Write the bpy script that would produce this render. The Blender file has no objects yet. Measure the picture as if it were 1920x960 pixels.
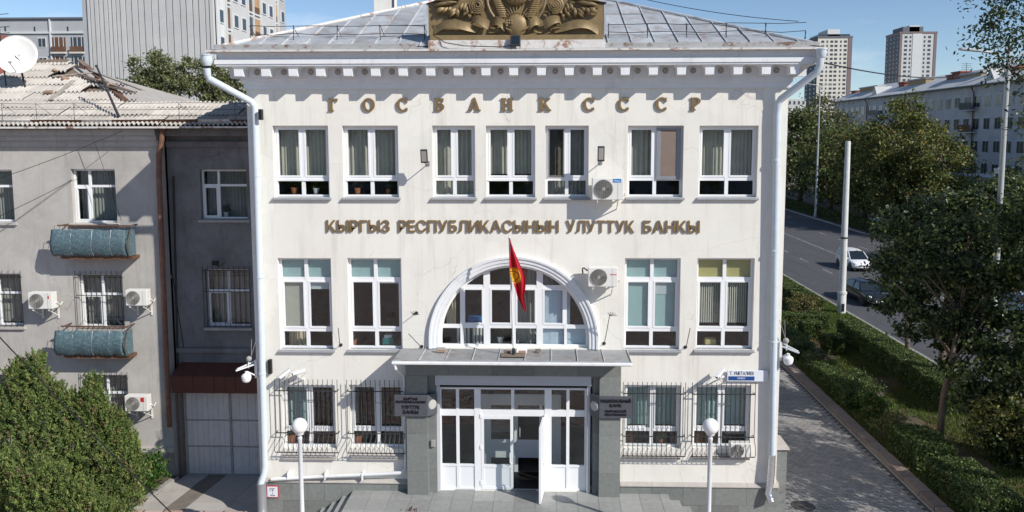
import bpy, math, random
import numpy as np
from mathutils import Matrix, Vector
R_ = math.radians
SC = bpy.context.scene
COL = SC.collection

# ------------------------------------------------------------------ camera
F_PX, DIST, ZCAM = 1493.0, 22.5, 11.1           # focal length in photo pixels, distance to the facade, drone height
YAW, PITCH, ROLL, PPX, PPY = 0.0305041, 0.1017383, -0.00144725, 979.573, 408.724
_f = np.array([-math.sin(YAW)*math.cos(PITCH), math.cos(YAW)*math.cos(PITCH), -math.sin(PITCH)])
_r0 = np.array([math.cos(YAW), math.sin(YAW), 0.0]); _u0 = np.cross(_r0, _f)
_r = _r0*math.cos(ROLL)+_u0*math.sin(ROLL); _u = -_r0*math.sin(ROLL)+_u0*math.cos(ROLL)
_O = np.array([0.0, -DIST, ZCAM])
def at(px, py, Y):                               # point of the photo on the vertical plane y = Y
    d = _f*F_PX+_r*(px-PPX)-_u*(py-PPY)
    return [float(c) for c in _O+d*(Y+DIST)/d[1]]
def AX(px, py, Y): return at(px, py, Y)[0]
def AZ(px, py, Y): return at(px, py, Y)[2]
def gr(px, py, z=0.0):                           # point of the photo on the ground
    d = _f*F_PX+_r*(px-PPX)-_u*(py-PPY)
    return [float(c) for c in _O+d*(z-ZCAM)/d[2]]
cam_d = bpy.data.cameras.new('camera'); cam = bpy.data.objects.new('camera', cam_d); COL.objects.link(cam)
cam_d.sensor_width = 36; cam_d.lens = F_PX/1920*36
cam_d.shift_x = -(PPX-960)/1920; cam_d.shift_y = -(480-PPY)/1920
cam_d.clip_start = 0.2; cam_d.clip_end = 6000
cam.matrix_world = Matrix(((_r[0], _u[0], -_f[0], 0), (_r[1], _u[1], -_f[1], -DIST), (_r[2], _u[2], -_f[2], ZCAM), (0, 0, 0, 1)))
SC.camera = cam

# ------------------------------------------------------------------ sky, sun, exposure
SUN = Vector((1.4, -1.0, 1.22)).normalized()     # towards the sun
el = math.asin(SUN.z); az = math.atan2(SUN.x, SUN.y)
W = bpy.data.worlds.new('World'); SC.world = W; W.use_nodes = True
wn = W.node_tree.nodes; wl = W.node_tree.links
for n in list(wn): wn.remove(n)
sky = wn.new('ShaderNodeTexSky'); sky.sky_type = 'NISHITA'; sky.sun_disc = False
sky.sun_elevation = el; sky.sun_rotation = az; sky.altitude = 1500; sky.air_density = 1.0; sky.dust_density = 0.1; sky.ozone_density = 3.0
bg = wn.new('ShaderNodeBackground'); bg.inputs['Strength'].default_value = 0.105
out = wn.new('ShaderNodeOutputWorld')
# thin streaks of high cloud all round the sky
tc = wn.new('ShaderNodeTexCoord'); mp = wn.new('ShaderNodeMapping'); mp.inputs['Scale'].default_value = (2.2, 2.2, 9.0)
nz = wn.new('ShaderNodeTexNoise'); nz.inputs['Scale'].default_value = 2.6; nz.inputs['Detail'].default_value = 7; nz.inputs['Roughness'].default_value = 0.58
rp = wn.new('ShaderNodeValToRGB'); rp.color_ramp.elements[0].position = 0.52; rp.color_ramp.elements[1].position = 0.80
rp.color_ramp.elements[0].color = (0, 0, 0, 1); rp.color_ramp.elements[1].color = (0.42, 0.42, 0.42, 1)
mx = wn.new('ShaderNodeMix'); mx.data_type = 'RGBA'; mx.inputs[7].default_value = (8.6, 9.0, 9.6, 1)
wl.new(tc.outputs['Generated'], mp.inputs[0]); wl.new(mp.outputs[0], nz.inputs['Vector']); wl.new(nz.outputs[0], rp.inputs[0])
wl.new(rp.outputs[0], mx.inputs[0]); wl.new(sky.outputs[0], mx.inputs[6]); wl.new(mx.outputs[2], bg.inputs[0]); wl.new(bg.outputs[0], out.inputs[0])
sd = bpy.data.lights.new('sun', 'SUN'); sd.energy = 4.4; sd.angle = R_(0.53); sd.color = (1.0, 0.95, 0.875)
so = bpy.data.objects.new('sun', sd); COL.objects.link(so); so.rotation_euler = (-SUN).to_track_quat('-Z', 'Y').to_euler(); so.location = (30, -30, 40)
SC.view_settings.view_transform = 'Standard'; SC.view_settings.look = 'None'; SC.view_settings.gamma = 1.0
SC.view_settings.exposure = 0.19; SC.view_settings.use_curve_mapping = False
SC.cycles.max_bounces = 8; SC.cycles.transparent_max_bounces = 16; SC.cycles.use_denoising = True

# ------------------------------------------------------------------ object helpers
WL = {}                                           # world place of each object's origin
def _link(o, parent, origin):
    COL.objects.link(o)
    o.parent = parent
    pl = WL.get(parent.name, (0, 0, 0)) if parent else (0, 0, 0)
    o.location = [origin[i]-pl[i] for i in range(3)]
    WL[o.name] = tuple(origin)
    return o
def tag(o, label=None, cat=None, group=None, kind=None):
    if label: o['label'] = label
    if cat: o['category'] = cat
    if group: o['group'] = group
    if kind: o['kind'] = kind
    return o
def thing(name, label, cat, loc=(0, 0, 0), group=None):
    return tag(_link(bpy.data.objects.new(name, None), None, loc), label, cat, group)
def sub(name, parent, loc):                       # a part that only gathers its own pieces
    return _link(bpy.data.objects.new(name, None), parent, loc)
def place(mesh, name, loc, parent=None, rot=None, scale=None):
    o = bpy.data.objects.new(name, mesh); _link(o, parent, loc)
    if rot: o.rotation_euler = rot
    if scale: o.scale = scale
    return o
def copy_tree(root, loc, rotz=0, label=None, group=None, rot=None):
    def cp(o, par):
        c = o.copy(); COL.objects.link(c); c.parent = par
        for ch in o.children: cp(ch, c)
        return c
    r = cp(root, None); r.location = loc; r.rotation_euler = rot or (0, 0, rotz)
    WL[r.name] = tuple(loc)
    if label: r['label'] = label
    if group: r['group'] = group
    return r

class MB:
    def __init__(s): s.v = []; s.f = []
    def add(s, vs, fs):
        b = len(s.v); s.v += [tuple(p) for p in vs]; s.f += [tuple(i+b for i in q) for q in fs]; return s
    def poly(s, *pts): return s.add(pts, [tuple(range(len(pts)))])
    def box(s, x0, x1, y0, y1, z0, z1):
        if x0 > x1: x0, x1 = x1, x0
        if y0 > y1: y0, y1 = y1, y0
        if z0 > z1: z0, z1 = z1, z0
        return s.add([(x0,y0,z0),(x1,y0,z0),(x1,y1,z0),(x0,y1,z0),(x0,y0,z1),(x1,y0,z1),(x1,y1,z1),(x0,y1,z1)],
            [(0,3,2,1),(4,5,6,7),(0,1,5,4),(1,2,6,5),(2,3,7,6),(3,0,4,7)])
    def hexa(s, b, t):                            # 4 bottom points, 4 top points
        return s.add(list(b)+list(t), [(3,2,1,0),(4,5,6,7),(0,1,5,4),(1,2,6,5),(2,3,7,6),(3,0,4,7)])
    def bar(s, a, b, w, h, up=(0,0,1)):           # rectangular bar from a to b
        a = Vector(a); b = Vector(b); d = (b-a).normalized(); u = Vector(up)
        if abs(d.dot(u)) > 0.98: u = Vector((0,1,0))
        sd_ = d.cross(u).normalized(); u = sd_.cross(d).normalized(); p = []
        for c in (a, b):
            for (i, j) in ((-1,-1),(1,-1),(1,1),(-1,1)): p.append(c+sd_*(i*w/2)+u*(j*h/2))
        return s.add(p, [(0,1,2,3),(7,6,5,4),(0,4,5,1),(1,5,6,2),(2,6,7,3),(3,7,4,0)])
    def tube(s, pts, r, n=8, cap=True):           # r: number or one per point
        pts = [Vector(p) for p in pts]; N = len(pts); rs = r if isinstance(r, (list, tuple)) else [r]*N
        t0 = (pts[1]-pts[0]).normalized(); ref = Vector((0,0,1)) if abs(t0.z) < 0.9 else Vector((1,0,0)); V = []
        u = t0.cross(ref).normalized()
        for i, p in enumerate(pts):
            t = (pts[min(i+1,N-1)]-pts[max(i-1,0)]).normalized()
            u = (u-t*u.dot(t)).normalized(); w = t.cross(u)
            for k in range(n):
                a = 2*math.pi*k/n; V.append(p+(u*math.cos(a)+w*math.sin(a))*rs[i])
        Fc = [(i*n+k, i*n+(k+1)%n, (i+1)*n+(k+1)%n, (i+1)*n+k) for i in range(N-1) for k in range(n)]
        if cap: Fc += [tuple(range(n-1,-1,-1)), tuple((N-1)*n+k for k in range(n))]
        return s.add(V, Fc)
    def lathe(s, prof, c=(0,0,0), n=20, axis='z'):  # prof: (radius, height)
        V = []
        for (r, h) in prof:
            for k in range(n):
                a = 2*math.pi*k/n; x, y = r*math.cos(a), r*math.sin(a)
                V.append((c[0]+x, c[1]+y, c[2]+h) if axis == 'z' else ((c[0]+x, c[1]+h, c[2]+y) if axis == 'y' else (c[0]+h, c[1]+x, c[2]+y)))
        m = len(prof)
        Fc = [(i*n+k, i*n+(k+1)%n, (i+1)*n+(k+1)%n, (i+1)*n+k) for i in range(m-1) for k in range(n)]
        Fc += [tuple(range(n-1,-1,-1)), tuple((m-1)*n+k for k in range(n))]
        return s.add(V, Fc)
    def prism(s, pts, y0, y1):                    # outline in x,z pushed along y
        n = len(pts)
        return s.add([(p[0], y0, p[1]) for p in pts]+[(p[0], y1, p[1]) for p in pts],
            [tuple(range(n)), tuple(range(2*n-1, n-1, -1))]+[(i, i+n, (i+1)%n+n, (i+1)%n) for i in range(n)])
    def sphere(s, c, r, n=14, m=9):
        rr = r if isinstance(r, (list, tuple)) else (r, r, r)
        V = [(c[0], c[1], c[2]-rr[2])]
        for i in range(1, m):
            t = math.pi*i/m
            for k in range(n):
                a = 2*math.pi*k/n; V.append((c[0]+rr[0]*math.sin(t)*math.cos(a), c[1]+rr[1]*math.sin(t)*math.sin(a), c[2]-rr[2]*math.cos(t)))
        V.append((c[0], c[1], c[2]+rr[2])); e = len(V)-1
        Fc = [(0, 1+(k+1)%n, 1+k) for k in range(n)]+[(e, 1+(m-2)*n+k, 1+(m-2)*n+(k+1)%n) for k in range(n)]
        Fc += [(1+i*n+k, 1+i*n+(k+1)%n, 1+(i+1)*n+(k+1)%n, 1+(i+1)*n+k) for i in range(m-2) for k in range(n)]
        return s.add(V, Fc)
    def mesh(s, name, mat, smooth=False, origin=(0,0,0)):
        me = bpy.data.meshes.new(name); o = origin
        me.from_pydata([(p[0]-o[0], p[1]-o[1], p[2]-o[2]) for p in s.v], [], s.f)
        me.materials.append(M[mat])
        if smooth:
            me.polygons.foreach_set('use_smooth', [True]*len(me.polygons))
        me.update(); return me
    def build(s, name, mat, parent=None, smooth=False, bevel=0, origin=None):
        if origin is None:
            if parent is not None and parent.name in WL: origin = WL[parent.name]
            else:
                a = np.array(s.v); origin = ((a[:,0].min()+a[:,0].max())/2, (a[:,1].min()+a[:,1].max())/2, a[:,2].min())
        o = bpy.data.objects.new(name, s.mesh(name, mat, False, origin)); _link(o, parent, origin)
        if smooth:
            o.data.polygons.foreach_set('use_smooth', [True]*len(o.data.polygons))
            if smooth != 'all':
                try: o.data.set_sharp_from_angle(angle=R_(38))
                except Exception: pass
        if bevel:
            b = o.modifiers.new('bevel', 'BEVEL'); b.width = bevel; b.segments = 2; b.limit_method = 'ANGLE'; b.angle_limit = R_(40)
        return o
def box(name, mat, parent, x0, x1, y0, y1, z0, z1, bevel=0):
    return MB().box(x0, x1, y0, y1, z0, z1).build(name, mat, parent, bevel=bevel)

# ------------------------------------------------------------------ materials
M = {}
def mat(name, col, rough=0.7, var=0.12, scale=6.0, bump=0.0, bscale=60.0, metal=0.0, dirt=None, dscale=1.2, dpos=(0.52, 0.72), stretch=(1, 1, 1), spec=0.4, island=0.0, streak=None):
    m = bpy.data.materials.new(name); m.use_nodes = True; nt = m.node_tree; N = nt.nodes; L = nt.links
    p = N['Principled BSDF']; p.inputs['Roughness'].default_value = rough; p.inputs['Metallic'].default_value = metal
    p.inputs['Specular IOR Level'].default_value = spec
    g = N.new('ShaderNodeNewGeometry'); mpn = N.new('ShaderNodeMapping'); mpn.inputs['Scale'].default_value = stretch
    L.new(g.outputs['Position'], mpn.inputs[0]); pos = mpn.outputs[0]
    n1 = N.new('ShaderNodeTexNoise'); n1.inputs['Scale'].default_value = scale; n1.inputs['Detail'].default_value = 6; n1.inputs['Roughness'].default_value = 0.65
    L.new(pos, n1.inputs['Vector'])
    mr = N.new('ShaderNodeMapRange'); mr.inputs[1].default_value = 0.25; mr.inputs[2].default_value = 0.75; mr.inputs[3].default_value = 1-var; mr.inputs[4].default_value = 1+var
    L.new(n1.outputs[0], mr.inputs[0])
    mul = N.new('ShaderNodeMix'); mul.data_type = 'RGBA'; mul.blend_type = 'MULTIPLY'; mul.inputs[0].default_value = 1; mul.inputs[6].default_value = (*col, 1)
    L.new(mr.outputs[0], mul.inputs[7]); c = mul.outputs[2]
    if island:
        m2 = N.new('ShaderNodeMapRange'); m2.inputs[3].default_value = 1-island; m2.inputs[4].default_value = 1+island
        oi = N.new('ShaderNodeObjectInfo'); ad = N.new('ShaderNodeMath'); ad.operation = 'ADD'; fr = N.new('ShaderNodeMath'); fr.operation = 'FRACT'
        L.new(g.outputs['Random Per Island'], ad.inputs[0]); L.new(oi.outputs['Random'], ad.inputs[1]); L.new(ad.outputs[0], fr.inputs[0]); L.new(fr.outputs[0], m2.inputs[0])
        mu2 = N.new('ShaderNodeMix'); mu2.data_type = 'RGBA'; mu2.blend_type = 'MULTIPLY'; mu2.inputs[0].default_value = 1
        L.new(c, mu2.inputs[6]); L.new(m2.outputs[0], mu2.inputs[7]); c = mu2.outputs[2]
    for (dc, dsc, dp, dst) in ([(dirt, dscale, dpos, (1, 1, 1))] if dirt else [])+([streak] if streak else []):
        mq = N.new('ShaderNodeMapping'); mq.inputs['Scale'].default_value = dst; mq.inputs['Location'].default_value = (3.1, 1.7, 5.3); L.new(g.outputs['Position'], mq.inputs[0])
        n2 = N.new('ShaderNodeTexNoise'); n2.inputs['Scale'].default_value = dsc; n2.inputs['Detail'].default_value = 9; n2.inputs['Roughness'].default_value = 0.7
        L.new(mq.outputs[0], n2.inputs['Vector'])
        r2 = N.new('ShaderNodeMapRange'); r2.inputs[1].default_value = dp[0]; r2.inputs[2].default_value = dp[1]; r2.inputs[4].default_value = 0.9 if len(dc) == 3 else dc[3]
        L.new(n2.outputs[0], r2.inputs[0]); m3 = N.new('ShaderNodeMix'); m3.data_type = 'RGBA'; m3.inputs[7].default_value = (*dc[:3], 1)
        L.new(r2.outputs[0], m3.inputs[0]); L.new(c, m3.inputs[6]); c = m3.outputs[2]
    L.new(c, p.inputs['Base Color'])
    if bump:
        nb = N.new('ShaderNodeTexNoise'); nb.inputs['Scale'].default_value = bscale; nb.inputs['Detail'].default_value = 5; L.new(pos, nb.inputs['Vector'])
        bp = N.new('ShaderNodeBump'); bp.inputs['Strength'].default_value = bump; bp.inputs['Distance'].default_value = 0.02
        L.new(nb.outputs[0], bp.inputs['Height']); L.new(bp.outputs[0], p.inputs['Normal'])
    M[name] = m; return m
def leafmat(name, col, var=0.5, hue=0.04, trans=0.35, rough=0.5):
    m = bpy.data.materials.new(name); m.use_nodes = True; N = m.node_tree.nodes; L = m.node_tree.links; p = N['Principled BSDF']
    p.inputs['Roughness'].default_value = rough; p.inputs['Specular IOR Level'].default_value = 0.35
    g = N.new('ShaderNodeNewGeometry'); h = N.new('ShaderNodeHueSaturation'); h.inputs['Color'].default_value = (*col, 1)
    a = N.new('ShaderNodeMapRange'); a.inputs[3].default_value = 1-var; a.inputs[4].default_value = 1+var
    b = N.new('ShaderNodeMapRange'); b.inputs[3].default_value = 0.5-hue; b.inputs[4].default_value = 0.5+hue*0.6
    fr = N.new('ShaderNodeMath'); fr.operation = 'MULTIPLY'; fr.inputs[1].default_value = 17.3; f2 = N.new('ShaderNodeMath'); f2.operation = 'FRACT'
    L.new(g.outputs['Random Per Island'], a.inputs[0]); L.new(g.outputs['Random Per Island'], fr.inputs[0]); L.new(fr.outputs[0], f2.inputs[0]); L.new(f2.outputs[0], b.inputs[0])
    L.new(a.outputs[0], h.inputs['Value']); L.new(b.outputs[0], h.inputs['Hue']); L.new(h.outputs[0], p.inputs['Base Color'])
    t = N.new('ShaderNodeBsdfTranslucent'); L.new(h.outputs[0], t.inputs[0]); mxs = N.new('ShaderNodeMixShader'); mxs.inputs[0].default_value = trans
    L.new(p.outputs[0], mxs.inputs[1]); L.new(t.outputs[0], mxs.inputs[2]); L.new(mxs.outputs[0], N['Material Output'].inputs[0])
    M[name] = m
def glassmat(name, tint=(0.90, 0.925, 0.92), refl=1.25):
    m = bpy.data.materials.new(name); m.use_nodes = True; N = m.node_tree.nodes; L = m.node_tree.links; N.remove(N['Principled BSDF'])
    t = N.new('ShaderNodeBsdfTransparent'); t.inputs[0].default_value = (*tint, 1)
    gl = N.new('ShaderNodeBsdfGlossy'); gl.inputs['Roughness'].default_value = 0.015; gl.inputs[0].default_value = (0.95, 0.97, 1, 1)
    # reflectance of a thin pane, the same from both of its faces
    gq = N.new('ShaderNodeNewGeometry'); dt = N.new('ShaderNodeVectorMath'); dt.operation = 'DOT_PRODUCT'; L.new(gq.outputs['Incoming'], dt.inputs[0]); L.new(gq.outputs['Normal'], dt.inputs[1])
    def mm_(op, a, b=None):
        q = N.new('ShaderNodeMath'); q.operation = op; L.new(a, q.inputs[0])
        if b is not None: q.inputs[1].default_value = b
        return q
    fr = mm_('ADD', mm_('MULTIPLY', mm_('POWER', mm_('SUBTRACT', mm_('ABSOLUTE', dt.outputs['Value']).outputs[0], 1.0).outputs[0], 4.0).outputs[0], 0.95).outputs[0], 0.042)
    mu = N.new('ShaderNodeMath'); mu.operation = 'MULTIPLY'; mu.inputs[1].default_value = refl; mu.use_clamp = True
    nb = N.new('ShaderNodeTexNoise'); nb.inputs['Scale'].default_value = 1.6; g = N.new('ShaderNodeNewGeometry'); L.new(g.outputs['Position'], nb.inputs['Vector'])
    bp = N.new('ShaderNodeBump'); bp.inputs['Strength'].default_value = 0.06; bp.inputs['Distance'].default_value = 0.05; L.new(nb.outputs[0], bp.inputs['Height']); L.new(bp.outputs[0], gl.inputs['Normal'])
    mxs = N.new('ShaderNodeMixShader'); L.new(fr.outputs[0], mu.inputs[0]); L.new(mu.outputs[0], mxs.inputs[0]); L.new(t.outputs[0], mxs.inputs[1]); L.new(gl.outputs[0], mxs.inputs[2])
    L.new(mxs.outputs[0], N['Material Output'].inputs[0]); M[name] = m

mat('plaster', (0.805, 0.785, 0.72), 0.85, 0.03, 2.0, 0.15, 40, dirt=(0.70, 0.62, 0.55, 0.35), dscale=0.9, dpos=(0.48, 0.72), streak=((0.48, 0.43, 0.38, 0.40), 1.0, (0.52, 0.72), (5, 5, 0.28)))
def cracks(name, col, scale=0.45, width=0.006, fac=0.5):
    # hairline cracks and old patch repairs in the render coat
    nt = M[name].node_tree; N = nt.nodes; L = nt.links; bc = N['Principled BSDF'].inputs['Base Color']; src = bc.links[0].from_socket
    g = N.new('ShaderNodeNewGeometry'); nzz = N.new('ShaderNodeTexNoise'); nzz.inputs['Scale'].default_value = 2.2; nzz.inputs['Detail'].default_value = 4; L.new(g.outputs['Position'], nzz.inputs['Vector'])
    ad = N.new('ShaderNodeVectorMath'); ad.operation = 'MULTIPLY_ADD'; ad.inputs[1].default_value = (.55, .55, .55); L.new(nzz.outputs['Color'], ad.inputs[0]); L.new(g.outputs['Position'], ad.inputs[2])
    vo = N.new('ShaderNodeTexVoronoi'); vo.feature = 'DISTANCE_TO_EDGE'; vo.inputs['Scale'].default_value = scale; L.new(ad.outputs[0], vo.inputs['Vector'])
    mr = N.new('ShaderNodeMapRange'); mr.inputs[1].default_value = 0; mr.inputs[2].default_value = width; mr.inputs[3].default_value = fac; mr.inputs[4].default_value = 0; L.new(vo.outputs['Distance'], mr.inputs[0])
    n3 = N.new('ShaderNodeTexNoise'); n3.inputs['Scale'].default_value = .5; L.new(g.outputs['Position'], n3.inputs['Vector']); m4 = N.new('ShaderNodeMapRange'); m4.inputs[1].default_value = .45; m4.inputs[2].default_value = .6; L.new(n3.outputs[0], m4.inputs[0])
    mu = N.new('ShaderNodeMath'); mu.operation = 'MULTIPLY'; L.new(mr.outputs[0], mu.inputs[0]); L.new(m4.outputs[0], mu.inputs[1])
    v2 = N.new('ShaderNodeTexVoronoi'); v2.inputs['Scale'].default_value = .5; L.new(ad.outputs[0], v2.inputs['Vector']); s2 = N.new('ShaderNodeSeparateColor'); L.new(v2.outputs['Color'], s2.inputs[0])
    m5 = N.new('ShaderNodeMapRange'); m5.inputs[1].default_value = 0; m5.inputs[2].default_value = 1; m5.inputs[3].default_value = .955; m5.inputs[4].default_value = 1.02; L.new(s2.outputs[0], m5.inputs[0])
    mp_ = N.new('ShaderNodeMix'); mp_.data_type = 'RGBA'; mp_.blend_type = 'MULTIPLY'; mp_.inputs[0].default_value = 1; L.new(src, mp_.inputs[6]); L.new(m5.outputs[0], mp_.inputs[7])
    mx_ = N.new('ShaderNodeMix'); mx_.data_type = 'RGBA'; mx_.inputs[7].default_value = (*col, 1); L.new(mu.outputs[0], mx_.inputs[0]); L.new(mp_.outputs[2], mx_.inputs[6]); L.new(mx_.outputs[2], bc)
cracks('plaster', (0.42, 0.38, 0.34), .4, .006, .45)
mat('cornice_paint', (0.76, 0.775, 0.79), 0.75, 0.05, 3, 0.12, 30, dirt=(0.42, 0.44, 0.47, 0.5), dscale=1.6, dpos=(0.55, 0.78), streak=((0.36, 0.37, 0.40, 0.4), 1.3, (0.56, 0.78), (3, 3, 0.5)))
mat('white_pvc', (0.82, 0.83, 0.84), 0.35, 0.02, 3)
mat('white_paint', (0.78, 0.79, 0.80), 0.45, 0.06, 4, dirt=(0.45, 0.42, 0.38, 0.35), dscale=2.5)
mat('granite', (0.20, 0.212, 0.20), 0.55, 0.16, 9, 0.08, 120, dirt=(0.12, 0.128, 0.12, 0.5), dscale=1.1, island=0.14)
mat('porch_stone', (0.30, 0.305, 0.295), 0.6, 0.14, 7, 0.08, 90, dirt=(0.17, 0.17, 0.165, 0.5), dscale=0.9, island=0.13)
mat('stone_cap', (0.42, 0.39, 0.36), 0.8, 0.12, 5, 0.1)
mat('roof_metal', (0.38, 0.405, 0.43), 0.55, 0.2, 3, 0.05, 20, metal=0.0, dirt=(0.27, 0.17, 0.12, 0.75), dscale=2.1, dpos=(0.51, 0.70), island=0.2, streak=((0.22, 0.22, 0.23, 0.5), 1.4, (0.5, 0.7), (1, .6, 1)))
mat('canopy_metal', (0.30, 0.305, 0.31), 0.6, 0.2, 4, 0.05, 20, dirt=(0.20, 0.12, 0.07, 0.75), dscale=1.4, dpos=(0.56, 0.66), island=0.15, streak=((0.20, 0.2, 0.2, 0.5), 1.4, (0.5, 0.7), (1, 2, 1)))
mat('roof_seam', (0.55, 0.56, 0.57), 0.5, 0.1, 4, dirt=(0.12, 0.09, 0.08, 0.8), dscale=1.5, dpos=(0.5, 0.7))
mat('rusty_white', (0.66, 0.64, 0.61), 0.7, 0.1, 4, 0.1, 40, dirt=(0.28, 0.13, 0.07), dscale=3.4, dpos=(0.53, 0.63))
mat('rust', (0.13, 0.065, 0.04), 0.85, 0.35, 8, 0.15, 50, dirt=(0.32, 0.22, 0.16, 0.7), dscale=4)
mat('gold', (0.245, 0.175, 0.085), 0.5, 0.18, 9, 0.06, 60, metal=0.15, dirt=(0.10, 0.08, 0.05, 0.6), dscale=4.0, dpos=(0.5, 0.75))
mat('letter_gold', (0.215, 0.145, 0.068), 0.5, 0.12, 6, metal=0.1)
mat('dark_metal', (0.035, 0.035, 0.038), 0.5, 0.2, 8)
mat('black', (0.012, 0.012, 0.013), 0.5, 0.1)
mat('grey_metal', (0.30, 0.31, 0.33), 0.4, 0.1, 5, metal=0.3)
mat('shutter_grey', (0.55, 0.56, 0.58), 0.4, 0.03, 3)
mat('sill_metal', (0.27, 0.28, 0.30), 0.5, 0.1, 5, dirt=(0.25, 0.22, 0.2, 0.5), dscale=3)
mat('pipe_paint', (0.60, 0.665, 0.72), 0.4, 0.06, 4, dirt=(0.45, 0.47, 0.5, 0.4), dscale=3)
mat('foil', (0.75, 0.77, 0.8), 0.25, 0.1, 10, 0.9, 18, metal=0.9)
mat('curtain', (0.56, 0.535, 0.47), 0.9, 0.06, 5)
mat('curtain_warm', (0.66, 0.57, 0.42), 0.9, 0.06, 5)
mat('curtain_grey', (0.36, 0.355, 0.33), 0.9, 0.06, 5)
mat('blind_teal', (0.44, 0.60, 0.61), 0.8, 0.04, 3)
mat('blind_white', (0.66, 0.70, 0.73), 0.8, 0.04, 3)
mat('blind_yellow', (0.62, 0.53, 0.24), 0.8, 0.05, 3)
mat('blind_brown', (0.22, 0.165, 0.14), 0.85, 0.08, 5)
mat('paper_blue', (0.62, 0.72, 0.84), 0.8, 0.1, 1.2)
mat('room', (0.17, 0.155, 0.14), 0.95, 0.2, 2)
mat('wood_brown', (0.16, 0.07, 0.035), 0.6, 0.2, 6)
mat('terracotta', (0.42, 0.15, 0.07), 0.8, 0.1)
mat('teal_box', (0.05, 0.22, 0.22), 0.6, 0.1)
mat('ac_white', (0.74, 0.735, 0.70), 0.45, 0.04, 4, dirt=(0.5, 0.46, 0.4, 0.3), dscale=4)
mat('ac_dark', (0.07, 0.07, 0.072), 0.6, 0.1)
mat('ac_grille', (0.34, 0.33, 0.31), 0.5, 0.05)
mat('print_blue', (0.02, 0.20, 0.55), 0.5, 0.03)
mat('sign_blue', (0.015, 0.07, 0.26), 0.45, 0.03)
mat('print_red', (0.55, 0.03, 0.03), 0.5, 0.05)
mat('sign_white', (0.74, 0.77, 0.82), 0.4, 0.02)
mat('sign_ink', (0.03, 0.04, 0.09), 0.5, 0.05)
mat('plaque', (0.085, 0.09, 0.105), 0.35, 0.12, 10)
mat('plaque_letter', (0.018, 0.018, 0.022), 0.3, 0.1, metal=0.5)
mat('medallion', (0.45, 0.44, 0.41), 0.45, 0.25, 40)
mat('brick', (0.36, 0.24, 0.17), 0.9, 0.2, 10)
mat('flag_pole', (0.7, 0.7, 0.7), 0.4, 0.05)
glassmat('glass'); glassmat('glass_dark', (0.72, 0.69, 0.66), 1.3)
# left house
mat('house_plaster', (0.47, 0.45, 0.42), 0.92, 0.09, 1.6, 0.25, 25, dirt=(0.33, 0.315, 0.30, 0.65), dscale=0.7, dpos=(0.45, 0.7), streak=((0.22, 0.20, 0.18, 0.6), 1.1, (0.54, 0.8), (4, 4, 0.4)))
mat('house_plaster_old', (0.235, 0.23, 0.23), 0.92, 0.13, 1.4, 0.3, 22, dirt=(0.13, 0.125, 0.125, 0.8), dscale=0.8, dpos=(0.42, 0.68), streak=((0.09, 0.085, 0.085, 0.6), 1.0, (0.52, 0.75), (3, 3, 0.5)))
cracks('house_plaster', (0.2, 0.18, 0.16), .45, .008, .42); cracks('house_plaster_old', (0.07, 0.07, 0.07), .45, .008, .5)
mat('slate', (0.46, 0.43, 0.39), 0.9, 0.13, 4, 0.2, 60, dirt=(0.30, 0.275, 0.25, 0.6), dscale=2.2, dpos=(0.5, 0.72), island=0.13)
mat('old_wood', (0.20, 0.155, 0.12), 0.9, 0.3, 9, 0.2, 40)
mat('grey_wood', (0.36, 0.32, 0.28), 0.9, 0.25, 9, 0.2, 40)
mat('dish_white', (0.78, 0.77, 0.74), 0.5, 0.03, 4, dirt=(0.42, 0.30, 0.2, 0.4), dscale=5, dpos=(0.6, 0.75))
mat('tarp', (0.072, 0.128, 0.15), 0.65, 0.25, 14, 0.35, 70, dirt=(0.25, 0.32, 0.345, 0.65), dscale=14, dpos=(0.47, 0.7), stretch=(1, 1, 5))
mat('brown_pipe', (0.20, 0.10, 0.065), 0.75, 0.3, 6, dirt=(0.30, 0.20, 0.15, 0.6), dscale=3)
mat('red_sheet', (0.125, 0.045, 0.032), 0.55, 0.12, 4)
mat('gate_paint', (0.74, 0.71, 0.69), 0.75, 0.07, 4, dirt=(0.52, 0.48, 0.45, 0.5), dscale=1.8, island=0.04)
mat('gate_frame', (0.42, 0.39, 0.37), 0.75, 0.1, 4, dirt=(0.25, 0.16, 0.11, 0.6), dscale=4)
mat('concrete', (0.44, 0.415, 0.385), 0.9, 0.1, 2, 0.2, 50, dirt=(0.30, 0.28, 0.26, 0.6), dscale=0.9, island=0.08)
mat('concrete_dark', (0.20, 0.175, 0.15), 0.92, 0.2, 3, 0.2, 50)
# city
mat('panel_pale', (0.54, 0.535, 0.525), 0.9, 0.05, 0.5, dirt=(0.43, 0.43, 0.43, 0.5), dscale=0.25, island=0.05, streak=((0.33, 0.32, 0.31, 0.4), 0.4, (0.55, 0.75), (3, 3, 0.15)))
mat('panel_white', (0.62, 0.63, 0.63), 0.9, 0.04, 0.5)
mat('panel_grey', (0.42, 0.425, 0.44), 0.9, 0.06, 0.5)
mat('panel_side', (0.53, 0.525, 0.52), 0.9, 0.05, 0.6)
mat('loggia_brown', (0.14, 0.075, 0.045), 0.85, 0.25, 0.6)
mat('loggia_tan', (0.42, 0.27, 0.15), 0.85, 0.2, 0.6)
mat('tower_cream', (0.66, 0.62, 0.55), 0.9, 0.04, 0.1)
mat('tower_grey', (0.55, 0.55, 0.54), 0.9, 0.04, 0.1)
mat('tower_dark', (0.14, 0.145, 0.17), 0.85, 0.05, 0.1)
mat('tower_brown', (0.21, 0.16, 0.16), 0.85, 0.05, 0.1)
mat('win_dark', (0.045, 0.055, 0.07), 0.15, 0.2, 0.4, spec=0.6)
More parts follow.
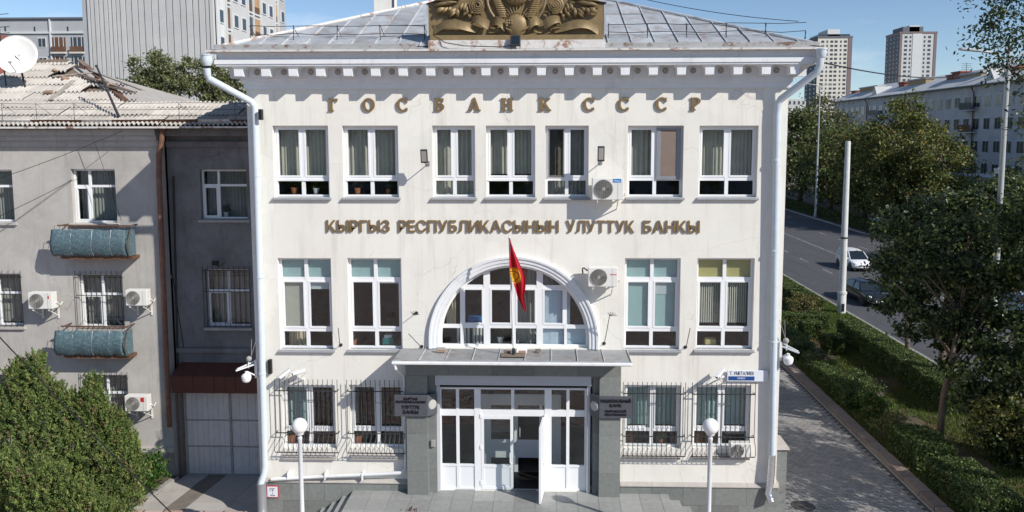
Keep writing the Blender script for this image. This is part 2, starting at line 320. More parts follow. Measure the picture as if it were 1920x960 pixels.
mat('block_wall', (0.55, 0.53, 0.53), 0.92, 0.09, 0.5, dirt=(0.33, 0.32, 0.34, 0.6), dscale=0.35, streak=((0.25, 0.24, 0.25, 0.4), 0.4, (0.55, 0.75), (3, 3, 0.3)))
mat('block_roof', (0.50, 0.505, 0.51), 0.8, 0.12, 0.8, dirt=(0.34, 0.33, 0.32, 0.5), dscale=0.6, island=0.08)
mat('chimney_brick', (0.28, 0.10, 0.07), 0.9, 0.2, 2)
mat('shaft_tan', (0.38, 0.27, 0.15), 0.9, 0.15, 1.5)
# ground
mat('asphalt', (0.075, 0.075, 0.082), 0.9, 0.16, 1.6, 0.1, 60, dirt=(0.115, 0.113, 0.115, 0.6), dscale=0.3, streak=((0.045, 0.045, 0.05, 0.6), 0.9, (0.52, 0.66), (2.5, 0.12, 1)))
mat('road_paint', (0.30, 0.30, 0.30), 0.85, 0.3, 3, dirt=(0.10, 0.10, 0.10, 0.8), dscale=2, dpos=(0.45, 0.62))
mat('earth', (0.095, 0.075, 0.05), 0.95, 0.3, 2, 0.3, 20)
mat('town_ground', (0.12, 0.12, 0.105), 0.95, 0.2, 0.15)
mat('paver', (0.26, 0.25, 0.245), 0.88, 0.1, 10, 0.1, 80, island=0.15, dirt=(0.17, 0.155, 0.15, 0.5), dscale=0.6)
mat('plaza_paver', (0.27, 0.17, 0.14), 0.88, 0.15, 5, island=0.3)
mat('cast_iron', (0.075, 0.07, 0.068), 0.7, 0.3, 14)
mat('joint', (0.09, 0.08, 0.07), 0.95, 0.2, 8)
mat('kerb', (0.30, 0.29, 0.275), 0.9, 0.15, 4, 0.2, 40, island=0.1)
mat('kerb_brick', (0.215, 0.17, 0.15), 0.9, 0.2, 6, 0.2, 40, island=0.12)
mat('bark', (0.14, 0.105, 0.08), 0.95, 0.3, 8, 0.5, 18, stretch=(1, 1, 0.25))
mat('pole_paint', (0.58, 0.58, 0.565), 0.7, 0.08, 3, dirt=(0.36, 0.35, 0.33, 0.6), dscale=1.6)
mat('lamp_grey', (0.40, 0.42, 0.43), 0.5, 0.06, 2)
mat('lamp_post_white', (0.66, 0.67, 0.69), 0.45, 0.05, 4, dirt=(0.4, 0.38, 0.35, 0.4), dscale=3)
mat('globe', (0.85, 0.85, 0.84), 0.3, 0.02, 3)
mat('column_white', (0.70, 0.72, 0.74), 0.6, 0.05)
mat('car_white', (0.80, 0.81, 0.82), 0.25, 0.01); mat('car_black', (0.012, 0.016, 0.022), 0.15, 0.01, spec=0.7); mat('car_blue', (0.30, 0.42, 0.55), 0.25, 0.01); mat('car_silver', (0.55, 0.57, 0.58), 0.25, 0.01, metal=0.5)
mat('car_glass', (0.015, 0.022, 0.028), 0.06, 0.02, spec=0.8)
mat('tyre', (0.018, 0.018, 0.018), 0.85, 0.1); mat('rim', (0.42, 0.43, 0.44), 0.35, 0.05, metal=0.7)
mat('lamp_glass', (0.78, 0.8, 0.82), 0.15, 0.02); mat('amber', (0.5, 0.1, 0.02), 0.3, 0.02)
leafmat('leaf_mid', (0.135, 0.17, 0.05)); leafmat('leaf_dark', (0.044, 0.068, 0.028), 0.45, 0.03, 0.22, 0.38); leafmat('leaf_yellow', (0.23, 0.20, 0.05), 0.45)
leafmat('leaf_thuja', (0.175, 0.25, 0.07), 0.45, 0.045, 0.38, 0.7); leafmat('leaf_thuja_light', (0.25, 0.315, 0.10), 0.35, 0.04, 0.4, 0.7); leafmat('leaf_thuja_deep', (0.105, 0.16, 0.05), 0.4, 0.03, 0.3, 0.7); leafmat('leaf_thuja_brown', (0.19, 0.15, 0.08), 0.4, 0.03, 0.2, 0.8); leafmat('leaf_bush', (0.055, 0.125, 0.022), 0.4)
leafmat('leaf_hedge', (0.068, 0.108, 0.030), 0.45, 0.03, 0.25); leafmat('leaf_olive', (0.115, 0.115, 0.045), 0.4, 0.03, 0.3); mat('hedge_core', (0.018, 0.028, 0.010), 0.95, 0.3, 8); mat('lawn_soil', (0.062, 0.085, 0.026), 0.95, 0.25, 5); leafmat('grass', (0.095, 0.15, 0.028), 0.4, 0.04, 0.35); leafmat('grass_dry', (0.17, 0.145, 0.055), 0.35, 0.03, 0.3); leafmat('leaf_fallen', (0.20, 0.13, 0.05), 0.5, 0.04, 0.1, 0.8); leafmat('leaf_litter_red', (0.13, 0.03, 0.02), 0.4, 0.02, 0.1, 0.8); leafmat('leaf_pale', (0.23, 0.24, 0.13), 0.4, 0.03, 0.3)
# flag: red cloth with a yellow sun of forty rays
fm = bpy.data.materials.new('flag_cloth'); fm.use_nodes = True; N = fm.node_tree.nodes; L = fm.node_tree.links
uvn = N.new('ShaderNodeUVMap'); sep = N.new('ShaderNodeSeparateXYZ'); L.new(uvn.outputs[0], sep.inputs[0])
def mth(op, a, b=None):
    q = N.new('ShaderNodeMath'); q.operation = op
    for i, x in enumerate((a, b)):
        if x is None: continue
        if isinstance(x, (int, float)): q.inputs[i].default_value = x
        else: L.new(x, q.inputs[i])
    return q.outputs[0]
_dx = mth('MULTIPLY', mth('SUBTRACT', sep.outputs[0], 0.5), 1.67); _dy = mth('SUBTRACT', sep.outputs[1], 0.5)
_rr = mth('SQRT', mth('ADD', mth('MULTIPLY', _dx, _dx), mth('MULTIPLY', _dy, _dy)))
_an = mth('ARCTAN2', _dy, _dx); _saw = mth('ABSOLUTE', mth('SINE', mth('MULTIPLY', _an, 20.0)))
_edge = mth('ADD', 0.215, mth('MULTIPLY', _saw, 0.10)); _disc = mth('LESS_THAN', _rr, _edge)
_ring = mth('MULTIPLY', mth('GREATER_THAN', _rr, 0.165), mth('LESS_THAN', _rr, 0.20)); _inn = mth('LESS_THAN', mth('ABSOLUTE', mth('SUBTRACT', mth('ABSOLUTE', _dx), mth('ABSOLUTE', _dy))), 0.012)
_inn = mth('MULTIPLY', _inn, mth('LESS_THAN', _rr, 0.15))
_fac = mth('MULTIPLY', _disc, mth('SUBTRACT', 1.0, mth('MAXIMUM', _ring, _inn)))
fmx = N.new('ShaderNodeMix'); fmx.data_type = 'RGBA'; fmx.inputs[6].default_value = (0.50, 0.012, 0.028, 1); fmx.inputs[7].default_value = (0.72, 0.46, 0.02, 1)
L.new(_fac, fmx.inputs[0]); L.new(fmx.outputs[2], N['Principled BSDF'].inputs['Base Color']); N['Principled BSDF'].inputs['Roughness'].default_value = 0.75
_tr = N.new('ShaderNodeBsdfTranslucent'); L.new(fmx.outputs[2], _tr.inputs[0]); _ms = N.new('ShaderNodeMixShader'); _ms.inputs[0].default_value = 0.3
L.new(N['Principled BSDF'].outputs[0], _ms.inputs[1]); L.new(_tr.outputs[0], _ms.inputs[2]); L.new(_ms.outputs[0], N['Material Output'].inputs[0]); M['flag_cloth'] = fm
# ================================================================== ground, road, pavements
random.seed(7)
def sheet(name, matn, x0, x1, y0, y1, z, parent=None):
    o = MB().poly((x0,y0,z),(x1,y0,z),(x1,y1,z),(x0,y1,z)).build(name, matn, parent, origin=((x0+x1)/2,(y0+y1)/2,z))
    if parent is None: o['kind'] = 'structure'
    return o
YM, YR = 3.1, 3.6                                  # front of the old house, front of its recessed wing
HX0, HX1, HY0, HY1 = -60.0, -8.42, -1.0, 16.0      # sunken yard of the old house
g = MB(); B = 3000.0
for (x0, x1, y0, y1) in ((-B,B,-B,HY0),(-B,HX0,HY0,HY1),(HX1,B,HY0,HY1),(-B,B,HY1,B)): g.poly((x0,y0,-0.02),(x1,y0,-0.02),(x1,y1,-0.02),(x0,y1,-0.02))
g.build('ground', 'town_ground')['kind'] = 'structure'
# plaza in front of the bank
pm = bpy.data.materials.new('plaza_brick'); pm.use_nodes = True; N = pm.node_tree.nodes; L = pm.node_tree.links
bt = N.new('ShaderNodeTexBrick'); bt.inputs['Scale'].default_value = 1.0; bt.inputs['Brick Width'].default_value = 0.6; bt.inputs['Row Height'].default_value = 0.3; bt.inputs['Mortar Size'].default_value = 0.03
bt.inputs['Color1'].default_value = (0.42, 0.26, 0.21, 1); bt.inputs['Color2'].default_value = (0.52, 0.46, 0.42, 1); bt.inputs['Mortar'].default_value = (0.12, 0.1, 0.09, 1)
gg = N.new('ShaderNodeNewGeometry'); L.new(gg.outputs['Position'], bt.inputs['Vector']); L.new(bt.outputs[0], N['Principled BSDF'].inputs['Base Color']); N['Principled BSDF'].inputs['Roughness'].default_value = 0.9
M['plaza_brick'] = pm
sheet('plaza', 'plaza_brick', -60, 11.4, -60, -0.02, 0.0)
# yard and driveway of the old house
yd = MB(); yd.poly((HX0,HY0,-0.02),(-12.45,HY0,-0.02),(-12.45,YM,-0.3),(HX0,YM,-0.3)); yd.poly((HX0,YM,-0.3),(HX1,YM,-0.47),(HX1,HY1,-0.47),(HX0,HY1,-0.3))
yd.build('yard', 'earth')['kind'] = 'structure'
dv = sub('driveway', None, (-10.4, 1.3, -0.2)); dv['kind'] = 'structure'
def rampz(y): return 0.0-0.46*(y+1.0)/4.6
xs = [-12.4, -11.62, -10.98, -9.75, -8.46]
for i in range(4):
    for (ya, yb) in ((-1.0, 0.9), (0.912, 3.6)):
        if i == 1: m_ = 'concrete_dark'; dz = -0.012
        else: m_ = 'concrete'; dz = 0.0
        a, b = xs[i]+0.006, xs[i+1]-0.006
        MB().hexa([(a,ya,rampz(ya)-.12+dz),(b,ya,rampz(ya)-.12+dz),(b,yb,rampz(yb)-.12+dz),(a,yb,rampz(yb)-.12+dz)],
                  [(a,ya,rampz(ya)+dz),(b,ya,rampz(ya)+dz),(b,yb,rampz(yb)+dz),(a,yb,rampz(yb)+dz)]).build('slab', m_, dv)
for k in range(4):
    ya = -1.0+k*1.02; MB().hexa([(-12.62,ya,rampz(ya)-.1),(-12.41,ya,rampz(ya)-.1),(-12.41,ya+1.0,rampz(ya+1)-.1),(-12.62,ya+1.0,rampz(ya+1)-.1)],
        [(-12.62,ya,rampz(ya)+.1),(-12.41,ya,rampz(ya)+.1),(-12.41,ya+1.0,rampz(ya+1)+.1),(-12.62,ya+1.0,rampz(ya+1)+.1)]).build('kerb_stone', 'kerb', dv, bevel=0.012)

# side pavement: interlocking pavers with a dark raised border
SWX0, SWX1 = 6.72, 11.46
pv = sub('side_pavement', None, (9.1, 10, 0)); pv['kind'] = 'structure'
MB().poly((SWX0,-3,-0.006),(SWX1,-3,-0.006),(SWX1,40,-0.006),(SWX0,40,-0.006)).build('joint_bed', 'joint', pv)
def paver_mesh(seed):
    # wavy interlocking outline
    w, d, k = 0.116, 0.078, 0.020
    o = [(-w,-d),(-w/2,-d+k),(0,-d),(w/2,-d-k*0),(w,-d+k*.0),(w-k*.6,0),(w,d),(w/2,d+k*.0),(0,d),(-w/2,d+k),(-w,d),(-w-k*.6+.004,0)]
    b = MB(); n = len(o)
    b.add([(x,y,-0.03) for x,y in o]+[(x,y,0.0) for x,y in o]+[(x*.93,y*.90,0.004) for x,y in o],
        [(i,(i+1)%n,(i+1)%n+n,i+n) for i in range(n)]+[(i+n,(i+1)%n+n,(i+1)%n+2*n,i+2*n) for i in range(n)]+[tuple(range(2*n,3*n))])
    return b.mesh('paver', 'paver')
pmesh = [paver_mesh(i) for i in range(2)]
cells = []
row = 0; y = -1.2
while y < 21:
    x = SWX0+0.14+(0.12 if row % 2 else 0)
    while x < SWX1-0.1:
        cells.append((x, y)); x += 0.244
    y += 0.168; row += 1
vis = sorted([c for c in cells if c[1] > 0.35 and c[0] > 7.2], key=lambda c: c[1])
near = set(vis[:300])
rest = MB()
for (x, y) in cells:
    z = random.uniform(-0.004, 0.004)
    if (x, y) in near: place(pmesh[0], 'paver', (x, y, z), pv, (random.uniform(-.02,.02), random.uniform(-.02,.02), random.uniform(-.02,.02)))
    else:
        a, b = 0.112, 0.074
        rest.add([(x-a,y-b,z),(x+a,y-b,z+random.uniform(-.002,.002)),(x+a,y+b,z),(x-a,y+b,z+random.uniform(-.002,.002)),(x-a-.01,y-b-.008,z-.02),(x+a+.01,y-b-.008,z-.02),(x+a+.01,y+b+.008,z-.02),(x-a-.01,y+b+.008,z-.02)],
            [(0,1,2,3),(4,5,1,0),(5,6,2,1),(6,7,3,2),(7,4,0,3)])
rest.build('pavers', 'paver', pv)['kind'] = 'stuff'
kb = sub('garden_edging', None, (11.7, 10, 0)); kb['kind'] = 'structure'
ke = MB().box(-.2,.2,-.49,.49,-.1,.17).mesh('edging_stone', 'kerb_brick')
y = -1.5
while y < 40:
    o = place(ke, 'edging_stone', (11.72+random.uniform(-.01,.01), y+.5, random.uniform(-.012,.012)), kb, (0, 0, random.uniform(-.008,.008))); y += 1.0
MB().box(11.462,11.505,-2,40,-.1,.03).build('edging_strip', 'kerb', kb)
# manhole
mh = tag(MB().lathe([(0.34,0.0),(0.34,0.018),(0.30,0.022),(0.29,0.014),(0.26,0.014),(0.25,0.022),(0.0,0.022)], (7.75,0.75,0.004), 28).build('manhole_cover', 'cast_iron'), 'round iron manhole cover in the side pavement by the stone pier', 'manhole')

# road
RX0, RX1 = 19.0, 36.2
sheet('road', 'asphalt', RX0, RX1, -60, 700, 0.0)
rm = sub('road_markings', None, (27, 60, 0)); rm['kind'] = 'structure'
def stripe(x, y0, y1, w=0.13): MB().poly((x-w/2,y0,0.005),(x+w/2,y0,0.005),(x+w/2,y1,0.005),(x-w/2,y1,0.005)).build('stripe', 'road_paint', rm)
stripe(27.35, 0, 250, 0.15)
for y0 in range(-6, 240, 6): stripe(23.2, y0, y0+2.4); stripe(31.6, y0+2, y0+4.4)

kn = sub('road_kerb', None, (18.9, 30, 0)); kn['kind'] = 'structure'
km = MB().box(-.09,.09,-.985,.985,-.1,.14).mesh('kerb_stone', 'kerb')
for y in np.arange(-8, 78, 2.0): place(km, 'kerb_stone', (18.9+random.uniform(-.012,.012), float(y)+1, random.uniform(-.01,.01)), kn)
kf = sub('far_road_kerb', None, (36.3, 60, 0)); kf['kind'] = 'structure'
for y in np.arange(30, 130, 2.0): place(km, 'kerb_stone', (36.3, float(y)+1, 0), kf)
sheet('verge', 'earth', 11.93, 18.81, -10, 160, 0.055)
sheet('lawn_bed', 'lawn_soil', 16.95, 18.80, -6, 60, 0.061)
sheet('far_verge', 'earth', 36.4, 56, 0, 260, 0.06)

# entrance steps and landing
PZ = 0.72
pr = sub('entrance_landing', None, (-1, -2, 0)); pr['kind'] = 'structure'
PX0, PX1, PY0 = -5.70, 3.56, -5.2
MB().box(PX0+.03,PX1-.03,PY0,-0.06,-.05,PZ-.03).build('landing_core', 'porch_stone', pr)
xx = PX0
cols = []
while xx < PX1-0.05:
    w = min(0.60, PX1-xx); cols.append((xx, xx+w)); xx += w
for j in range(8):
    y1 = -0.06-0.62*j+ (0.0); y0 = y1-0.614
    if j == 0: y1 = 0.10
    for (a, b) in cols:
        dz = random.uniform(-.003,.003)
        MB().box(a+.004,b-.004,y0,y1-.002,PZ-.03,PZ+dz).build('slab', 'porch_stone', pr)
for s, x in ((-1, PX0), (1, PX1)):
    for k in range(3):
        z = PZ-0.18*(k+1); a = x+s*0.31*k; b = x+s*0.31*(k+1)
        for (ya, yb) in ((-0.66,-0.07),(-1.9,-0.67),(-3.2,-1.91),(PY0,-3.21)):
            MB().box(min(a,b)+.004,max(a,b),ya+.004,yb,-.05,z-.04).build('riser', 'granite', pr)
            MB().box(min(a,b)-.0,max(a,b)+.02,ya+.004,yb,z-.04+.001,z).build('tread', 'porch_stone', pr)
for k in range(3):
    z = PZ-0.18*(k+1); MB().box(PX0,PX1,PY0-.31*(k+1),PY0-.31*k,-.05,z).build('tread', 'porch_stone', pr)
# ================================================================== the bank
random.seed(11)
bank = thing('bank_building', 'white three storey bank with gold lettering, arched window and grey roof', 'building', (-0.9, 5, 0))
XL, XR = -8.485, 6.69
ZW = 12.46                                          # top of the plain wall
def rectpx(x0, x1, y0, y1, Y=0.0):
    xm, ym = (x0+x1)/2, (y0+y1)/2
    return [AX(x0, ym, Y), AX(x1, ym, Y), AZ(xm, y1, Y), AZ(xm, y0, Y)]
top_px = [(512.5,616.5),(643,747),(811,891),(911.5,1003.5),(1022.5,1103.5),(1177,1281),(1310.5,1420.5)]
mid_px = [(523,622.5),(653,753.5),(1171,1275),(1306,1413)]
low_px = [(529,629),(656,758),(1170,1276.5),(1300,1407)]
W3 = [rectpx(a, b, 235.5, 370) for a, b in top_px]
W2 = [rectpx(a, b, 484, 655.5) for a, b in mid_px]
W1 = [rectpx(a, b, 722, 841) for a, b in low_px]
ACX, ACZ, AR, ARO, AB = -0.95, 5.26, 2.165, 2.46, 5.015  # arch centre, inner radius, outer radius, base
DX0, DX1 = AX(819, 820, .05), AX(1111, 820, .05)
DOOR = [DX0, DX1, PZ, 4.15]
ARH = [ACX-AR, ACX+AR, AB, ACZ+AR]
TH = 0.42
def holed(mb, x0, x1, z0, z1, holes, y):
    xs = sorted({x0, x1, *[h[0] for h in holes], *[h[1] for h in holes]}); zs = sorted({z0, z1, *[h[2] for h in holes], *[h[3] for h in holes]})
    for i in range(len(xs)-1):
        run = None
        for j in range(len(zs)-1):
            cx, cz = (xs[i]+xs[i+1])/2, (zs[j]+zs[j+1])/2
            solid = not any(h[0] < cx < h[1] and h[2] < cz < h[3] for h in holes)
            if solid and run is None: run = zs[j]
            if (not solid) and run is not None: mb.poly((xs[i],y,run),(xs[i+1],y,run),(xs[i+1],y,zs[j]),(xs[i],y,zs[j])); run = None
        if run is not None: mb.poly((xs[i],y,run),(xs[i+1],y,run),(xs[i+1],y,zs[-1]),(xs[i],y,zs[-1]))
def reveal(mb, h, y0, y1, sides='lrtb'):
    x0, x1, z0, z1 = h
    if 'l' in sides: mb.poly((x0,y0,z0),(x0,y0,z1),(x0,y1,z1),(x0,y1,z0))
    if 'r' in sides: mb.poly((x1,y0,z0),(x1,y1,z0),(x1,y1,z1),(x1,y0,z1))
    if 't' in sides: mb.poly((x0,y0,z1),(x1,y0,z1),(x1,y1,z1),(x0,y1,z1))
    if 'b' in sides: mb.poly((x0,y0,z0),(x0,y1,z0),(x1,y1,z0),(x1,y0,z0))
wall = MB(); holes = W3+W2+W1+[DOOR, ARH]
for y in (0.0, TH): holed(wall, XL, XR, 0.0, ZW+.9, holes, y)
for h in W3+W2+W1+[DOOR]: reveal(wall, h, 0, TH)
NA = 40
arc = [(ACX+AR*math.cos(math.pi*k/NA), ACZ+AR*math.sin(math.pi*k/NA)) for k in range(NA+1)]
zt = ACZ+AR
for y in (0.0, TH):
    for k in range(NA):
        (xa, za), (xb, zb) = arc[k], arc[k+1]
        wall.poly((xa,y,za),(xa,y,zt),(xb,y,zt),(xb,y,zb))
for k in range(NA): wall.poly((arc[k][0],0,arc[k][1]),(arc[k+1][0],0,arc[k+1][1]),(arc[k+1][0],TH,arc[k+1][1]),(arc[k][0],TH,arc[k][1]))
reveal(wall, [ARH[0],ARH[1],AB,ACZ], 0, TH, 'lrb')
wall.build('front_wall', 'plaster', bank)
YB = 17.0
MB().poly((XL,0.0,0),(XL,YB,0),(XL,YB,ZW+.9),(XL,0.0,ZW+.9)).build('side_wall', 'plaster', bank)
MB().poly((XR,0.0,0),(XR,YB,0),(XR,YB,ZW+.9),(XR,0.0,ZW+.9)).build('side_wall', 'plaster', bank)
MB().poly((XL,YB,0),(XR,YB,0),(XR,YB,ZW+.9),(XL,YB,ZW+.9)).build('rear_wall', 'plaster', bank)
# rooms behind the windows
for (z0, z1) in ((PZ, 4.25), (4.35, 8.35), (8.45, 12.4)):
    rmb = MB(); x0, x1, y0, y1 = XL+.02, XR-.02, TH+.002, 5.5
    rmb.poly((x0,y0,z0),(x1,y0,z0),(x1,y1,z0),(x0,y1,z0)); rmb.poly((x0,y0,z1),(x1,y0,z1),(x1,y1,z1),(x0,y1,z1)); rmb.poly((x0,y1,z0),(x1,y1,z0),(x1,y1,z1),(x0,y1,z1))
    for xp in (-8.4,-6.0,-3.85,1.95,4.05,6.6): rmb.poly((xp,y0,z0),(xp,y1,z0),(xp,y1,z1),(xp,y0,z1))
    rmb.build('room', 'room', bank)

def curtain(name, matn, parent, x0, x1, z0, z1, y, amp=0.03, per=0.13, seed=0):
    rng = random.Random(seed); n = max(6, int((x1-x0)/0.022)); b = MB(); V = []; ph = rng.random()*6
    for i in range(n+1):
        x = x0+(x1-x0)*i/n; yy = y+amp*math.sin(x/per*6.283+ph+0.8*math.sin(x*5+ph))
        V += [(x, yy, z0), (x, yy+amp*.3*math.sin(i), (z0+z1)/2), (x, yy*1.0, z1)]
    F = []
    for i in range(n): F += [(3*i,3*i+3,3*i+4,3*i+1),(3*i+1,3*i+4,3*i+5,3*i+2)]
    b.add(V, F); return b.build(name, matn, parent, smooth='all')
YF = 0.17                                           # front of window frames inside the reveal
def window(h, rows, ncol=2, sash=(), sash_w=0.05, glass='glass', fr=0.065, mull=0.10, parent=None, YF=YF, framemat='white_pvc', colsplit=None):
    """rows: list of (fraction from bottom) splits; returns frame object and cells [(x0,x1,z0,z1)] row by row from the bottom"""
    x0, x1, z0, z1 = h; W_, H_ = x1-x0, z1-z0
    d = 0.075; b = MB()
    b.box(x0+.003,x0+fr,YF,YF+d,z0+.003,z1-.003); b.box(x1-fr,x1-.003,YF,YF+d,z0+.003,z1-.003)
    b.box(x0+fr,x1-fr,YF+.002,YF+d-.002,z0+.003,z0+fr); b.box(x0+fr,x1-fr,YF+.002,YF+d-.002,z1-fr,z1-.003)
    cx = [x0+fr]
    for k in range(1, ncol):
        xm = x0+W_*((colsplit or [i/ncol for i in range(1, ncol)])[k-1]); b.box(xm-mull/2,xm+mull/2,YF-.004,YF+d-.004,z0+fr,z1-fr); cx += [xm-mull/2, xm+mull/2]
    cx.append(x1-fr)
    zc = [z0+fr]
    for r in rows:
        zm = z0+H_*r; zc += [zm-mull/2, zm+mull/2]
        for c in range(ncol): b.box(cx[2*c],cx[2*c+1],YF+.003,YF+d-.006,zm-mull/2,zm+mull/2)
    zc.append(z1-fr)
    cells = [[(cx[2*c],cx[2*c+1],zc[2*r],zc[2*r+1]) for c in range(ncol)] for r in range(len(rows)+1)]
    for (r, c) in sash:
        a0, a1, c0, c1 = cells[r][c]; s = sash_w; y = YF-.012
        b.box(a0,a0+s,y,y+.05,c0,c1); b.box(a1-s,a1,y,y+.05,c0,c1); b.box(a0+s,a1-s,y+.002,y+.048,c0,c0+s); b.box(a0+s,a1-s,y+.002,y+.048,c1-s,c1)
        cells[r][c] = (a0+s,a1-s,c0+s,c1-s)
    wo = b.build('window', framemat, parent or bank, origin=(x0, YF, z0))
    for r in cells:
        for (a0, a1, c0, c1) in r: MB().box(a0-.006,a1+.006,YF+.030,YF+.036,c0-.006,c1+.006).build('pane', glass, wo)
    return wo, cells
def sill(wo, h, out=0.09, drop=0.05, ext=0.05, matn='sill_metal', y1=YF):
    x0, x1, z0, z1 = h
    MB().hexa([(x0-ext,-out,z0-drop-.02),(x1+ext,-out,z0-drop-.02),(x1+ext,-.004,z0-drop-.02),(x0-ext,-.004,z0-drop-.02)],
              [(x0-ext,-out,z0-drop),(x1+ext,-out,z0-drop),(x1+ext,-.004,z0-.005),(x0-ext,-.004,z0-.005)]).build('sill', matn, wo)
    MB().hexa([(x0+.004,-.004,z0-.02),(x1-.004,-.004,z0-.02),(x1-.004,y1,z0-.01),(x0+.004,y1,z0-.01)],[(x0+.004,-.004,z0-.005),(x1-.004,-.004,z0-.005),(x1-.004,y1,z0+.012),(x0+.004,y1,z0+.012)]).build('sill', matn, wo)

# top floor: two tall casements above two small panes
YC = 0.50
top_cur = [('curtain','curtain'),('curtain','curtain'),('curtain','curtain'),('curtain','curtain'),('curtain','curtain'),('curtain','curtain'),('curtain','curtain')]
for i, h in enumerate(W3):
    wo, cl = window(h, [0.255], 2, [(1,0),(1,1)])
    sill(wo, h)
    x0, x1, z0, z1 = h; zb = z0+0.27*(z1-z0)
    low = i in (2, 4)
    hem = z0-.05 if low else (zb+.10 if i == 3 else zb-.10)
    curtain('curtain', 'curtain_grey' if i in (4,) else 'curtain', wo, x0+.02, x1-.02, hem, z1-.02, YC, .03 if i % 2 else .022, .11+.02*(i % 3), seed=i)
    if i in (0, 1, 3): MB().box(cl[0][0][0]-.01,cl[0][1][1]+.01,YF-.03,YF+.0,cl[0][0][3]-.01,cl[0][0][3]+.05).build('vent_flap','white_pvc',wo)
    if i == 5:                                       # fly screen over the right casement
        a0, a1, c0, c1 = cl[1][1]; s = .09
        fs = MB(); y = YF-.045
        fs.box(a0-.06,a0+s-.03,y,y+.02,c0-.12,c1+.06); fs.box(a1-s+.03,a1+.06,y,y+.02,c0-.12,c1+.06); fs.box(a0+.06,a1-.06,y+.001,y+.019,c0-.12,c0-.02); fs.box(a0+.06,a1-.06,y+.001,y+.019,c1-.0,c1+.06)
        fs.build('fly_screen_frame', 'grey_metal', wo); MB().box(a0+.05,a1-.05,YF-.033,YF-.030,c0-.02,c1).build('fly_screen_mesh', 'blind_brown', wo)
    if i == 4:
        a0, a1, c0, c1 = cl[1][0]; y = YF-.045
        fs = MB(); fs.box(a0-.04,a0,y,y+.015,c0-.06,c1+.03); fs.box(a1,a1+.03,y,y+.015,c0-.06,c1+.03); fs.build('fly_screen_frame', 'grey_metal', wo)
        MB().box(a0+.001,a1-.001,YF-.036,YF-.033,c0-.05,c1+.02).build('fly_screen_mesh', 'glass_dark', wo)
# middle floor: fanlights with blinds over tall casements over small panes
mid = [('blind_teal','mix'),('blind_teal','dark'),('blind_teal','teal'),('blind_yellow','vert')]
for i, h in enumerate(W2):
    wo, cl = window(h, [0.205, 0.765], 2, [(1,0),(1,1)], glass='glass')
    sill(wo, h)
    for c in range(2):
        a0, a1, c0, c1 = cl[2][c]; MB().box(a0-.03,a1+.03,YF+.09,YF+.094,c0-.06,c1+.03).build('blind', mid[i][0], wo)
    a0, a1, c0, c1 = cl[1][0]; b0, b1, _, _ = cl[1][1]; k = mid[i][1]
    if k == 'mix':
        MB().box(a0-.03,a1+.03,YF+.10,YF+.104,c0-.03,c1+.05).build('blind', 'curtain', wo); MB().box(b0-.03,b1+.03,YF+.10,YF+.104,c1-.22,c1+.05).build('blind', 'blind_white', wo)
        curtain('curtain', 'curtain_warm', wo, cl[0][0][0], cl[0][0][0]+.5, h[2]-.02, cl[0][0][3]+.05, .6, seed=3)
    if k == 'dark': MB().box(b0-.03,b1+.03,YF+.10,YF+.104,c1-.06,c1+.05).build('blind', 'blind_white', wo)
    if k == 'teal':
        MB().box(a0-.03,a1+.03,YF+.10,YF+.104,c0-.03,c1+.05).build('blind', 'blind_teal', wo); MB().box(b0-.03,b1+.03,YF+.10,YF+.104,c0-.03,c1+.05).build('blind', 'blind_teal', wo)
        MB().box(b0-.03,b0+.34,YF+.085,YF+.088,c1-.36,c1+.05).build('blind', 'blind_white', wo)
    if k == 'vert':
        sl = MB().box(-.03,.03,-.002,.002,0,c1-c0+.05).mesh('blind_slat', 'curtain'); x = a0-.02
        while x < b1: place(sl, 'blind_slat', (x, YF+.13, c0+.08), wo, (0, 0, 0.5)); x += .062
# ground floor
for i, h in enumerate(W1):
    wo, cl = window(h, [0.27], 2, [(1,0),(1,1)] if i != 2 else [(1,1)])
    x0, x1, z0, z1 = h
    if i >= 2: curtain('curtain', 'blind_teal', wo, x0+.02, x1-.02, z0+.28*(z1-z0), z1-.02, .55, seed=20+i); MB().box(x0+.1,x1-.1,.9,1.4,z0-.3,z0+.25*(z1-z0)).build('desk', 'wood_brown', wo)
    elif i == 0: curtain('curtain', 'blind_teal', wo, x0+.02, x0+.62, z0+.25*(z1-z0), z1-.02, .55, seed=20+i)
    else: curtain('curtain', 'curtain', wo, x0+.02, x0+.14, z0+.3*(z1-z0), z1-.02, .55, seed=20+i)
    sb = MB(); sb.hexa([(x0+.006,-.10,z0-.30),(x1-.006,-.10,z0-.30),(x1-.006,YF,z0-.16),(x0+.006,YF,z0-.16)],[(x0+.006,-.10,z0-.22),(x1-.006,-.10,z0-.22),(x1-.006,YF-.002,z0-.003),(x0+.006,YF-.002,z0-.003)])
    sb.build('sill', 'stone_cap', wo)
# one casement of the third ground floor window stands ajar
a0, a1, c0, c1 = cl[1][0] if False else (W1[2][0]+.065, (W1[2][0]+W1[2][1])/2-.05, W1[2][2]+.27*(W1[2][3]-W1[2][2])+.05, W1[2][3]-.065)
oc = MB(); wdt = a1-a0
def rotp(x, y, z, px=a0, py=YF, ang=R_(9)): dx, dy = x-px, y-py; return (px+dx*math.cos(ang)+dy*math.sin(ang), py+dx*math.sin(ang)+dy*math.cos(ang), z)
for (p0,p1,q0,q1) in ((a0,a0+.05,c0,c1),(a1-.05,a1,c0,c1),(a0+.05,a1-.05,c0,c0+.05),(a0+.05,a1-.05,c1-.05,c1)):
    oc.hexa([rotp(p0,YF-.05,q0),rotp(p1,YF-.05,q0),rotp(p1,YF,q0),rotp(p0,YF,q0)],[rotp(p0,YF-.05,q1),rotp(p1,YF-.05,q1),rotp(p1,YF,q1),rotp(p0,YF,q1)])
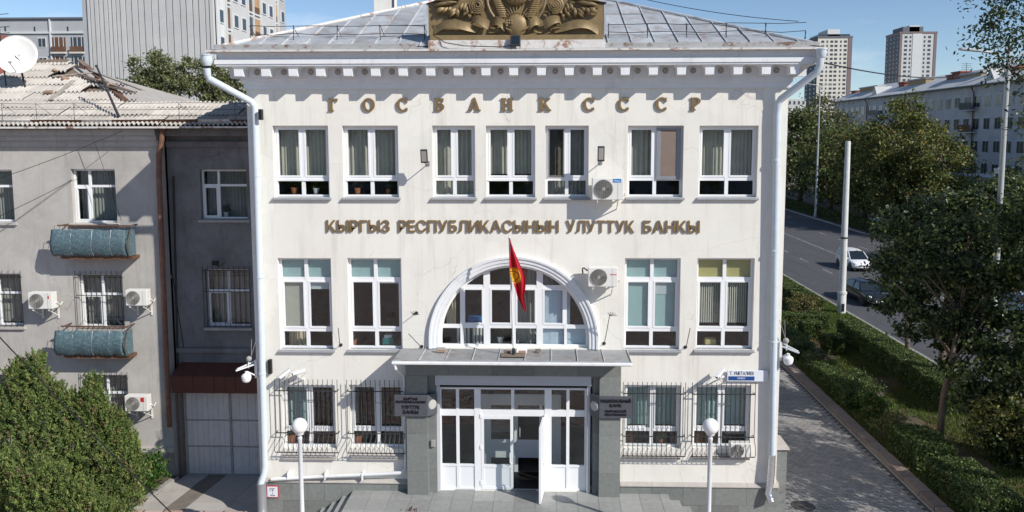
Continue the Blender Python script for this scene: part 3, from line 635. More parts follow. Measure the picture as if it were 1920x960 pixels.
oc.build('casement', 'white_pvc', bank)

# the big arched window
aw = MB(); d = .08; YA = 0.17
def clipz(x, r=AR): t = r*r-(x-ACX)**2; return ACZ+math.sqrt(t) if t > 0 else ACZ
vx = [(863,869),(907,919),(960,967),(1006,1018),(1058,1063)]
hz = [(534.5,540.5),(608.5,615.5)]
VX = [(AX(a,600,YA),AX(b,600,YA)) for a,b in vx]; HZ = [(AZ(960,b,YA),AZ(960,a,YA)) for a,b in hz]
n2 = 48
for k in range(n2):                                   # curved frame
    p = []
    for r in (AR-.005, AR-.075):
        for q in (k, k+1):
            a = math.pi*q/n2; p.append((ACX+r*math.cos(a), ACZ+r*math.sin(a)))
    (x0,z0),(x1,z1),(x2,z2),(x3,z3) = p
    aw.hexa([(x0,YA,z0),(x1,YA,z1),(x1,YA+d,z1),(x0,YA+d,z0)],[(x2,YA,z2),(x3,YA,z3),(x3,YA+d,z3),(x2,YA+d,z2)])
aw.box(ACX-AR+.005,ACX-AR+.075,YA+.001,YA+d,AB,ACZ); aw.box(ACX+AR-.075,ACX+AR-.005,YA+.001,YA+d,AB,ACZ); aw.box(ACX-AR+.06,ACX+AR-.06,YA+.002,YA+d-.002,AB+.003,AB+.075)
for (a, b) in VX: aw.box(a,b,YA-.006,YA+d-.004,AB+.07,min(clipz(a),clipz(b))-.02)
for (a, b) in HZ:
    xw = math.sqrt(max(AR*AR-(b-ACZ)**2,0))-.03; aw.box(ACX-xw,ACX+xw,YA+.003,YA+d-.006,a,b)
edges = [ACX-AR+.07]+[v for ab in VX for v in ab]+[ACX+AR-.07]
bays = [(edges[2*i],edges[2*i+1]) for i in range(6)]
for i in (1,2,3,4):                                    # opening sashes in the middle row
    a, b = bays[i]; z0, z1 = HZ[1][1], HZ[0][0]; s = .05; y = YA-.014
    aw.box(a,a+s,y,y+.05,z0,z1); aw.box(b-s,b,y,y+.05,z0,z1); aw.box(a+s,b-s,y+.002,y+.048,z0,z0+s); aw.box(a+s,b-s,y+.002,y+.048,z1-s,z1)
awo = aw.build('arched_window', 'white_pvc', bank, origin=(ACX, YA, AB))
for i, (a, b) in enumerate(bays):
    for j, (z0, z1) in enumerate(((AB+.07,HZ[1][0]),(HZ[1][1],HZ[0][0]),(HZ[0][1],ACZ+AR))):
        n = 8; up = []
        for k in range(n+1):
            x = a+(b-a)*k/n; up.append((x, min(z1, clipz(x, AR-.03))))
        up = [(x, z) for x, z in up if z > z0+.01]
        if len(up) < 2: continue
        MB().prism([(up[0][0], z0)]+[(up[-1][0], z0)]+up[::-1], YA+.032, YA+.038).build('pane', 'glass', awo)
for (i, z0, z1) in ((4,AB+.05,HZ[1][0]),(5,AB+.05,HZ[1][0]),(4,HZ[1][1],HZ[0][0]),(5,HZ[1][1],HZ[0][0]-.1)):
    a, b = bays[i]; curtain('window_paper', 'paper_blue', awo, a, min(b, ACX+math.sqrt(AR*AR-(z1-ACZ)**2)-.03), z0, z1, YA+.12, .012, .5, seed=i)
curtain('curtain', 'curtain_grey', awo, bays[3][0], bays[3][1], AB+.02, 7.25, .55, seed=44); curtain('curtain', 'curtain_warm', awo, bays[0][0]+.1, bays[0][0]+.38, HZ[1][0], 6.4, .52, seed=45)
curtain('curtain', 'curtain_grey', awo, bays[4][0]+.02, bays[4][0]+.3, 6.6, 7.1, .52, seed=46)
for k in range(9):
    x = bays[0][0]+.42+k*.105+(0.05 if k > 3 else 0)
    MB().tube([(x,.62,4.95),(x,.62,5.48)], .036, 8).build('radiator_rib', 'white_paint', awo)
MB().box(bays[1][1]-.33,bays[1][1]-.05,.85,1.1,4.9,5.5).build('cabinet', 'wood_brown', awo)
# moulded archivolt
am = MB(); rings = [(AR-.0,.012),(AR+.02,.045),(AR+.10,.05),(AR+.11,.075),(AR+.20,.08),(AR+.215,.11),(ARO-.02,.115),(ARO,.05),(ARO,.001)]
NS = 60; base = []
def arcpt(r, y, k):
    if k == 0: return (ACX+r, -y, AB)
    if k == NS+2: return (ACX-r, -y, AB)
    a = math.pi*(k-1)/NS; return (ACX+r*math.cos(a), -y, ACZ+r*math.sin(a))
V = [arcpt(r, y, k) for k in range(NS+3) for (r, y) in rings]; nr = len(rings)
am.add(V, [(k*nr+i,k*nr+i+1,(k+1)*nr+i+1,(k+1)*nr+i) for k in range(NS+2) for i in range(nr-1)])
am.build('archivolt', 'cornice_paint', bank)

# ---------------------------------------------------------------- plinth
pz1 = AZ(600, 904, -.07)
def slabs(x0, x1, z0, z1, y, n, name='plinth_slab', m='granite'):
    w = (x1-x0)/n
    for i in range(n): box(name, m, bank, x0+i*w+.003, x0+(i+1)*w-.003, y-random.uniform(.0,.004), 0.0, z0, z1-.002)
slabs(XL-.06, -4.06, .40, pz1, -.09, 9); slabs(XL-.06, -4.06, 0.0, .385, -.10, 6)
slabs(2.16, XR+.06, .40, pz1-.02, -.09, 5); slabs(2.16, XR+.06, 0.0, .385, -.10, 4)
for (a, b, n) in ((XL-.06,-4.06,5),(2.16,XR+.06,5)):
    w = (b-a)/n
    for i in range(n): MB().hexa([(a+i*w+.002,-.125,pz1-.002),(a+(i+1)*w-.002,-.125,pz1-.002),(a+(i+1)*w-.002,-.002,pz1-.002),(a+i*w+.002,-.002,pz1-.002)],
        [(a+i*w+.002,-.125,pz1+.02),(a+(i+1)*w-.002,-.125,pz1+.02),(a+(i+1)*w-.002,-.002,pz1+.10),(a+i*w+.002,-.002,pz1+.10)]).build('plinth_cap', 'stone_cap', bank)
MB().box(XL-.07,-4.06,-.085,0,.386,.399).build('plinth_joint','kerb',bank); MB().box(2.16,XR+.07,-.085,0,.386,.399).build('plinth_joint','kerb',bank)
# pier at the right corner
px = XR+.10
pier = sub('corner_pier', bank, (px+.12, .5, 0))
for k in range(3): box('pier_slab', 'granite', pier, px-.03, px+.27, .25, 1.0, k*.66+.003, (k+1)*.66-.003)
MB().hexa([(px-.08,.18,1.98),(px+.34,.18,1.98),(px+.34,1.08,1.98),(px-.08,1.08,1.98)],[(px-.02,.25,2.12),(px+.26,.25,2.12),(px+.26,1.0,2.12),(px-.02,1.0,2.12)]).build('pier_cap', 'stone_cap', pier)
box('wall_coping','stone_cap',bank, XR+.0, XR+.09, .0, .25, pz1-.3, pz1+.1)

# ---------------------------------------------------------------- cornice
def sweep(prof, x0, x1, y0, yend):                     # profile (out, z) round left side, front, right side
    V = []; n = len(prof)
    for (o, z) in prof: V.append((x0-o, yend, z))
    for (o, z) in prof: V.append((x0-o, y0-o, z))
    for (o, z) in prof: V.append((x1+o, y0-o, z))
    for (o, z) in prof: V.append((x1+o, yend, z))
    return MB().add(V, [(k*n+i,(k+1)*n+i,(k+1)*n+i+1,k*n+i+1) for k in range(3) for i in range(n-1)])
sweep([(.0,12.44),(.05,12.44),(.055,12.58),(.085,12.60),(.09,12.70),(.12,12.71),(.13,12.80),(.13,13.03)], XL, XR, 0, YB).build('bed_moulding', 'cornice_paint', bank)
sweep([(.13,13.028),(.60,13.035),(.60,13.085),(.63,13.09),(.63,13.205),(.56,13.21),(.555,13.25),(.565,13.31),(.59,13.36),(.62,13.39),(.62,13.43),(.1,13.43)], XL, XR, 0, YB).build('corona', 'cornice_paint', bank)
mdl = MB()
mdl.hexa([(-.115,-.0,-.26),(.115,-.0,-.26),(.115,.40,-.28),(-.115,.40,-.28)],[(-.125,-.0,-.07),(.125,-.0,-.07),(.125,.42,-.07),(-.125,.42,-.07)])
mdl.hexa([(-.127,-.002,-.068),(.127,-.002,-.068),(.127,.42,-.068),(-.127,.42,-.068)],[(-.185,-.055,0),(.185,-.055,0),(.185,.42,0),(-.185,.42,0)])
mm = mdl.mesh('modillion', 'cornice_paint')
ros = MB().lathe([(.085,0),(.085,-.02),(.07,-.03),(.055,-.012),(.04,-.012),(.035,-.035),(.0,-.045)], (0,0,0), 14, 'y').mesh('rosette', 'stone_cap')
for k in range(8):
    pass
mx0, mx1 = AX(447,130,-.53), AX(1490,130,-.53); NM = 21
for k in range(NM):
    x = mx0+(mx1-mx0)*k/(NM-1); place(mm, 'modillion', (x, -.545, 13.03), bank)
    if k < NM-1: place(ros, 'rosette', (x+(mx1-mx0)/(NM-1)/2, -.132, 12.905), bank)
for s, x in ((-1, XL), (1, XR)):
    for k in range(6):
        place(mm, 'modillion', (x+s*.545, .35+k*.76, 13.03), bank, (0, 0, s*math.pi/2))

# ---------------------------------------------------------------- roof
EZ = 13.435; TS = 0.395
ex0, ex1, ey = XL-.76, XR+.76, -.76
MB().box(ex0,ex1,ey-.01,ey+.30,EZ,EZ+.012).build('eave_flashing', 'rusty_white', bank)
sweep([(.60,EZ-.028),(.77,EZ-.035),(.79,EZ-.03),(.79,EZ+.02),(.765,EZ+.022),(.3,EZ+.03)], XL, XR, 0, YB).build('eave_edge', 'rusty_white', bank)
RW = (ex1-ex0)/2
def roofz(t): return EZ+.02+TS*t
t0 = .24
dk = MB(); xm = (ex0+ex1)/2
dk.poly((ex0,ey,EZ+.01),(ex1,ey,EZ+.01),(xm,ey+RW,roofz(RW)-.03)); dk.poly((ex0,ey,EZ+.01),(xm,ey+RW,roofz(RW)-.03),(xm,YB+.5,roofz(RW)-.03),(ex0,YB+.5,EZ+.01)); dk.poly((ex1,ey,EZ+.01),(ex1,YB+.5,EZ+.01),(xm,YB+.5,roofz(RW)-.03),(xm,ey+RW,roofz(RW)-.03))
dk.build('roof_deck', 'roof_metal', bank)
ns = 26; sw = (ex1-ex0)/ns; tj = [t0, 1.25, 2.4, 3.6, 4.9, 6.3, 7.6, RW]
rib = MB()
for i in range(ns):
    a, b = ex0+i*sw, ex0+(i+1)*sw
    tma, tmb = min(a-ex0, ex1-a), min(b-ex0, ex1-b)
    for j in range(len(tj)-1):
        ta, tb = tj[j], tj[j+1]; dz = random.uniform(0.002, .02); tl = random.uniform(-.012,.012)
        pts = []
        for (x, tm) in ((a, tma), (b, tmb)):
            lo, hi = min(ta, tm), min(tb, tm); pts.append((x, lo, hi))
        (xa, la, ha), (xb, lb, hb) = pts
        if ha-la < .02 and hb-lb < .02: continue
        P = [(xa+.004,ey+la,roofz(la)+dz),(xb-.004,ey+lb,roofz(lb)+dz+tl),(xb-.004,ey+hb-.01,roofz(hb)+dz-.006),(xa+.004,ey+ha-.01,roofz(ha)+dz+tl-.006)]
        mid_ = tuple((sum(p[q] for p in P)/4 + (random.uniform(.0,.022) if q == 2 else 0)) for q in range(3))
        MB().add(P+[mid_], [(0,1,4),(1,2,4),(2,3,4),(3,0,4)]).build('roof_sheet', 'roof_metal', bank)
    if 0 < i:
        MB().bar((a,ey+t0,roofz(t0)+.03),(a,ey+tma,roofz(tma)+.03),.02,.04,(0,-.37,.93)).build('roof_seam', 'roof_seam', bank)
MB().tube([(ex0+.3,ey+.3,roofz(.3)+.03),(xm,ey+RW,roofz(RW)+.03)], .05, 8).build('hip_ridge', 'rusty_white', bank); MB().tube([(ex1-.3,ey+.3,roofz(.3)+.03),(xm,ey+RW,roofz(RW)+.03)], .05, 8).build('hip_ridge', 'roof_seam', bank)
# standing eave gutter in rusty lengths
x = ex0+.12
while x < ex1-.2:
    w = min(random.uniform(.9, 1.3), ex1-.15-x); z0 = EZ+.03; tl = random.uniform(-.012,.012)
    if not (AX(800,70,-.6) < x+w/2 < AX(1135,70,-.6)):
        MB().hexa([(x,ey+.20,z0),(x+w-.012,ey+.20,z0),(x+w-.012,ey+.225,z0),(x,ey+.225,z0)],[(x,ey+.12,z0+.15+tl),(x+w-.012,ey+.12,z0+.15-tl),(x+w-.012,ey+.14,z0+.155-tl),(x,ey+.14,z0+.155+tl)]).build('gutter_length', 'rusty_white', bank)
    x += w
# snow rail and wires on the roof
for (px0, px1, n) in ((470, 796, 5), (1140, 1510, 6)):
    ra, rb_ = AX(px0, 60, .2), AX(px1, 60, .2)
    rl = sub('snow_rail', bank, (ra, .2, EZ))
    for k in range(n):
        x = ra+(rb_-ra)*k/(n-1); zb = roofz(.9) if k < n-1 or px0 < 900 else roofz(.3)
        MB().tube([(x,.14,zb),(x+random.uniform(-.03,.03),.14,zb+.42)], .012, 5).build('rail_post', 'dark_metal', rl)
        MB().tube([(x,.14,zb+.40),(x+.05,.5,zb+.12)], .009, 5).build('rail_brace', 'dark_metal', rl)
    for zz in (.18, .40): MB().tube([(ra+(rb_-ra)*q/8, .14, roofz(.9)+zz+random.uniform(-.035,.02)) for q in range(9)], .010, 5).build('rail', 'dark_metal', rl)
# chimney behind the hip
cx = AX(722, 10, 8)
MB().box(cx-.36,cx+.36,7.6,8.5,14.2,18.5).build('chimney', 'plaster', bank, bevel=.02); MB().tube([(cx+.40,7.58,14.5),(cx+.40,7.58,18.3)],.03,6).build('chimney_pipe','dark_metal',bank)

# ---------------------------------------------------------------- portico
pl = sub('portico', bank, (-0.9, -.6, PZ))
PLX = [(AX(763,850,-.33), AX(802.5,850,-.33)), (AX(1123,850,-.33), AX(1163,850,-.33))]
Z_L = 4.28
for q, (a, b) in enumerate(PLX):
    zs = [PZ+.001, 1.42, 2.55, 3.45, Z_L+.01]
    for k in range(4): MB().box(a,b,-.33,-.002,zs[k]+.002,zs[k+1]-.002).build('pillar_block', 'granite', pl, bevel=.006)
    c, e = (b, b+.22) if q == 0 else (a-.17, a)
    for k in range(4): MB().box(c+.001,e-.001,-.16,-.003,zs[k]+.002,zs[k+1]-.002).build('pillar_block', 'granite', pl)
LX0, LX1 = PLX[0][0], PLX[1][1]
n = 5
for k in range(n):
    w = (LX1-LX0)/n; MB().box(LX0+k*w+.002,LX0+(k+1)*w-.002,-.332,-.004,Z_L+.012,4.80).build('lintel_block', 'granite', pl)
CX0, CX1, CZ = -4.22, 2.31, 4.99
MB().box(LX0-.02,LX1+.02,-.34,-.005,4.802,4.86).build('canopy_soffit', 'granite', pl)
MB().box(CX0+.04,CX1-.04,-1.24,-.004,4.862,CZ-.03).build('canopy_deck', 'grey_metal', pl)
n = 9; w = (CX1-CX0)/n
for k in range(n):
    dz = random.uniform(-.004,.004); MB().box(CX0+k*w+.003,CX0+(k+1)*w-.003,-1.26,-.006,CZ-.028,CZ+dz).build('canopy_sheet', 'canopy_metal', pl)
    MB().bar((CX0+(k+1)*w,-1.26,CZ+.012),(CX0+(k+1)*w,-.01,CZ+.012),.02,.03).build('canopy_seam', 'roof_seam', pl)
MB().box(CX0-.02,CX1+.02,-1.36,-1.262,CZ-.09,CZ-.012).build('canopy_gutter', 'white_paint', pl, bevel=.02); MB().box(CX0-.02,CX1+.02,-1.262,-1.24,CZ-.12,CZ+.012).build('canopy_fascia', 'roof_metal', pl)
MB().tube([(CX0+.06,-1.30,CZ-.09),(CX0+.08,-1.28,CZ-.22),(CX0+.05,-.55,4.45),(CX0+.10,-.14,4.2),(CX0+.10,-.12,1.42)], .042, 8).build('canopy_downpipe', 'white_paint', pl, smooth=True)
MB().tube([(CX0+.10,-.12,1.42),(CX0-.06,-.14,1.30),(-6.6,-.16,1.16),(-8.1,-.16,1.06)], .05, 8).build('drain_pipe', 'white_paint', pl, smooth=True)
for x in (-7.6,-6.5,-5.4): MB().box(x-.012,x+.012,-.22,0,1.07,1.28).build('pipe_clip', 'white_paint', pl)
# roller shutter box and rails
sx0, sx1 = AX(815.5,714,-.2), AX(1109,714,-.2); sz0, sz1 = AZ(960,723.5,-.24), AZ(960,704,-.24)
MB().hexa([(sx0,-.22,sz0),(sx1,-.22,sz0),(sx1,.04,sz0),(sx0,.04,sz0)],[(sx0,-.17,sz1),(sx1,-.17,sz1),(sx1,.04,sz1+.03),(sx0,.04,sz1+.03)]).build('shutter_box', 'shutter_grey', pl, bevel=.012)
for (a, b) in ((sx0+.02,sx0+.11),(sx1-.11,sx1-.02)): MB().box(a,b,-.10,.04,PZ+.002,sz0-.001).build('shutter_rail', 'shutter_grey', pl)
box('dark_gap','black',pl, LX0+.6, LX1-.6, .045, .06, sz1-.02, Z_L+.01)
# door screen
YD = .05
def dx(c): return AX(720+c/3, 850, YD)
def dzz(c): return AZ(960, 640+c/3, YD)
ds = MB(); zt_, zb_ = dzz(262), PZ+.004
V_ = {'l0':dx(314),'l1':dx(326),'a0':dx(408),'a1':dx(425),'b0':dx(510),'b1':dx(546),'c0':dx(716),'c1':dx(733),'d0':dx(903),'d1':dx(942),'e0':dx(1025),'e1':dx(1042),'f0':dx(1127),'f1':dx(1146)}
tz0, tz1 = dzz(421), dzz(385); pz0, pz1_ = dzz(706), dzz(694)
ds.box(V_['l0'],V_['l1'],YD,YD+.08,zb_,zt_); ds.box(V_['f0'],V_['f1'],YD,YD+.08,zb_,zt_); ds.box(V_['l1'],V_['f0'],YD+.002,YD+.078,zt_-.05,zt_-.001)
ds.box(V_['l1'],V_['f0'],YD+.004,YD+.074,tz0,tz1)
for (p, q) in (('b0','b1'),('d0','d1')): ds.box(V_[p],V_[q],YD-.006,YD+.076,zb_,zt_-.051)
for (p, q) in (('a0','a1'),('e0','e1')): ds.box(V_[p],V_[q],YD+.001,YD+.07,zb_,zt_-.052)
ds.box(V_['c0'],V_['c1'],YD+.001,YD+.07,tz1-.001,zt_-.052)
for (p, q) in (('l1','a0'),('a1','b0'),('d1','e0'),('e1','f0')): ds.box(V_[p],V_[q],YD+.003,YD+.068,pz0,pz1_); ds.box(V_[p],V_[q],YD+.003,YD+.068,zb_,zb_+.06)
dso = ds.build('door_screen', 'white_pvc', pl)
for (p, q) in (('l1','a0'),('a1','b0'),('b1','c0'),('c1','d0'),('d1','e0'),('e1','f0')): MB().box(V_[p]-.005,V_[q]+.005,YD+.030,YD+.036,tz1-.005,zt_-.045).build('pane', 'glass', pl)
for (p, q) in (('l1','a0'),('a1','b0'),('d1','e0'),('e1','f0')):
    MB().box(V_[p]-.005,V_[q]+.005,YD+.030,YD+.036,pz1_-.005,tz0+.005).build('pane', 'glass', pl); MB().box(V_[p],V_[q],YD+.022,YD+.05,zb_+.058,pz0+.002).build('infill_panel', 'white_pvc', pl)
def leaf(name, x0, x1, hinge, ang, y=YD-.012, handle_side=1):
    """door leaf with glass, infill panel and pull handle, turned about its hinge"""
    def T(x, yy, z): dx_, dy_ = x-hinge, yy-y; c, s = math.cos(ang), math.sin(ang); return (hinge+dx_*c-dy_*s, y+dx_*s+dy_*c, z)
    def tb(mb, a, b, c, e, f, g_): mb.hexa([T(a,c,f),T(b,c,f),T(b,e,f),T(a,e,f)],[T(a,c,g_),T(b,c,g_),T(b,e,g_),T(a,e,g_)])
    z0, z1 = zb_+.012, tz0-.004; s = .085; b = MB(); ps = pz1_
    tb(b,x0,x0+s,y,y+.06,z0,z1); tb(b,x1-s,x1,y,y+.06,z0,z1); tb(b,x0+s,x1-s,y+.002,y+.058,z0,z0+s); tb(b,x0+s,x1-s,y+.002,y+.058,z1-s,z1); tb(b,x0+s,x1-s,y+.002,y+.058,ps-.09,ps)
    o = b.build(name, 'white_pvc', bank)
    g_ = MB(); tb(g_,x0+s-.004,x1-s+.004,y+.028,y+.034,ps-.004,z1-s+.004); g_.build('pane', 'glass', o)
    g_ = MB(); tb(g_,x0+s,x1-s,y+.018,y+.042,z0+s-.002,ps-.088); g_.build('infill_panel', 'white_pvc', o)
    hx = x1-.055 if handle_side > 0 else x0+.055
    MB().tube([T(hx,y,1.55),T(hx-.0,y-.06,1.55),T(hx-.04*handle_side,y-.07,1.60),T(hx-.04*handle_side,y-.07,1.88),T(hx,y-.06,1.93),T(hx,y,1.93)], .014, 8).build('handle', 'white_pvc', o, smooth=True)
    for hz_ in (.35, 1.55, 2.6):
        q = MB(); tb(q, (x0-.03 if handle_side > 0 else x1-.03), (x0+.03 if handle_side > 0 else x1+.03), y-.014, y+.01, PZ+hz_*.9-.2+.05, PZ+hz_*.9-.08+.05); q.build('hinge', 'white_pvc', o)
    return o
leaf('door', V_['b1']+.005, V_['c1']-.03, V_['b1'], 0.0, handle_side=1)
leaf('door', V_['c1']-.02, V_['d0']-.005, V_['d0'], R_(84), handle_side=-1)['label'] = 'glazed white entrance door leaf standing open'
# lobby behind the open leaf
lob = MB(); lx0, lx1 = V_['b1']-.3, V_['d1']+.3
iy = 1.35
for (a, b) in ((lx0, lx0+.5),(lx1-.5, lx1)): lob.box(a,b,iy,iy+.08,PZ,3.2)
lob.box(lx0+.5,lx1-.5,iy+.01,iy+.07,2.85,3.2); xc = V_['c1']
for (a, b) in ((xc-1.0,xc-.9),(xc-.06,xc+.06),(xc+.72,xc+.82)): lob.box(a,b,iy+.002,iy+.08,PZ,2.85)
lob.box(xc-.9,xc+.72,iy+.012,iy+.06,PZ+.45,1.75); lob.build('lobby_screen', 'white_pvc', bank)
MB().box(xc-.9,xc+.72,iy+.03,iy+.036,1.75,2.85).build('pane', 'glass_dark', bank)
MB().tube([(xc+.12,iy-.05,1.85),(xc+.12,iy-.05,2.2)],.014,6).build('handle','white_pvc',bank)
MB().box(V_['b1']+.1,V_['d0'],YD+.1,iy-.05,PZ+.001,PZ+.012).build('door_mat', 'black', bank)

# ---------------------------------------------------------------- window grilles
def grille(pxa, pxb, nb):
    x0, x1 = AX(pxa, 780, -.16), AX(pxb, 780, -.16); zt = AZ(960, 714.5, -.16); zr1 = AZ(960, 736, -.16); zr2 = AZ(960, 815.5, -.16); zb = AZ(960, 853, -.16)
    gr_ = sub('window_grille', bank, (x0, -.16, zb))
    prof = [(-.16,zt),(-.16,zr2+.02),(-.19,zr2-.08),(-.30,zr2-.20),(-.37,zr2-.34),(-.36,zr2-.46),(-.28,zb+.05),(-.16,zb)]
    bm = MB().tube([(0,y+.16,z-zb) for y, z in prof], .0095, 5).mesh('bar', 'dark_metal')
    for k in range(nb): place(bm, 'bar', (x0+(x1-x0)*k/(nb-1), -.16, zb), gr_)
    for (z, y) in ((zr1,-.165),(zr2,-.168),(zb+.012,-.172)): MB().bar((x0-.01,y,z),(x1+.01,y,z),.012,.03).build('rail', 'dark_metal', gr_)
    for z in (zr1, zr2):
        for x in (x0, x1): MB().bar((x,-.165,z),(x,.0,z),.014,.022).build('bracket', 'dark_metal', gr_)
    xm = (x0+x1)/2; zs_ = (zr1+zr2)/2
    MB().tube([(xm-.22,-.17,zs_+.30),(xm-.1,-.17,zs_+.28),(xm,-.17,zs_+.32),(xm+.1,-.17,zs_+.28),(xm+.22,-.17,zs_+.30)], .007, 5).build('scroll', 'dark_metal', gr_)
grille(517, 633.5, 14); grille(651.5, 758, 13); grille(1168, 1284.5, 14); grille(1297, 1415, 14)

# ---------------------------------------------------------------- downpipes
def pipe(pts, r, name, m, n=12): return MB().tube(pts, r, n).build(name, m, bank, smooth=True)
lp = [at(388,128,-.80), at(389,138,-.78), at(392,148,-.72), at(470,190,-.20), at(477,200,-.15), at(479,230,-.15), at(497,872,-.15), at(496,886,-.17), at(490,903,-.26), at(489,912,-.27)]
pipe(lp, .098, 'downpipe', 'pipe_paint'); 
c = at(388,112,-.80); MB().lathe([(.10,-.16),(.135,-.09),(.15,-.02),(.15,.10),(.165,.105),(.165,.13),(.13,.13)], c, 16).build('downpipe_head', 'pipe_paint', bank, smooth=True)
a_ = at(490,906,-.27); MB().tube([a_,(a_[0],a_[1],.30),(a_[0]+.03,a_[1]-.08,.1)], .135, 14).build('downpipe_shoe', 'grey_metal', bank, smooth=True)
rp_ = [at(1539,105,-.80), at(1537,124,-.78), at(1532,135,-.72), at(1464,186,-.20), at(1459,194,-.15), at(1457.5,215,-.15), at(1447.5,858,-.15)]
pipe(rp_, .098, 'downpipe', 'pipe_paint')
c = at(1540,100,-.80); MB().lathe([(.10,-.12),(.13,-.07),(.14,.08),(.155,.09),(.155,.12),(.12,.12)], c, 16).build('downpipe_head', 'pipe_paint', bank, smooth=True)
pipe([at(1447.5,852,-.15), at(1446,880,-.16), at(1444,905,-.17), at(1440,925,-.20), at(1446,941,-.30)], [.105,.112,.108,.112,.10], 'downpipe_foil', 'foil')
for (py, px) in ((300,1454.5),(470,1451.5),(640,1449)): 
    a = at(px,py,-.15); MB().lathe([(.11,-.02),(.11,.02)], a, 12).build('pipe_collar', 'pipe_paint', bank)
for (py, px) in ((330,482),(520,487.5),(700,492)):
    a = at(px,py,-.15); MB().lathe([(.11,-.02),(.11,.02)], a, 12).build('pipe_collar', 'pipe_paint', bank)

# ---------------------------------------------------------------- lettering
def glyph(ch, mname, extr, off=0.0, key=None, cache={}):
    k = (ch, mname, extr, off)
    if k in cache: return cache[k]
    c = bpy.data.curves.new('glyph', 'FONT'); c.body = ch; c.size = 1.0; c.extrude = extr/2; c.offset = off; c.resolution_u = 4
    o = bpy.data.objects.new('glyph', c); COL.objects.link(o); bpy.context.view_layer.update()
    me = bpy.data.meshes.new_from_object(o); bpy.data.objects.remove(o); bpy.data.curves.remove(c)
    me.name = 'letter'; me.materials.clear(); me.materials.append(M[mname])
    v = np.empty(len(me.vertices)*3); me.vertices.foreach_get('co', v); v = v.reshape(-1,3)
    cache[k] = (me, v[:,0].min(), v[:,0].max()); return cache[k]
def word(txt, x0, x1, zb, h, y, m, parent, extr, off=0.012, gap=0.075, name='letter', rz=0, merge=False):
    """letters of a word set between x0 and x1 on the wall plane y; cap height h"""
    gl = [glyph(ch, m, extr, off) if ch != ' ' else None for ch in txt]
    tot = sum((g_[2]-g_[1]) if g_ else .28 for g_ in gl)+gap*(len(gl)-1); sx = (x1-x0)/tot; sz = h/.728; x = 0
    for g_ in gl:
        if g_ is None: x += .28+gap; continue
        o = bpy.data.objects.new(name, g_[0]); _link(o, parent, (x0+(x-g_[1])*sx, y, zb)); o.rotation_euler = (math.pi/2, 0, 0); o.scale = (sx, sz, 1)
        x += g_[2]-g_[1]+gap
line = [('КЫРГЫЗ',611,730),('РЕСПУБЛИКАСЫНЫН',746.5,1048),('УЛУТТУК',1062.5,1190),('БАНКЫ',1206.5,1313)]
for t, a, b in line: word(t, AX(a,425,-.09), AX(b,425,-.09), AZ(960,435.8,-.09), AZ(960,414,-.09)-AZ(960,435.8,-.09), -.024, 'letter_gold', bank, .044, .014, .085)
# serif capitals of the upper line, cut as thick plates
def serif(ch):
    s, t, e = .095, .045, .035; P = []
    def R4(x0, x1, z0, z1): P.append([(x0,z0),(x1,z0),(x1,z1),(x0,z1)])
    def stem(x, z0=0, z1=.40, w=s): R4(x, x+w, z0, z1); R4(x-e, x+w+e, z0, z0+t*.8); R4(x-e, x+w+e, z1-t*.8, z1)
    def arcs(cx, cz, rx, rz, a0, a1, tv, th, n=22):
        for k in range(n):
            q = []
            for aa in (a0+(a1-a0)*k/n, a0+(a1-a0)*(k+1)/n):
                c_, s_ = math.cos(R_(aa)), math.sin(R_(aa)); q.append(((cx+rx*c_, cz+rz*s_), (cx+(rx-tv)*c_, cz+(rz-th)*s_)))
            P.append([q[0][1], q[0][0], q[1][0], q[1][1]])
    if ch == 'Г': stem(.04); R4(.04,.29,.35,.40); R4(.26,.29,.31,.40)
    if ch in 'ОС':
        a0, a1 = (0, 360) if ch == 'О' else (42, 318)
        arcs(.19,.20,.20,.215,a0,a1,.095,.055,30)
        if ch == 'С': R4(.295,.34,.27,.40); R4(.295,.34,.02,.10)
    if ch == 'Б': stem(.04); R4(.04,.30,.35,.40); R4(.26,.30,.29,.40); arcs(.17,.125,.155,.125,-90,90,.09,.045,14); R4(.12,.18,.205,.25); R4(.12,.18,0,.045)
    if ch == 'А':
        P.append([(.02,0),(.075,0),(.20,.34),(.175,.42)]); P.append([(.26,0),(.37,0),(.225,.42),(.165,.42)]); R4(.10,.28,.11,.15); R4(-.01,.12,0,.036); R4(.23,.40,0,.036)
    if ch == 'Н': stem(.03); stem(.25); R4(.10,.28,.18,.225)
    if ch == 'К':
        stem(.03); P.append([(.11,.19),(.16,.15),(.33,.37),(.26,.37)]); P.append([(.14,.22),(.20,.26),(.36,.03),(.25,.03)]); R4(.23,.36,.364,.40); R4(.23,.39,0,.036)
    if ch == 'Р': stem(.04); arcs(.16,.29,.16,.115,-90,90,.09,.045,14); R4(.12,.17,.36,.405); R4(.12,.17,.175,.22)
    b = MB()
    for i, q in enumerate(P): b.prism(q, -.022-.0007*(i % 7), .022)
    xs_ = [p[0] for q in P for p in q]; return b, (min(xs_)+max(xs_))/2
for ch, cxp in zip('ГОСБАНКСССР', (623,690,753,823,889,951,1022,1104,1169,1240,1305)):
    b, mx_ = serif(ch); me = b.mesh('letter', 'letter_gold'); sc_ = 0.88
    place(me, 'letter', (AX(cxp,195,-.1)-mx_*sc_, -.03, AZ(960,207.5,-.1)), bank, None, (sc_, 1, sc_))
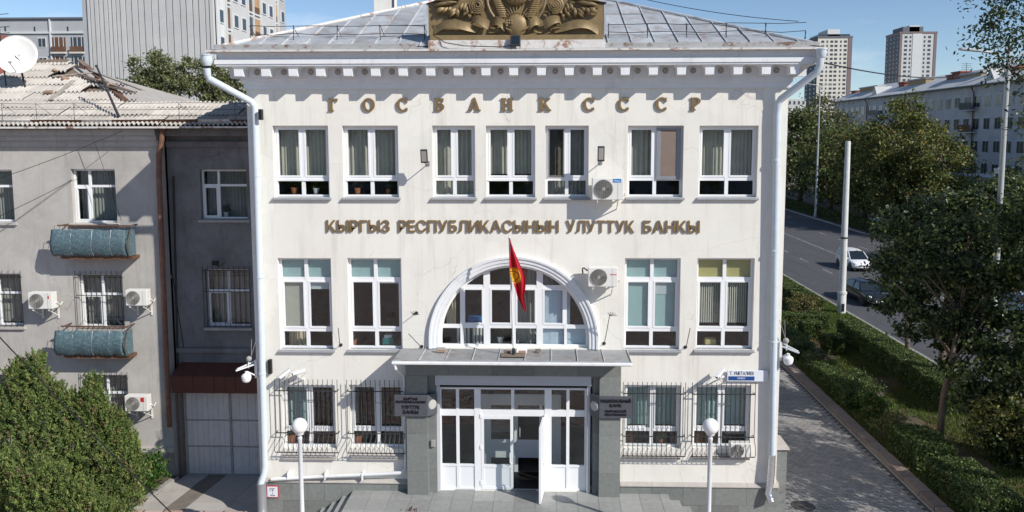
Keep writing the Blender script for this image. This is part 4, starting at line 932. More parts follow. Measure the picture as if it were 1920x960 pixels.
# ================================================================== emblem over the cornice
YE = -0.34
def e3(px, py, d): return at(px, py, YE-d)
em = thing('emblem_relief', 'bronze coloured relief with ribbons, acanthus leaves and sheaves above the cornice', 'relief', (AX(968,60,YE), YE, AZ(968,77,YE)))
outl = [(803,66),(802,6),(822,4),(845,3),(868,-3),(890,-16),(910,-36),(935,-58),(968,-66),(1001,-58),(1026,-36),(1046,-16),(1068,-3),(1091,3),(1115,5),(1134,8),(1134,66)]
pts = [(e3(x,y,0)[0], e3(x,y,0)[2]) for x, y in outl]
MB().prism(pts, YE, YE+.30).build('back_panel', 'gold', em)
cp = [(800,8),(822,2.5),(845,1.5),(868,-5),(890,-18),(910,-38),(935,-60),(968,-68),(1001,-60),(1026,-38),(1046,-18),(1068,-5),(1091,1.5),(1115,3),(1137,6)]
for i in range(len(cp)-1):
    a, b = e3(*cp[i],0), e3(*cp[i+1],0); MB().bar((a[0],YE+.13,a[2]+.01),(b[0],YE+.13,b[2]+.01),.36,.025,(0,0,1)).build('coping_strip', 'dark_metal', em)
x0, z0 = e3(806,77,.14)[0], e3(806,77,.14)[2]; x1, z1 = e3(1131,63.5,.14)[0], e3(1131,64.5,.14)[2]
MB().box(x0,x1,YE-.15,YE+.28,z0,z1).build('base_course', 'gold', em, bevel=.01)
MB().box(x0-.02,x1+.04,YE-.33,YE+.3,EZ+.035,z0-.002).build('base_apron', 'rusty_white', em)
for px in (802, 1134):
    a = e3(px, 40, 0); MB().box(a[0]-.03,a[0]+.02,YE-.012,YE+.32,z1,e3(px,7,0)[2]).build('edge_strip', 'roof_metal', em)
def mir(pts): return [(1936-p[0],)+tuple(p[1:]) for p in pts]
def ribbon(top, bot, th=.035, name='ribbon'):
    """top, bot: (px, py, depth) along the two edges"""
    n = 18
    def samp(P, t):
        s_ = t*(len(P)-1); i = min(int(s_), len(P)-2); f_ = s_-i
        p0, p1, p2, p3 = P[max(i-1,0)], P[i], P[i+1], P[min(i+2,len(P)-1)]
        return tuple(.5*((2*p1[k])+(-p0[k]+p2[k])*f_+(2*p0[k]-5*p1[k]+4*p2[k]-p3[k])*f_*f_+(-p0[k]+3*p1[k]-3*p2[k]+p3[k])*f_**3) for k in range(3))
    V = []; 
    for i in range(n+1):
        t = i/n; a, b = samp(top, t), samp(bot, t)
        A, Bp = e3(*a), e3(*b); mid_ = e3((a[0]+b[0])/2,(a[1]+b[1])/2,(a[2]+b[2])/2-.03)
        V += [A, mid_, Bp, (Bp[0],Bp[1]+th,Bp[2]), (A[0],A[1]+th,A[2])]
    F = []
    for i in range(n):
        for k in range(5): F.append((i*5+k,i*5+(k+1)%5,(i+1)*5+(k+1)%5,(i+1)*5+k))
    F += [(0,1,2,3,4),tuple(n*5+k for k in (4,3,2,1,0))]
    return MB().add(V, F).build(name, 'gold', em, smooth=True)
def cc(P, ox=800, oy=0, s=.0938): return [(ox+p[0]*s, oy+p[1]*s, p[2]) for p in P]
R1 = (cc([(120,500,.03),(190,505,.05),(260,470,.11),(340,410,.17),(480,388,.22),(640,398,.22),(780,440,.18),(860,468,.13),(1060,545,.08)]),
      cc([(160,690,.04),(180,680,.06),(260,625,.12),(350,575,.18),(500,558,.23),(650,578,.23),(800,615,.19),(900,640,.14),(1020,660,.09)]))
R2 = (cc([(880,470,.08),(905,400,.13),(935,325,.19),(990,303,.23),(1090,312,.24),(1180,352,.22),(1265,425,.16)]),
      cc([(885,560,.08),(915,470,.13),(960,455,.19),(1020,470,.23),(1085,505,.24),(1150,550,.22),(1225,590,.16)]))
R3 = (cc([(1310,460,.08),(1335,390,.14),(1365,330,.19),(1420,322,.23),(1480,350,.24),(1540,385,.22),(1600,420,.15)]),
      cc([(1300,560,.08),(1320,520,.14),(1360,500,.19),(1410,505,.23),(1470,540,.24),(1530,605,.22),(1560,640,.15)]))
R4_ = (cc([(860,530,.12),(960,525,.15),(1050,540,.17),(1095,580,.16),(1095,630,.13)]), cc([(880,560,.12),(960,560,.15),(1040,570,.17),(1070,600,.16),(1040,655,.13)]))
R5 = (cc([(1240,610,.10),(1320,620,.13),(1400,590,.15),(1435,600,.16),(1440,650,.15)]), cc([(1240,655,.10),(1320,662,.13),(1390,640,.15),(1410,640,.16),(1425,662,.15)]))
for (t, b) in (R1, R2, R3, R4_, R5): ribbon(t, b); ribbon(mir(t), mir(b))
def etube(P, r, name, taper=False, n=7):
    pts = [e3(*p) for p in P]; rs = [r*(1-.6*i/(len(P)-1)) if taper else r for i in range(len(P))]
    return MB().tube(pts, rs, n).build(name, 'gold', em, smooth=True)
for mf in (lambda P: P, mir):
    etube(mf(cc([(1545,520,.16),(1570,555,.19),(1620,585,.2),(1680,605,.19),(1705,640,.17),(1695,665,.15)])), .022, 'ribbon_curl')
    # scroll
    sp = []
    for k in range(64):
        a = k*.34; r = 15.5*(1-k/74); sp.append((800+1015*.0938+r*math.cos(a+1.2), 9.5+r*math.sin(a+1.2), .13+.0016*k))
    etube(mf(sp), .036, 'scroll', True); etube(mf(sp[:34]), .03, 'scroll_rim')
    etube(mf(cc([(1205,-260,.2),(1200,-60,.2),(1225,100,.2),(1270,220,.19),(1345,335,.16)])), .038, 'wreath_stem')
    # bound sheaf: stacked bands
    for k in range(12):
        y = 325-k*43; t = k/11.0
        xl = 1420-130*min(1, (325-y)/330.0)-max(0, (0-y))*.02; xr = 1620-125*min(1, (325-y)/330.0)-max(0, -y)*.25
        P = [(xl, y-8, .10),(xl+(xr-xl)*.3, y+4, .18),(xl+(xr-xl)*.7, y+6, .18),(xr, y+2, .10)]
        etube(mf(cc(P)), .028, 'sheaf_band')
    # acanthus leaf lobes: root, tip, half width
    lobes = [((360,160),(165,275),52),((430,150),(300,298),42),((500,140),(410,255),36),((590,180),(425,312),44),((600,230),(440,372),36),((640,150),(620,372),42),((720,60),(680,250),36),((790,60),(745,275),36),((820,110),(820,330),26),
             ((520,70),(120,130),44),((600,40),(250,110),34),((560,10),(110,30),38),((700,-30),(330,40),40),((850,200),(700,370),30),((860,260),(870,390),34),((870,220),(945,270),34)]
    for (r0, tp, hw) in lobes:
        n = 7; V = []; dxy = np.array([tp[0]-r0[0], tp[1]-r0[1]], float); ln = np.hypot(*dxy); nn = np.array([-dxy[1], dxy[0]])/ln
        for i in range(n+1):
            t = i/n; w_ = hw*math.sin(math.pi*min(1,(.15+.85*t)))**.7*(1.0 if t < .97 else .3); c_ = np.array(r0)+dxy*t+nn*ln*.08*math.sin(math.pi*t); dep = .05+.14*math.sin(math.pi*(.15+.75*t))
            for (s_, dd) in ((-1,-.07),(-.45,.0),(0,-.022),(.45,.0),(1,-.07)):
                q = c_+nn*w_*s_; V.append((q[0], q[1], dep+dd))
        P3 = [e3(*p) for p in mf(cc(V))]
        MB().add(P3, [(i*5+k,i*5+k+1,(i+1)*5+k+1,(i+1)*5+k) for i in range(n) for k in range(4)]).build('acanthus_lobe', 'gold', em, smooth='all')
# globe, rising sun and its rays
gc = e3(968,-14,.10); MB().sphere(gc, (.36,.22,.36), 24, 14).build('globe', 'gold', em, smooth='all')
for a in (-40,-20,0,20,40): MB().tube([(gc[0]+.37*math.sin(R_(a))*math.cos(R_(b)), gc[1]-.23*math.cos(R_(a))*math.cos(R_(b)), gc[2]+.365*math.sin(R_(b))) for b in range(-80,81,20)], .007, 5).build('meridian', 'gold', em)
sc_ = e3(969,47,.08); MB().sphere((sc_[0],sc_[1],sc_[2]), (.31,.16,.32), 24, 12).build('rising_sun', 'gold', em, smooth='all')
for k in range(13):
    a = R_(28+k*124/12); p0 = (sc_[0]+.34*math.cos(a), sc_[1]-.10, sc_[2]+.32*math.sin(a)); p1 = (sc_[0]+.56*math.cos(a), sc_[1]-.05, sc_[2]+.52*math.sin(a))
    MB().tube([p0,p1], [.018,.007], 5).build('sun_ray', 'gold', em)
for k in range(7):
    MB().sphere(e3(950+(k%3)*4.5,39+(k//3)*4.5,.25), (.035,.03,.035), 8, 6).build('cotton_boll', 'gold', em, smooth='all')
# ================================================================== things fixed to the bank
def floodlight(name, label, px, py, Yl, w, h, tilt, arm, group, mcase='dark_metal'):
    c = at(px, py, -Yl); t = thing(name, label, 'floodlight', c, group)
    ca, sa = math.cos(tilt), math.sin(tilt)
    def T(x, y, z): return (c[0]+x, c[1]+y*ca-z*sa, c[2]+y*sa+z*ca)
    def hb(x0,x1,y0,y1,z0,z1): return MB().hexa([T(x0,y0,z0),T(x1,y0,z0),T(x1,y1,z0),T(x0,y1,z0)],[T(x0,y0,z1),T(x1,y0,z1),T(x1,y1,z1),T(x0,y1,z1)])
    hb(-w/2,w/2,-.02,.05,-h/2,h/2).build('housing', mcase, t, bevel=.008); hb(-w*.36,w*.36,-.026,-.02,-h*.38,h*.40).build('lens', 'ac_grille' if arm else 'car_glass', t)
    for k in range(4): x = -w*.35+k*w*.233; hb(x-.006,x+.006,.05,.085,-h*.4,h*.4).build('cooling_fin', mcase, t)
    if arm: MB().tube([T(0,.05,-h*.5),T(.0,.10,-h*.62),(c[0]+.02,-.02,c[2]-h*.62)], .014, 6).build('arm', 'grey_metal', t); MB().box(c[0]-.03,c[0]+.07,-.02,0,c[2]-h*.75,c[2]-h*.4).build('mount_plate', 'grey_metal', t)
    return t
floodlight('floodlight', 'slim grey floodlight on a bracket between the second and third top floor windows', 795, 293, .58, .19, .38, .25, True, 'wall floodlights')
floodlight('floodlight', 'slim grey floodlight above the air conditioner with the blue badge', 1127, 288.5, .50, .19, .42, .15, True, 'wall floodlights')
f3 = floodlight('floodlight', 'dark boxy floodlight standing on the eave below the bronze relief', 966.5, 76, .80, .28, .30, -.35, False, None)
c = at(966.5,76,-.8); MB().bar((c[0]-.12,c[1]+.02,EZ+.01),(c[0]-.12,c[1]+.04,c[2]),.02,.03).build('stirrup','dark_metal',f3); MB().bar((c[0]+.12,c[1]+.02,EZ+.01),(c[0]+.12,c[1]+.04,c[2]),.02,.03).build('stirrup','dark_metal',f3)
MB().tube([at(812,66,-.6),at(835,80,-.75),at(870,86,-.79),at(940,88,-.79),at(962,84,-.76)], .012, 5).build('cable', 'black', f3)

def make_ac(w=.80, h=.56, dp=.30, badge=None, seed=0, bracket=True):
    """outdoor unit: local origin at the middle of its foot, back towards +y, front at -y"""
    t = thing('air_conditioner', 'x', 'air conditioner', (0,0,0))
    MB().box(-w/2,w/2,-dp,0,0,h).build('casing', 'ac_white', t, bevel=.015)
    fx, fz, r = -w*.14, h*.5, h*.43
    MB().lathe([(r,-.002),(r,-.012),(.0,-.012)], (fx,-dp,fz), 24, 'y').build('fan_recess', 'ac_dark', t)
    for k in range(5):
        a = k*2*math.pi/5; b = MB(); q = []
        for (rr, da) in ((.05,-.3),(r*.9,-.42),(r*.9,.28),(.05,.35)): q.append((fx+rr*math.cos(a+da), -dp-.016-.004*(da > 0), fz+rr*math.sin(a+da)))
        b.poly(*q); b.build('fan_blade', 'dark_metal', t)
    for rr in (r*.97, r*.85, r*.73, r*.61, r*.49, r*.37, r*.25): MB().tube([(fx+rr*math.cos(2*math.pi*k/20), -dp-.026, fz+rr*math.sin(2*math.pi*k/20)) for k in range(21)], .0055, 4, False).build('grille_ring', 'ac_grille', t)
    for k in range(8): x = fx-r*.86+k*r*1.72/7; hh = math.sqrt(max(r*r-(x-fx)**2, .001)); MB().bar((x,-dp-.024,fz-hh),(x,-dp-.024,fz+hh),.006,.006,(1,0,0)).build('grille_bar', 'ac_grille', t)
    MB().lathe([(r*.2,-.02),(r*.18,-.032),(0,-.034)], (fx,-dp,fz), 12, 'y').build('fan_hub', 'ac_grille', t)
    MB().box(w*.31,w*.315,-dp-.003,-dp+.01,.01,h-.01).build('panel_seam', 'ac_dark', t)
    if badge: 
        bm, x0, x1, z0, z1 = badge; MB().box(x0*w,x1*w,-dp-.005,-dp-.002,z0*h,z1*h).build('badge', bm, t)
    for x in (-w*.33, w*.33):
        MB().box(x-.03,x+.03,-dp+.02,-.02,-.03,-.001).build('foot', 'ac_grille', t)
        if bracket: MB().bar((x,-dp,-.045),(x,.24,-.045),.03,.028).build('bracket', 'ac_white', t); MB().bar((x,-dp+.05,-.06),(x,.24,-.34),.024,.024).build('bracket_strut', 'ac_white', t); MB().box(x-.03,x+.03,.225,.245,-.42,.02).build('wall_plate', 'ac_white', t)
    MB().tube([(w*.5,-.10,h*.3),(w*.5+.05,-.08,h*.34),(w*.5+.07,-.02,h*.2),(w*.5+.02,.10,h*.1),(w*.5+.02,.24,h*.25)], .016, 6).build('hose', 'ac_white', t, smooth=True)
    return t
def set_ac(t, px, py, Y, label, rotz=0):
    t.location = at(px, py, Y); t.rotation_euler.z = rotz; t['label'] = label; t['group'] = 'air conditioner outdoor units'
a1 = make_ac(.86,.60,.32,('print_blue',.16,.42,.80,.97)); set_ac(a1, 1138, 373, -.18, 'air conditioner unit with a blue corner badge below the third floor windows of the bank')
word('Midea', -.86*-.19, .86*.39, .60*.84, .05, -.327, 'sign_white', a1, .004, .0, .05, 'letter')
a2 = make_ac(.82,.54,.30,('print_red',.24,.46,.62,.66)); set_ac(a2, 1129, 534, -.20, 'air conditioner unit beside the arched window on the white facade')
t = a2; MB().tube([(-.42,-.12,.42),(-.52,-.1,.5),(-.56,.02,.46),(-.54,.16,.30)], .022, 6).build('hose', 'ac_dark', t, smooth=True)
a3 = make_ac(.58,.42,.26,None,0,False); set_ac(a3, 1384, 851.5, -.02, 'small air conditioner unit caged behind the window grille nearest the right corner')
# ---------------------------------------------------------------- cameras
def bullet(label, px, py, Yc, head, foot_px, group='security cameras'):
    c = Vector(at(px, py, -Yc)); t = thing('security_camera', label, 'camera', tuple(c), group); hd = Vector(head).normalized(); L_ = .36
    b, e = c-hd*L_/2, c+hd*L_/2
    MB().tube([b, e], .055, 12).build('body', 'white_paint', t, smooth=True); MB().tube([e-hd*.005, e+hd*.012], .043, 12).build('lens', 'black', t)
    up = Vector((0,0,1)); MB().bar(b+up*.058, e+hd*.07+up*.058, .125, .016).build('sun_shield', 'white_paint', t, bevel=.006)
    w_ = Vector(at(*foot_px, 0)); MB().tube([c-up*.05, c-up*.14, (w_.x, -.02, w_.z)], .02, 7).build('arm', 'white_paint', t); MB().lathe([(.05,-.02),(.05,0)], (w_.x,-.001,w_.z), 12, 'y').build('base', 'white_paint', t)
    MB().tube([b, b-hd*.05-up*.06, c-up*.22, (w_.x+.05,-.03,w_.z-.16)], .009, 5).build('cable', 'ac_grille', t)
bullet('white bullet camera above the grille, pointing down towards the left corner lamp', 560, 698, .34, (-.75,-.5,-.12), (568,712))
bullet('small white bullet camera tilted left beside the left downpipe', 534, 701, .26, (-.55,-.3,-.42), (531,708))
bullet('white bullet camera just left of the blue street name sign', 1350, 700, .36, (-.62,-.6,-.42), (1357,706))
def dome_arm(label, px, py, s):
    """dome camera on a braced arm off the building corner"""
    c = Vector(at(px, py, -.25)); t = thing('dome_camera', label, 'camera', tuple(c), 'dome cameras on the corners')
    xw = XL if s < 0 else XR
    MB().sphere((c.x,c.y,c.z-.02), (.13,.13,.12), 16, 10).build('dome', 'globe', t, smooth='all'); MB().lathe([(.14,.0),(.14,.07),(.10,.12),(.04,.15),(.04,.2)], (c.x,c.y,c.z), 16).build('cap', 'white_paint', t, smooth=True)
    a = (c.x+s*.28,c.y,c.z+.26); w_ = -s*.02
    MB().bar((c.x+s*.30,c.y,c.z+.22),(xw,-.02,c.z+.36),.05,.04).build('arm','white_paint',t); MB().bar((c.x+s*.30,c.y+.1,c.z+.24),(xw,.12,c.z+.44),.035,.035).build('arm','white_paint',t)
    MB().bar((c.x-s*.02,c.y,c.z+.20),(xw,-.02,c.z+.0),.04,.035).build('arm','white_paint',t)
    MB().box(xw-.035,xw+.035,-.06,.12,c.z-.06,c.z+.48).build('wall_plate','white_paint',t)
    MB().sphere((c.x+s*.0-s*.02,c.y+.2,c.z+.52), .085, 12, 8).build('small_camera', 'ac_grille', t, smooth='all'); MB().tube([(c.x,c.y+.2,c.z+.46),(c.x,c.y+.2,c.z+.24)],.02,6).build('small_camera_post','white_paint',t)
    for (dx_, dz_) in ((-.35,.9),(-.1,.85)): MB().tube([(xw+s*.1,-.1,c.z+.62),(xw+s*.1+dx_*-s*-1*.6,-.2,c.z+.62+dz_*.6)], .008, 5).build('antenna', 'ac_grille', t)
    return t
dome_arm('white dome camera on a braced arm beside the red brown gate canopy', 462, 709, -1)
dome_arm('white dome camera on a braced arm over the side pavement', 1478, 676, 1)
# small junction boxes and flag brackets on the wall
tag(MB().box(*[AX(504,693,-.05),AX(510,693,-.05)],-.12,0,AZ(507,700,-.05),AZ(507,674,-.05)).build('junction_box','black'), 'small black box on the wall right of the left downpipe', 'box')
tag(MB().box(*[AX(488,218,-.2),AX(494,218,-.2)],-.35,-.2,AZ(490,225,-.2),AZ(490,205,-.2)).build('black_speaker','black'), 'small black speaker box on the left downpipe below the cornice', 'speaker')
def spike(label, px, py, foot, rod):
    c = Vector(at(*foot, -.08)); t = thing('wire_bracket', label, 'bracket', tuple(c), 'wire brackets on the facade'); h_ = Vector(at(px, py, -.45))
    MB().tube([(c.x,0,c.z),(c.x,-.12,c.z+.02),h_], .011, 5).build('rod', 'dark_metal', t); MB().lathe([(.05,-.02),(.05,0)],(c.x,-.001,c.z),10,'y').build('base','dark_metal',t)
    if rod:
        for k in range(5): a = -.6+k*.5; MB().tube([h_, h_+Vector((math.sin(a)*.16+.04, -.05, .12*math.cos(a)))], .008, 5).build('prong', 'dark_metal', t)
spike('wire bracket with prongs between the left windows and the arch', 774, 590, (780,588), True)
spike('long thin rod bracket slanting up by the foot of the arch on its left', 766, 626, (790,651), False)
spike('wire bracket with prongs below the air conditioner right of the arch', 1143, 592, (1133,645), True)
spike('thin rod bracket between the two middle floor windows left of the arch', 634, 615, (638,648), False)
spike('thin rod bracket between the two middle floor windows right of the arch', 1294, 615, (1286,652), False)
# ---------------------------------------------------------------- signs
def plaque(label, side, cap):
    q = 0 if side < 0 else 1; a, b = PLX[q]
    x0, x1 = (AX(739.5,770,-.42), b+.012) if side < 0 else (a-.012, AX(1185.5,770,-.42))
    z0, z1 = AZ(960,782.5,-.42), AZ(960,742.5,-.42)
    t = thing('bank_plaque', label, 'sign', ((x0+x1)/2,-.42,z0), 'bank name plaques')
    MB().box(x0,x1,-.42,-.336,z0,z1).build('front_panel', 'plaque', t, bevel=.008)
    rx = b if side < 0 else a; xa, xb = (rx+.002, rx+.19) if side < 0 else (rx-.19, rx-.002)
    # canted return towards the doors with a round coin medallion
    o = side*-1
    A = [(rx+o*.014,-.42,z0),(rx+o*.26,-.17,z0),(rx+o*.23,-.15,z0),(rx+o*.004,-.337,z0)]
    MB().hexa(A, [(p[0],p[1],z1) for p in A]).build('return_panel', 'plaque', t)
    m = Vector((rx+o*.137,-.295,(z0+z1)/2)); nrm = Vector((o*.25,-.246,0)).normalized()*1.0; nrm = Vector((o*.7,-.71,0)); u_ = Vector((.71*o,.70,0)); r = .145
    for (rr, h0, h1, nm) in ((r,.0,.022,'medallion'),(r*.8,.02,.03,'medallion_centre')):
        V = [m+nrm*h0+(u_*math.cos(2*math.pi*k/20)+Vector((0,0,1))*math.sin(2*math.pi*k/20))*rr for k in range(20)]+[m+nrm*h1+(u_*math.cos(2*math.pi*k/20)+Vector((0,0,1))*math.sin(2*math.pi*k/20))*rr*.93 for k in range(20)]
        MB().add(V, [(k,(k+1)%20,20+(k+1)%20,20+k) for k in range(20)]+[tuple(range(20,40))]).build(nm, 'medallion', t)
    xm_ = (x0+x1)/2; H_ = z1-z0
    for (txt, wdt, zz, hh) in cap: word(txt, xm_-wdt/2, xm_+wdt/2, z0+zz*H_, hh*H_, -.428, 'plaque_letter', t, .014, .02, .06)
plaque('dark plaque with raised lettering on the left door pillar', -1, [('КЫРГЫЗ',.40,.78,.11),('РЕСПУБЛИКАСЫНЫН',.86,.63,.11),('УЛУТТУК',.52,.36,.16),('БАНКЫ',.44,.13,.16)])
plaque('dark plaque with raised lettering on the right door pillar', 1, [('НАЦИОНАЛЬНЫЙ',.86,.74,.14),('БАНК',.34,.53,.14),('КЫРГЫЗСКОЙ',.60,.28,.10),('РЕСПУБЛИКИ',.60,.12,.10)])
# street name sign
x0, x1, z0, z1 = AX(1364,705,-.1), AX(1440,705,-.1), AZ(1400,715.5,-.1), AZ(1400,695,-.1)
t = thing('street_sign', 'white and blue street name sign at the right corner of the bank', 'sign', ((x0+x1)/2,-.1,z0))
MB().box(x0,x1,-.085,-.055,z0,z1).build('board', 'sign_white', t, bevel=.006); xa, xb = AX(1366,705,-.1), AX(1415,705,-.1); zm = AZ(1400,706,-.1)
MB().box(xa,xb,-.09,-.0852,z0+.03,zm).build('blue_band', 'sign_blue', t); zt_ = AZ(1400,703.5,-.1)
word('Т. УМЕТАЛИЕВ', AX(1368.5,700,-.1), AX(1413.5,700,-.1), zt_, AZ(1400,697,-.1)-zt_, -.087, 'sign_ink', t, .006, .008, .06); word('КӨЧӨСҮ', AX(1383,700,-.1), AX(1398,700,-.1), z0+.065, .055, -.092, 'sign_white', t, .004, .006, .06)
# hydrant sign
x0, x1, z0, z1 = AX(500,922,-.12), AX(522,922,-.12), AZ(511,933,-.12), AZ(511,911,-.12)
t = thing('hydrant_sign', 'small white sign with red border on the plinth beside the left downpipe', 'sign', ((x0+x1)/2,-.1,z0))
MB().box(x0,x1,-.122,-.102,z0,z1).build('border', 'print_red', t); MB().box(x0+.022,x1-.022,-.126,-.1222,z0+.022,z1-.022).build('board', 'sign_white', t)
xm_ = (x0+x1)/2; word('ПГ', xm_-.075, xm_+.075, z0+.20, .09, -.1275, 'sign_ink', t, .003, .01, .1); word('I', xm_-.006, xm_+.006, z0+.12, .05, -.1275, 'sign_ink', t, .003, 0, .1); word('30м', xm_-.07, xm_+.07, z0+.05, .05, -.1275, 'sign_ink', t, .003, .01, .1)
tag(MB().box(AX(808.5,832,-.2),AX(816,832,-.2),-.24,-.16,AZ(812,837,-.2),AZ(812,825,-.2)).build('door_intercom','ac_grille',bevel=.008), 'grey intercom box beside the entrance doors', 'intercom')
# ---------------------------------------------------------------- flag
fp = Vector(at(963,657,-.75)); ft = Vector(at(955,446,-.95))
flag = thing('flag', 'red flag with yellow sun hanging limp from a white pole over the canopy', 'flag', tuple(fp))
MB().tube([fp, ft], .026, 10).build('pole', 'flag_pole', flag, smooth=True); MB().sphere(ft, .04, 10, 8).build('finial', 'flag_pole', flag, smooth='all')
MB().lathe([(.10,0),(.10,.03),(.05,.05),(.045,.22),(.03,.24)], (fp.x,fp.y,CZ), 12).build('socket', 'dark_metal', flag)
# limp cloth: left and right outline in the photo, pleated in depth
outline = [(447,954.5,956),(458,954.5,959),(472,955,964),(486,955,970),(500,955,976),(515,956.5,983),(530,962,986),(545,967,985),(556,970,982.5),(566,975,983),(576,979,985.5),(584,984,987)]
nu, nv = 26, 44; V = []; UV = []
ys = [o[0] for o in outline]; ls = [o[1] for o in outline]; rs = [o[2] for o in outline]
for j in range(nv+1):
    py = ys[0]+(ys[-1]-ys[0])*j/nv; lx, rx = np.interp(py, ys, ls), np.interp(py, ys, rs); w_ = rx-lx
    for i in range(nu+1):
        s_ = i/nu; fold = math.sin(s_*math.pi*3.2+.5+j*.05)
        sx = s_+.07*math.sin(s_*2*math.pi*2.0+j*.03)*(1 if .05 < s_ < .95 else 0)
        V.append(at(lx+w_*sx, py+2*math.sin(s_*5), -.95+.2*(py-446)/211-.10*fold*min(1, w_/18)-.05*s_))
        UV.append((.5+(lx+w_*s_-961.5)/54/1.67, .5+(518-py-2*math.sin(s_*5))/54))
fmb = MB().add(V, [(j*(nu+1)+i,j*(nu+1)+i+1,(j+1)*(nu+1)+i+1,(j+1)*(nu+1)+i) for j in range(nv) for i in range(nu)])
fo = fmb.build('cloth', 'flag_cloth', flag, smooth='all'); uvl = fo.data.uv_layers.new(name='UVMap')
for lp_ in fo.data.loops: uvl.data[lp_.index].uv = UV[lp_.vertex_index]
# ---------------------------------------------------------------- loose things on the canopy
def brickat(label, px, py, Y, sz, rz, m='brick'):
    c = at(px, py, Y); o = MB().box(-sz[0]/2,sz[0]/2,-sz[1]/2,sz[1]/2,0,sz[2]).build('loose_brick', m, bevel=.006, origin=(0,0,0)); o.location = (c[0], Y, CZ+.03); o.rotation_euler.z = rz; return tag(o, label, 'brick')
bs = thing('brick_pair', 'pair of stacked pale bricks on the canopy left of the flagpole', 'brick', (AX(827,656,-.45),-.45,CZ+.03))
MB().box(-.125+WL[bs.name][0],.125+WL[bs.name][0],-.51,-.39,CZ+.03,CZ+.095).build('brick','brick',bs,bevel=.006); MB().box(-.115+WL[bs.name][0],.12+WL[bs.name][0],-.50,-.385,CZ+.097,CZ+.16).build('brick','stone_cap',bs,bevel=.006)
tag(MB().box(AX(940,660,-.75),AX(985,660,-.75),-.95,-.62,CZ+.03,CZ+.055).build('flag_base_board','old_wood',bevel=.008), 'dark wooden board under the flagpole on the canopy', 'board')
for (a,b,l) in ((945,958,'left'),(972,986,'right')): tag(MB().box(AX(a,655,-.6),AX(b,655,-.6),-.66,-.55,CZ+.057,CZ+.115).build('weight_brick','old_wood' if l=='left' else 'brick',bevel=.006), 'small dark brick weighing the flagpole board, %s of the pole' % l, 'brick')
gp = at(978,650,-.42); o = MB().hexa([(-.15,-.05,0),(.15,-.09,0),(.15,-.07,0),(-.15,-.03,0)],[(-.11,.08,.17),(.17,.05,.17),(.17,.07,.17),(-.11,.1,.17)]).build('lamp_reflector','white_pvc',origin=(0,0,0)); o.location=(gp[0],-.42,CZ+.03); tag(o,'broken white lamp cover leaning behind the flagpole on the canopy','lamp cover')
brickat('small brown brick right of the flagpole on the canopy', 1009, 654, -.35, (.14,.1,.07), .3, 'old_wood')
# ---------------------------------------------------------------- window plants and boxes
def plant(label, x, y, z, s, pot='terracotta', lm='leaf_bush', n=70):
    t = thing('potted_plant', label, 'plant', (x,y,z), 'pot plants in the windows'); MB().lathe([(.07*s,0),(.10*s,.16*s),(.11*s,.16*s),(.11*s,.19*s),(.09*s,.19*s)], (x,y,z), 12).build('pot', pot, t)
    rng = random.Random(int(x*977)); b = MB()
    for k in range(n):
        a, r, h_ = rng.random()*6.28, rng.random()**.6*.17*s, (.2+rng.random()*.26)*s; cx_, cy_, cz_ = x+r*math.cos(a), y+r*math.sin(a), z+h_; l = .06*s; u_ = rng.random()*6.28
        du = Vector((math.cos(u_), math.sin(u_), rng.uniform(-.3,.7)))*l; dv_ = Vector((-math.sin(u_), math.cos(u_), rng.uniform(-.4,.4)))*l*.45
        cc_ = Vector((cx_,cy_,cz_)); b.poly(cc_-du, cc_+dv_, cc_+du, cc_-dv_)
    b.build('leaves', lm, t); MB().tube([(x,y,z+.15*s),(x,y,z+.38*s)], .008*s, 5).build('stem', 'bark', t)
zf = W3[0][2]+.08
plant('leafy pot plant in the leftmost top floor window, left pane', AX(552,358,.4), .40, zf, .95); plant('leafy pot plant in the leftmost top floor window, right pane', AX(593,358,.4), .40, zf, .85, 'white_paint')
plant('cactus like plant in an orange pot in the second top floor window', AX(671,362,.4), .38, zf, .9, 'terracotta', 'leaf_olive', 40); plant('low plant in an orange pot in the second top floor window, right pane', AX(728,362,.4), .42, zf, .7)
plant('fern like plant in the ground floor window beside the left downpipe', AX(548,838,.4), .36, W1[0][2]+.04, 1.3); plant('pot plant in the ground floor window left of the entrance', AX(672,838,.4), .36, W1[1][2]+.04, 1.2); plant('small plant behind the ground floor window beside the right pillar', AX(1238,838,.4), .36, W1[2][2]+.04, .7)
plant('dark red potted plant in the second middle floor window', AX(664,648,.4), .36, W2[1][2]+.04, .9, 'terracotta', 'leaf_olive'); plant('grass like plant at the foot of the arched window', AX(938,646,.5), .5, AB+.04, .9, 'white_paint')
tag(MB().box(AX(718,645,.4),AX(738,645,.4),.34,.6,W2[1][2]+.06,W2[1][2]+.26).build('storage_box','teal_box',bevel=.008),'teal box stored behind the second middle floor window','box'); tag(MB().box(AX(721,640,.4),AX(735,640,.4),.36,.6,W2[1][2]+.262,W2[1][2]+.34).build('paper_stack','blind_white',bevel=.004),'stack of white paper on the teal box','paper')
tag(MB().box(AX(1322,645,.4),AX(1342,645,.4),.36,.6,W2[3][2]+.05,W2[3][2]+.2).build('paper_box','blind_yellow',bevel=.008),'pale box on the sill of the rightmost middle floor window','box')
tag(MB().box(AX(878,600,.6),AX(903,600,.6),.5,.8,HZ[1][1]-.0,HZ[1][1]+.12).build('blue_folder_stack','print_blue',bevel=.01),'blue folders behind the arched window, second bay from the left','folders')
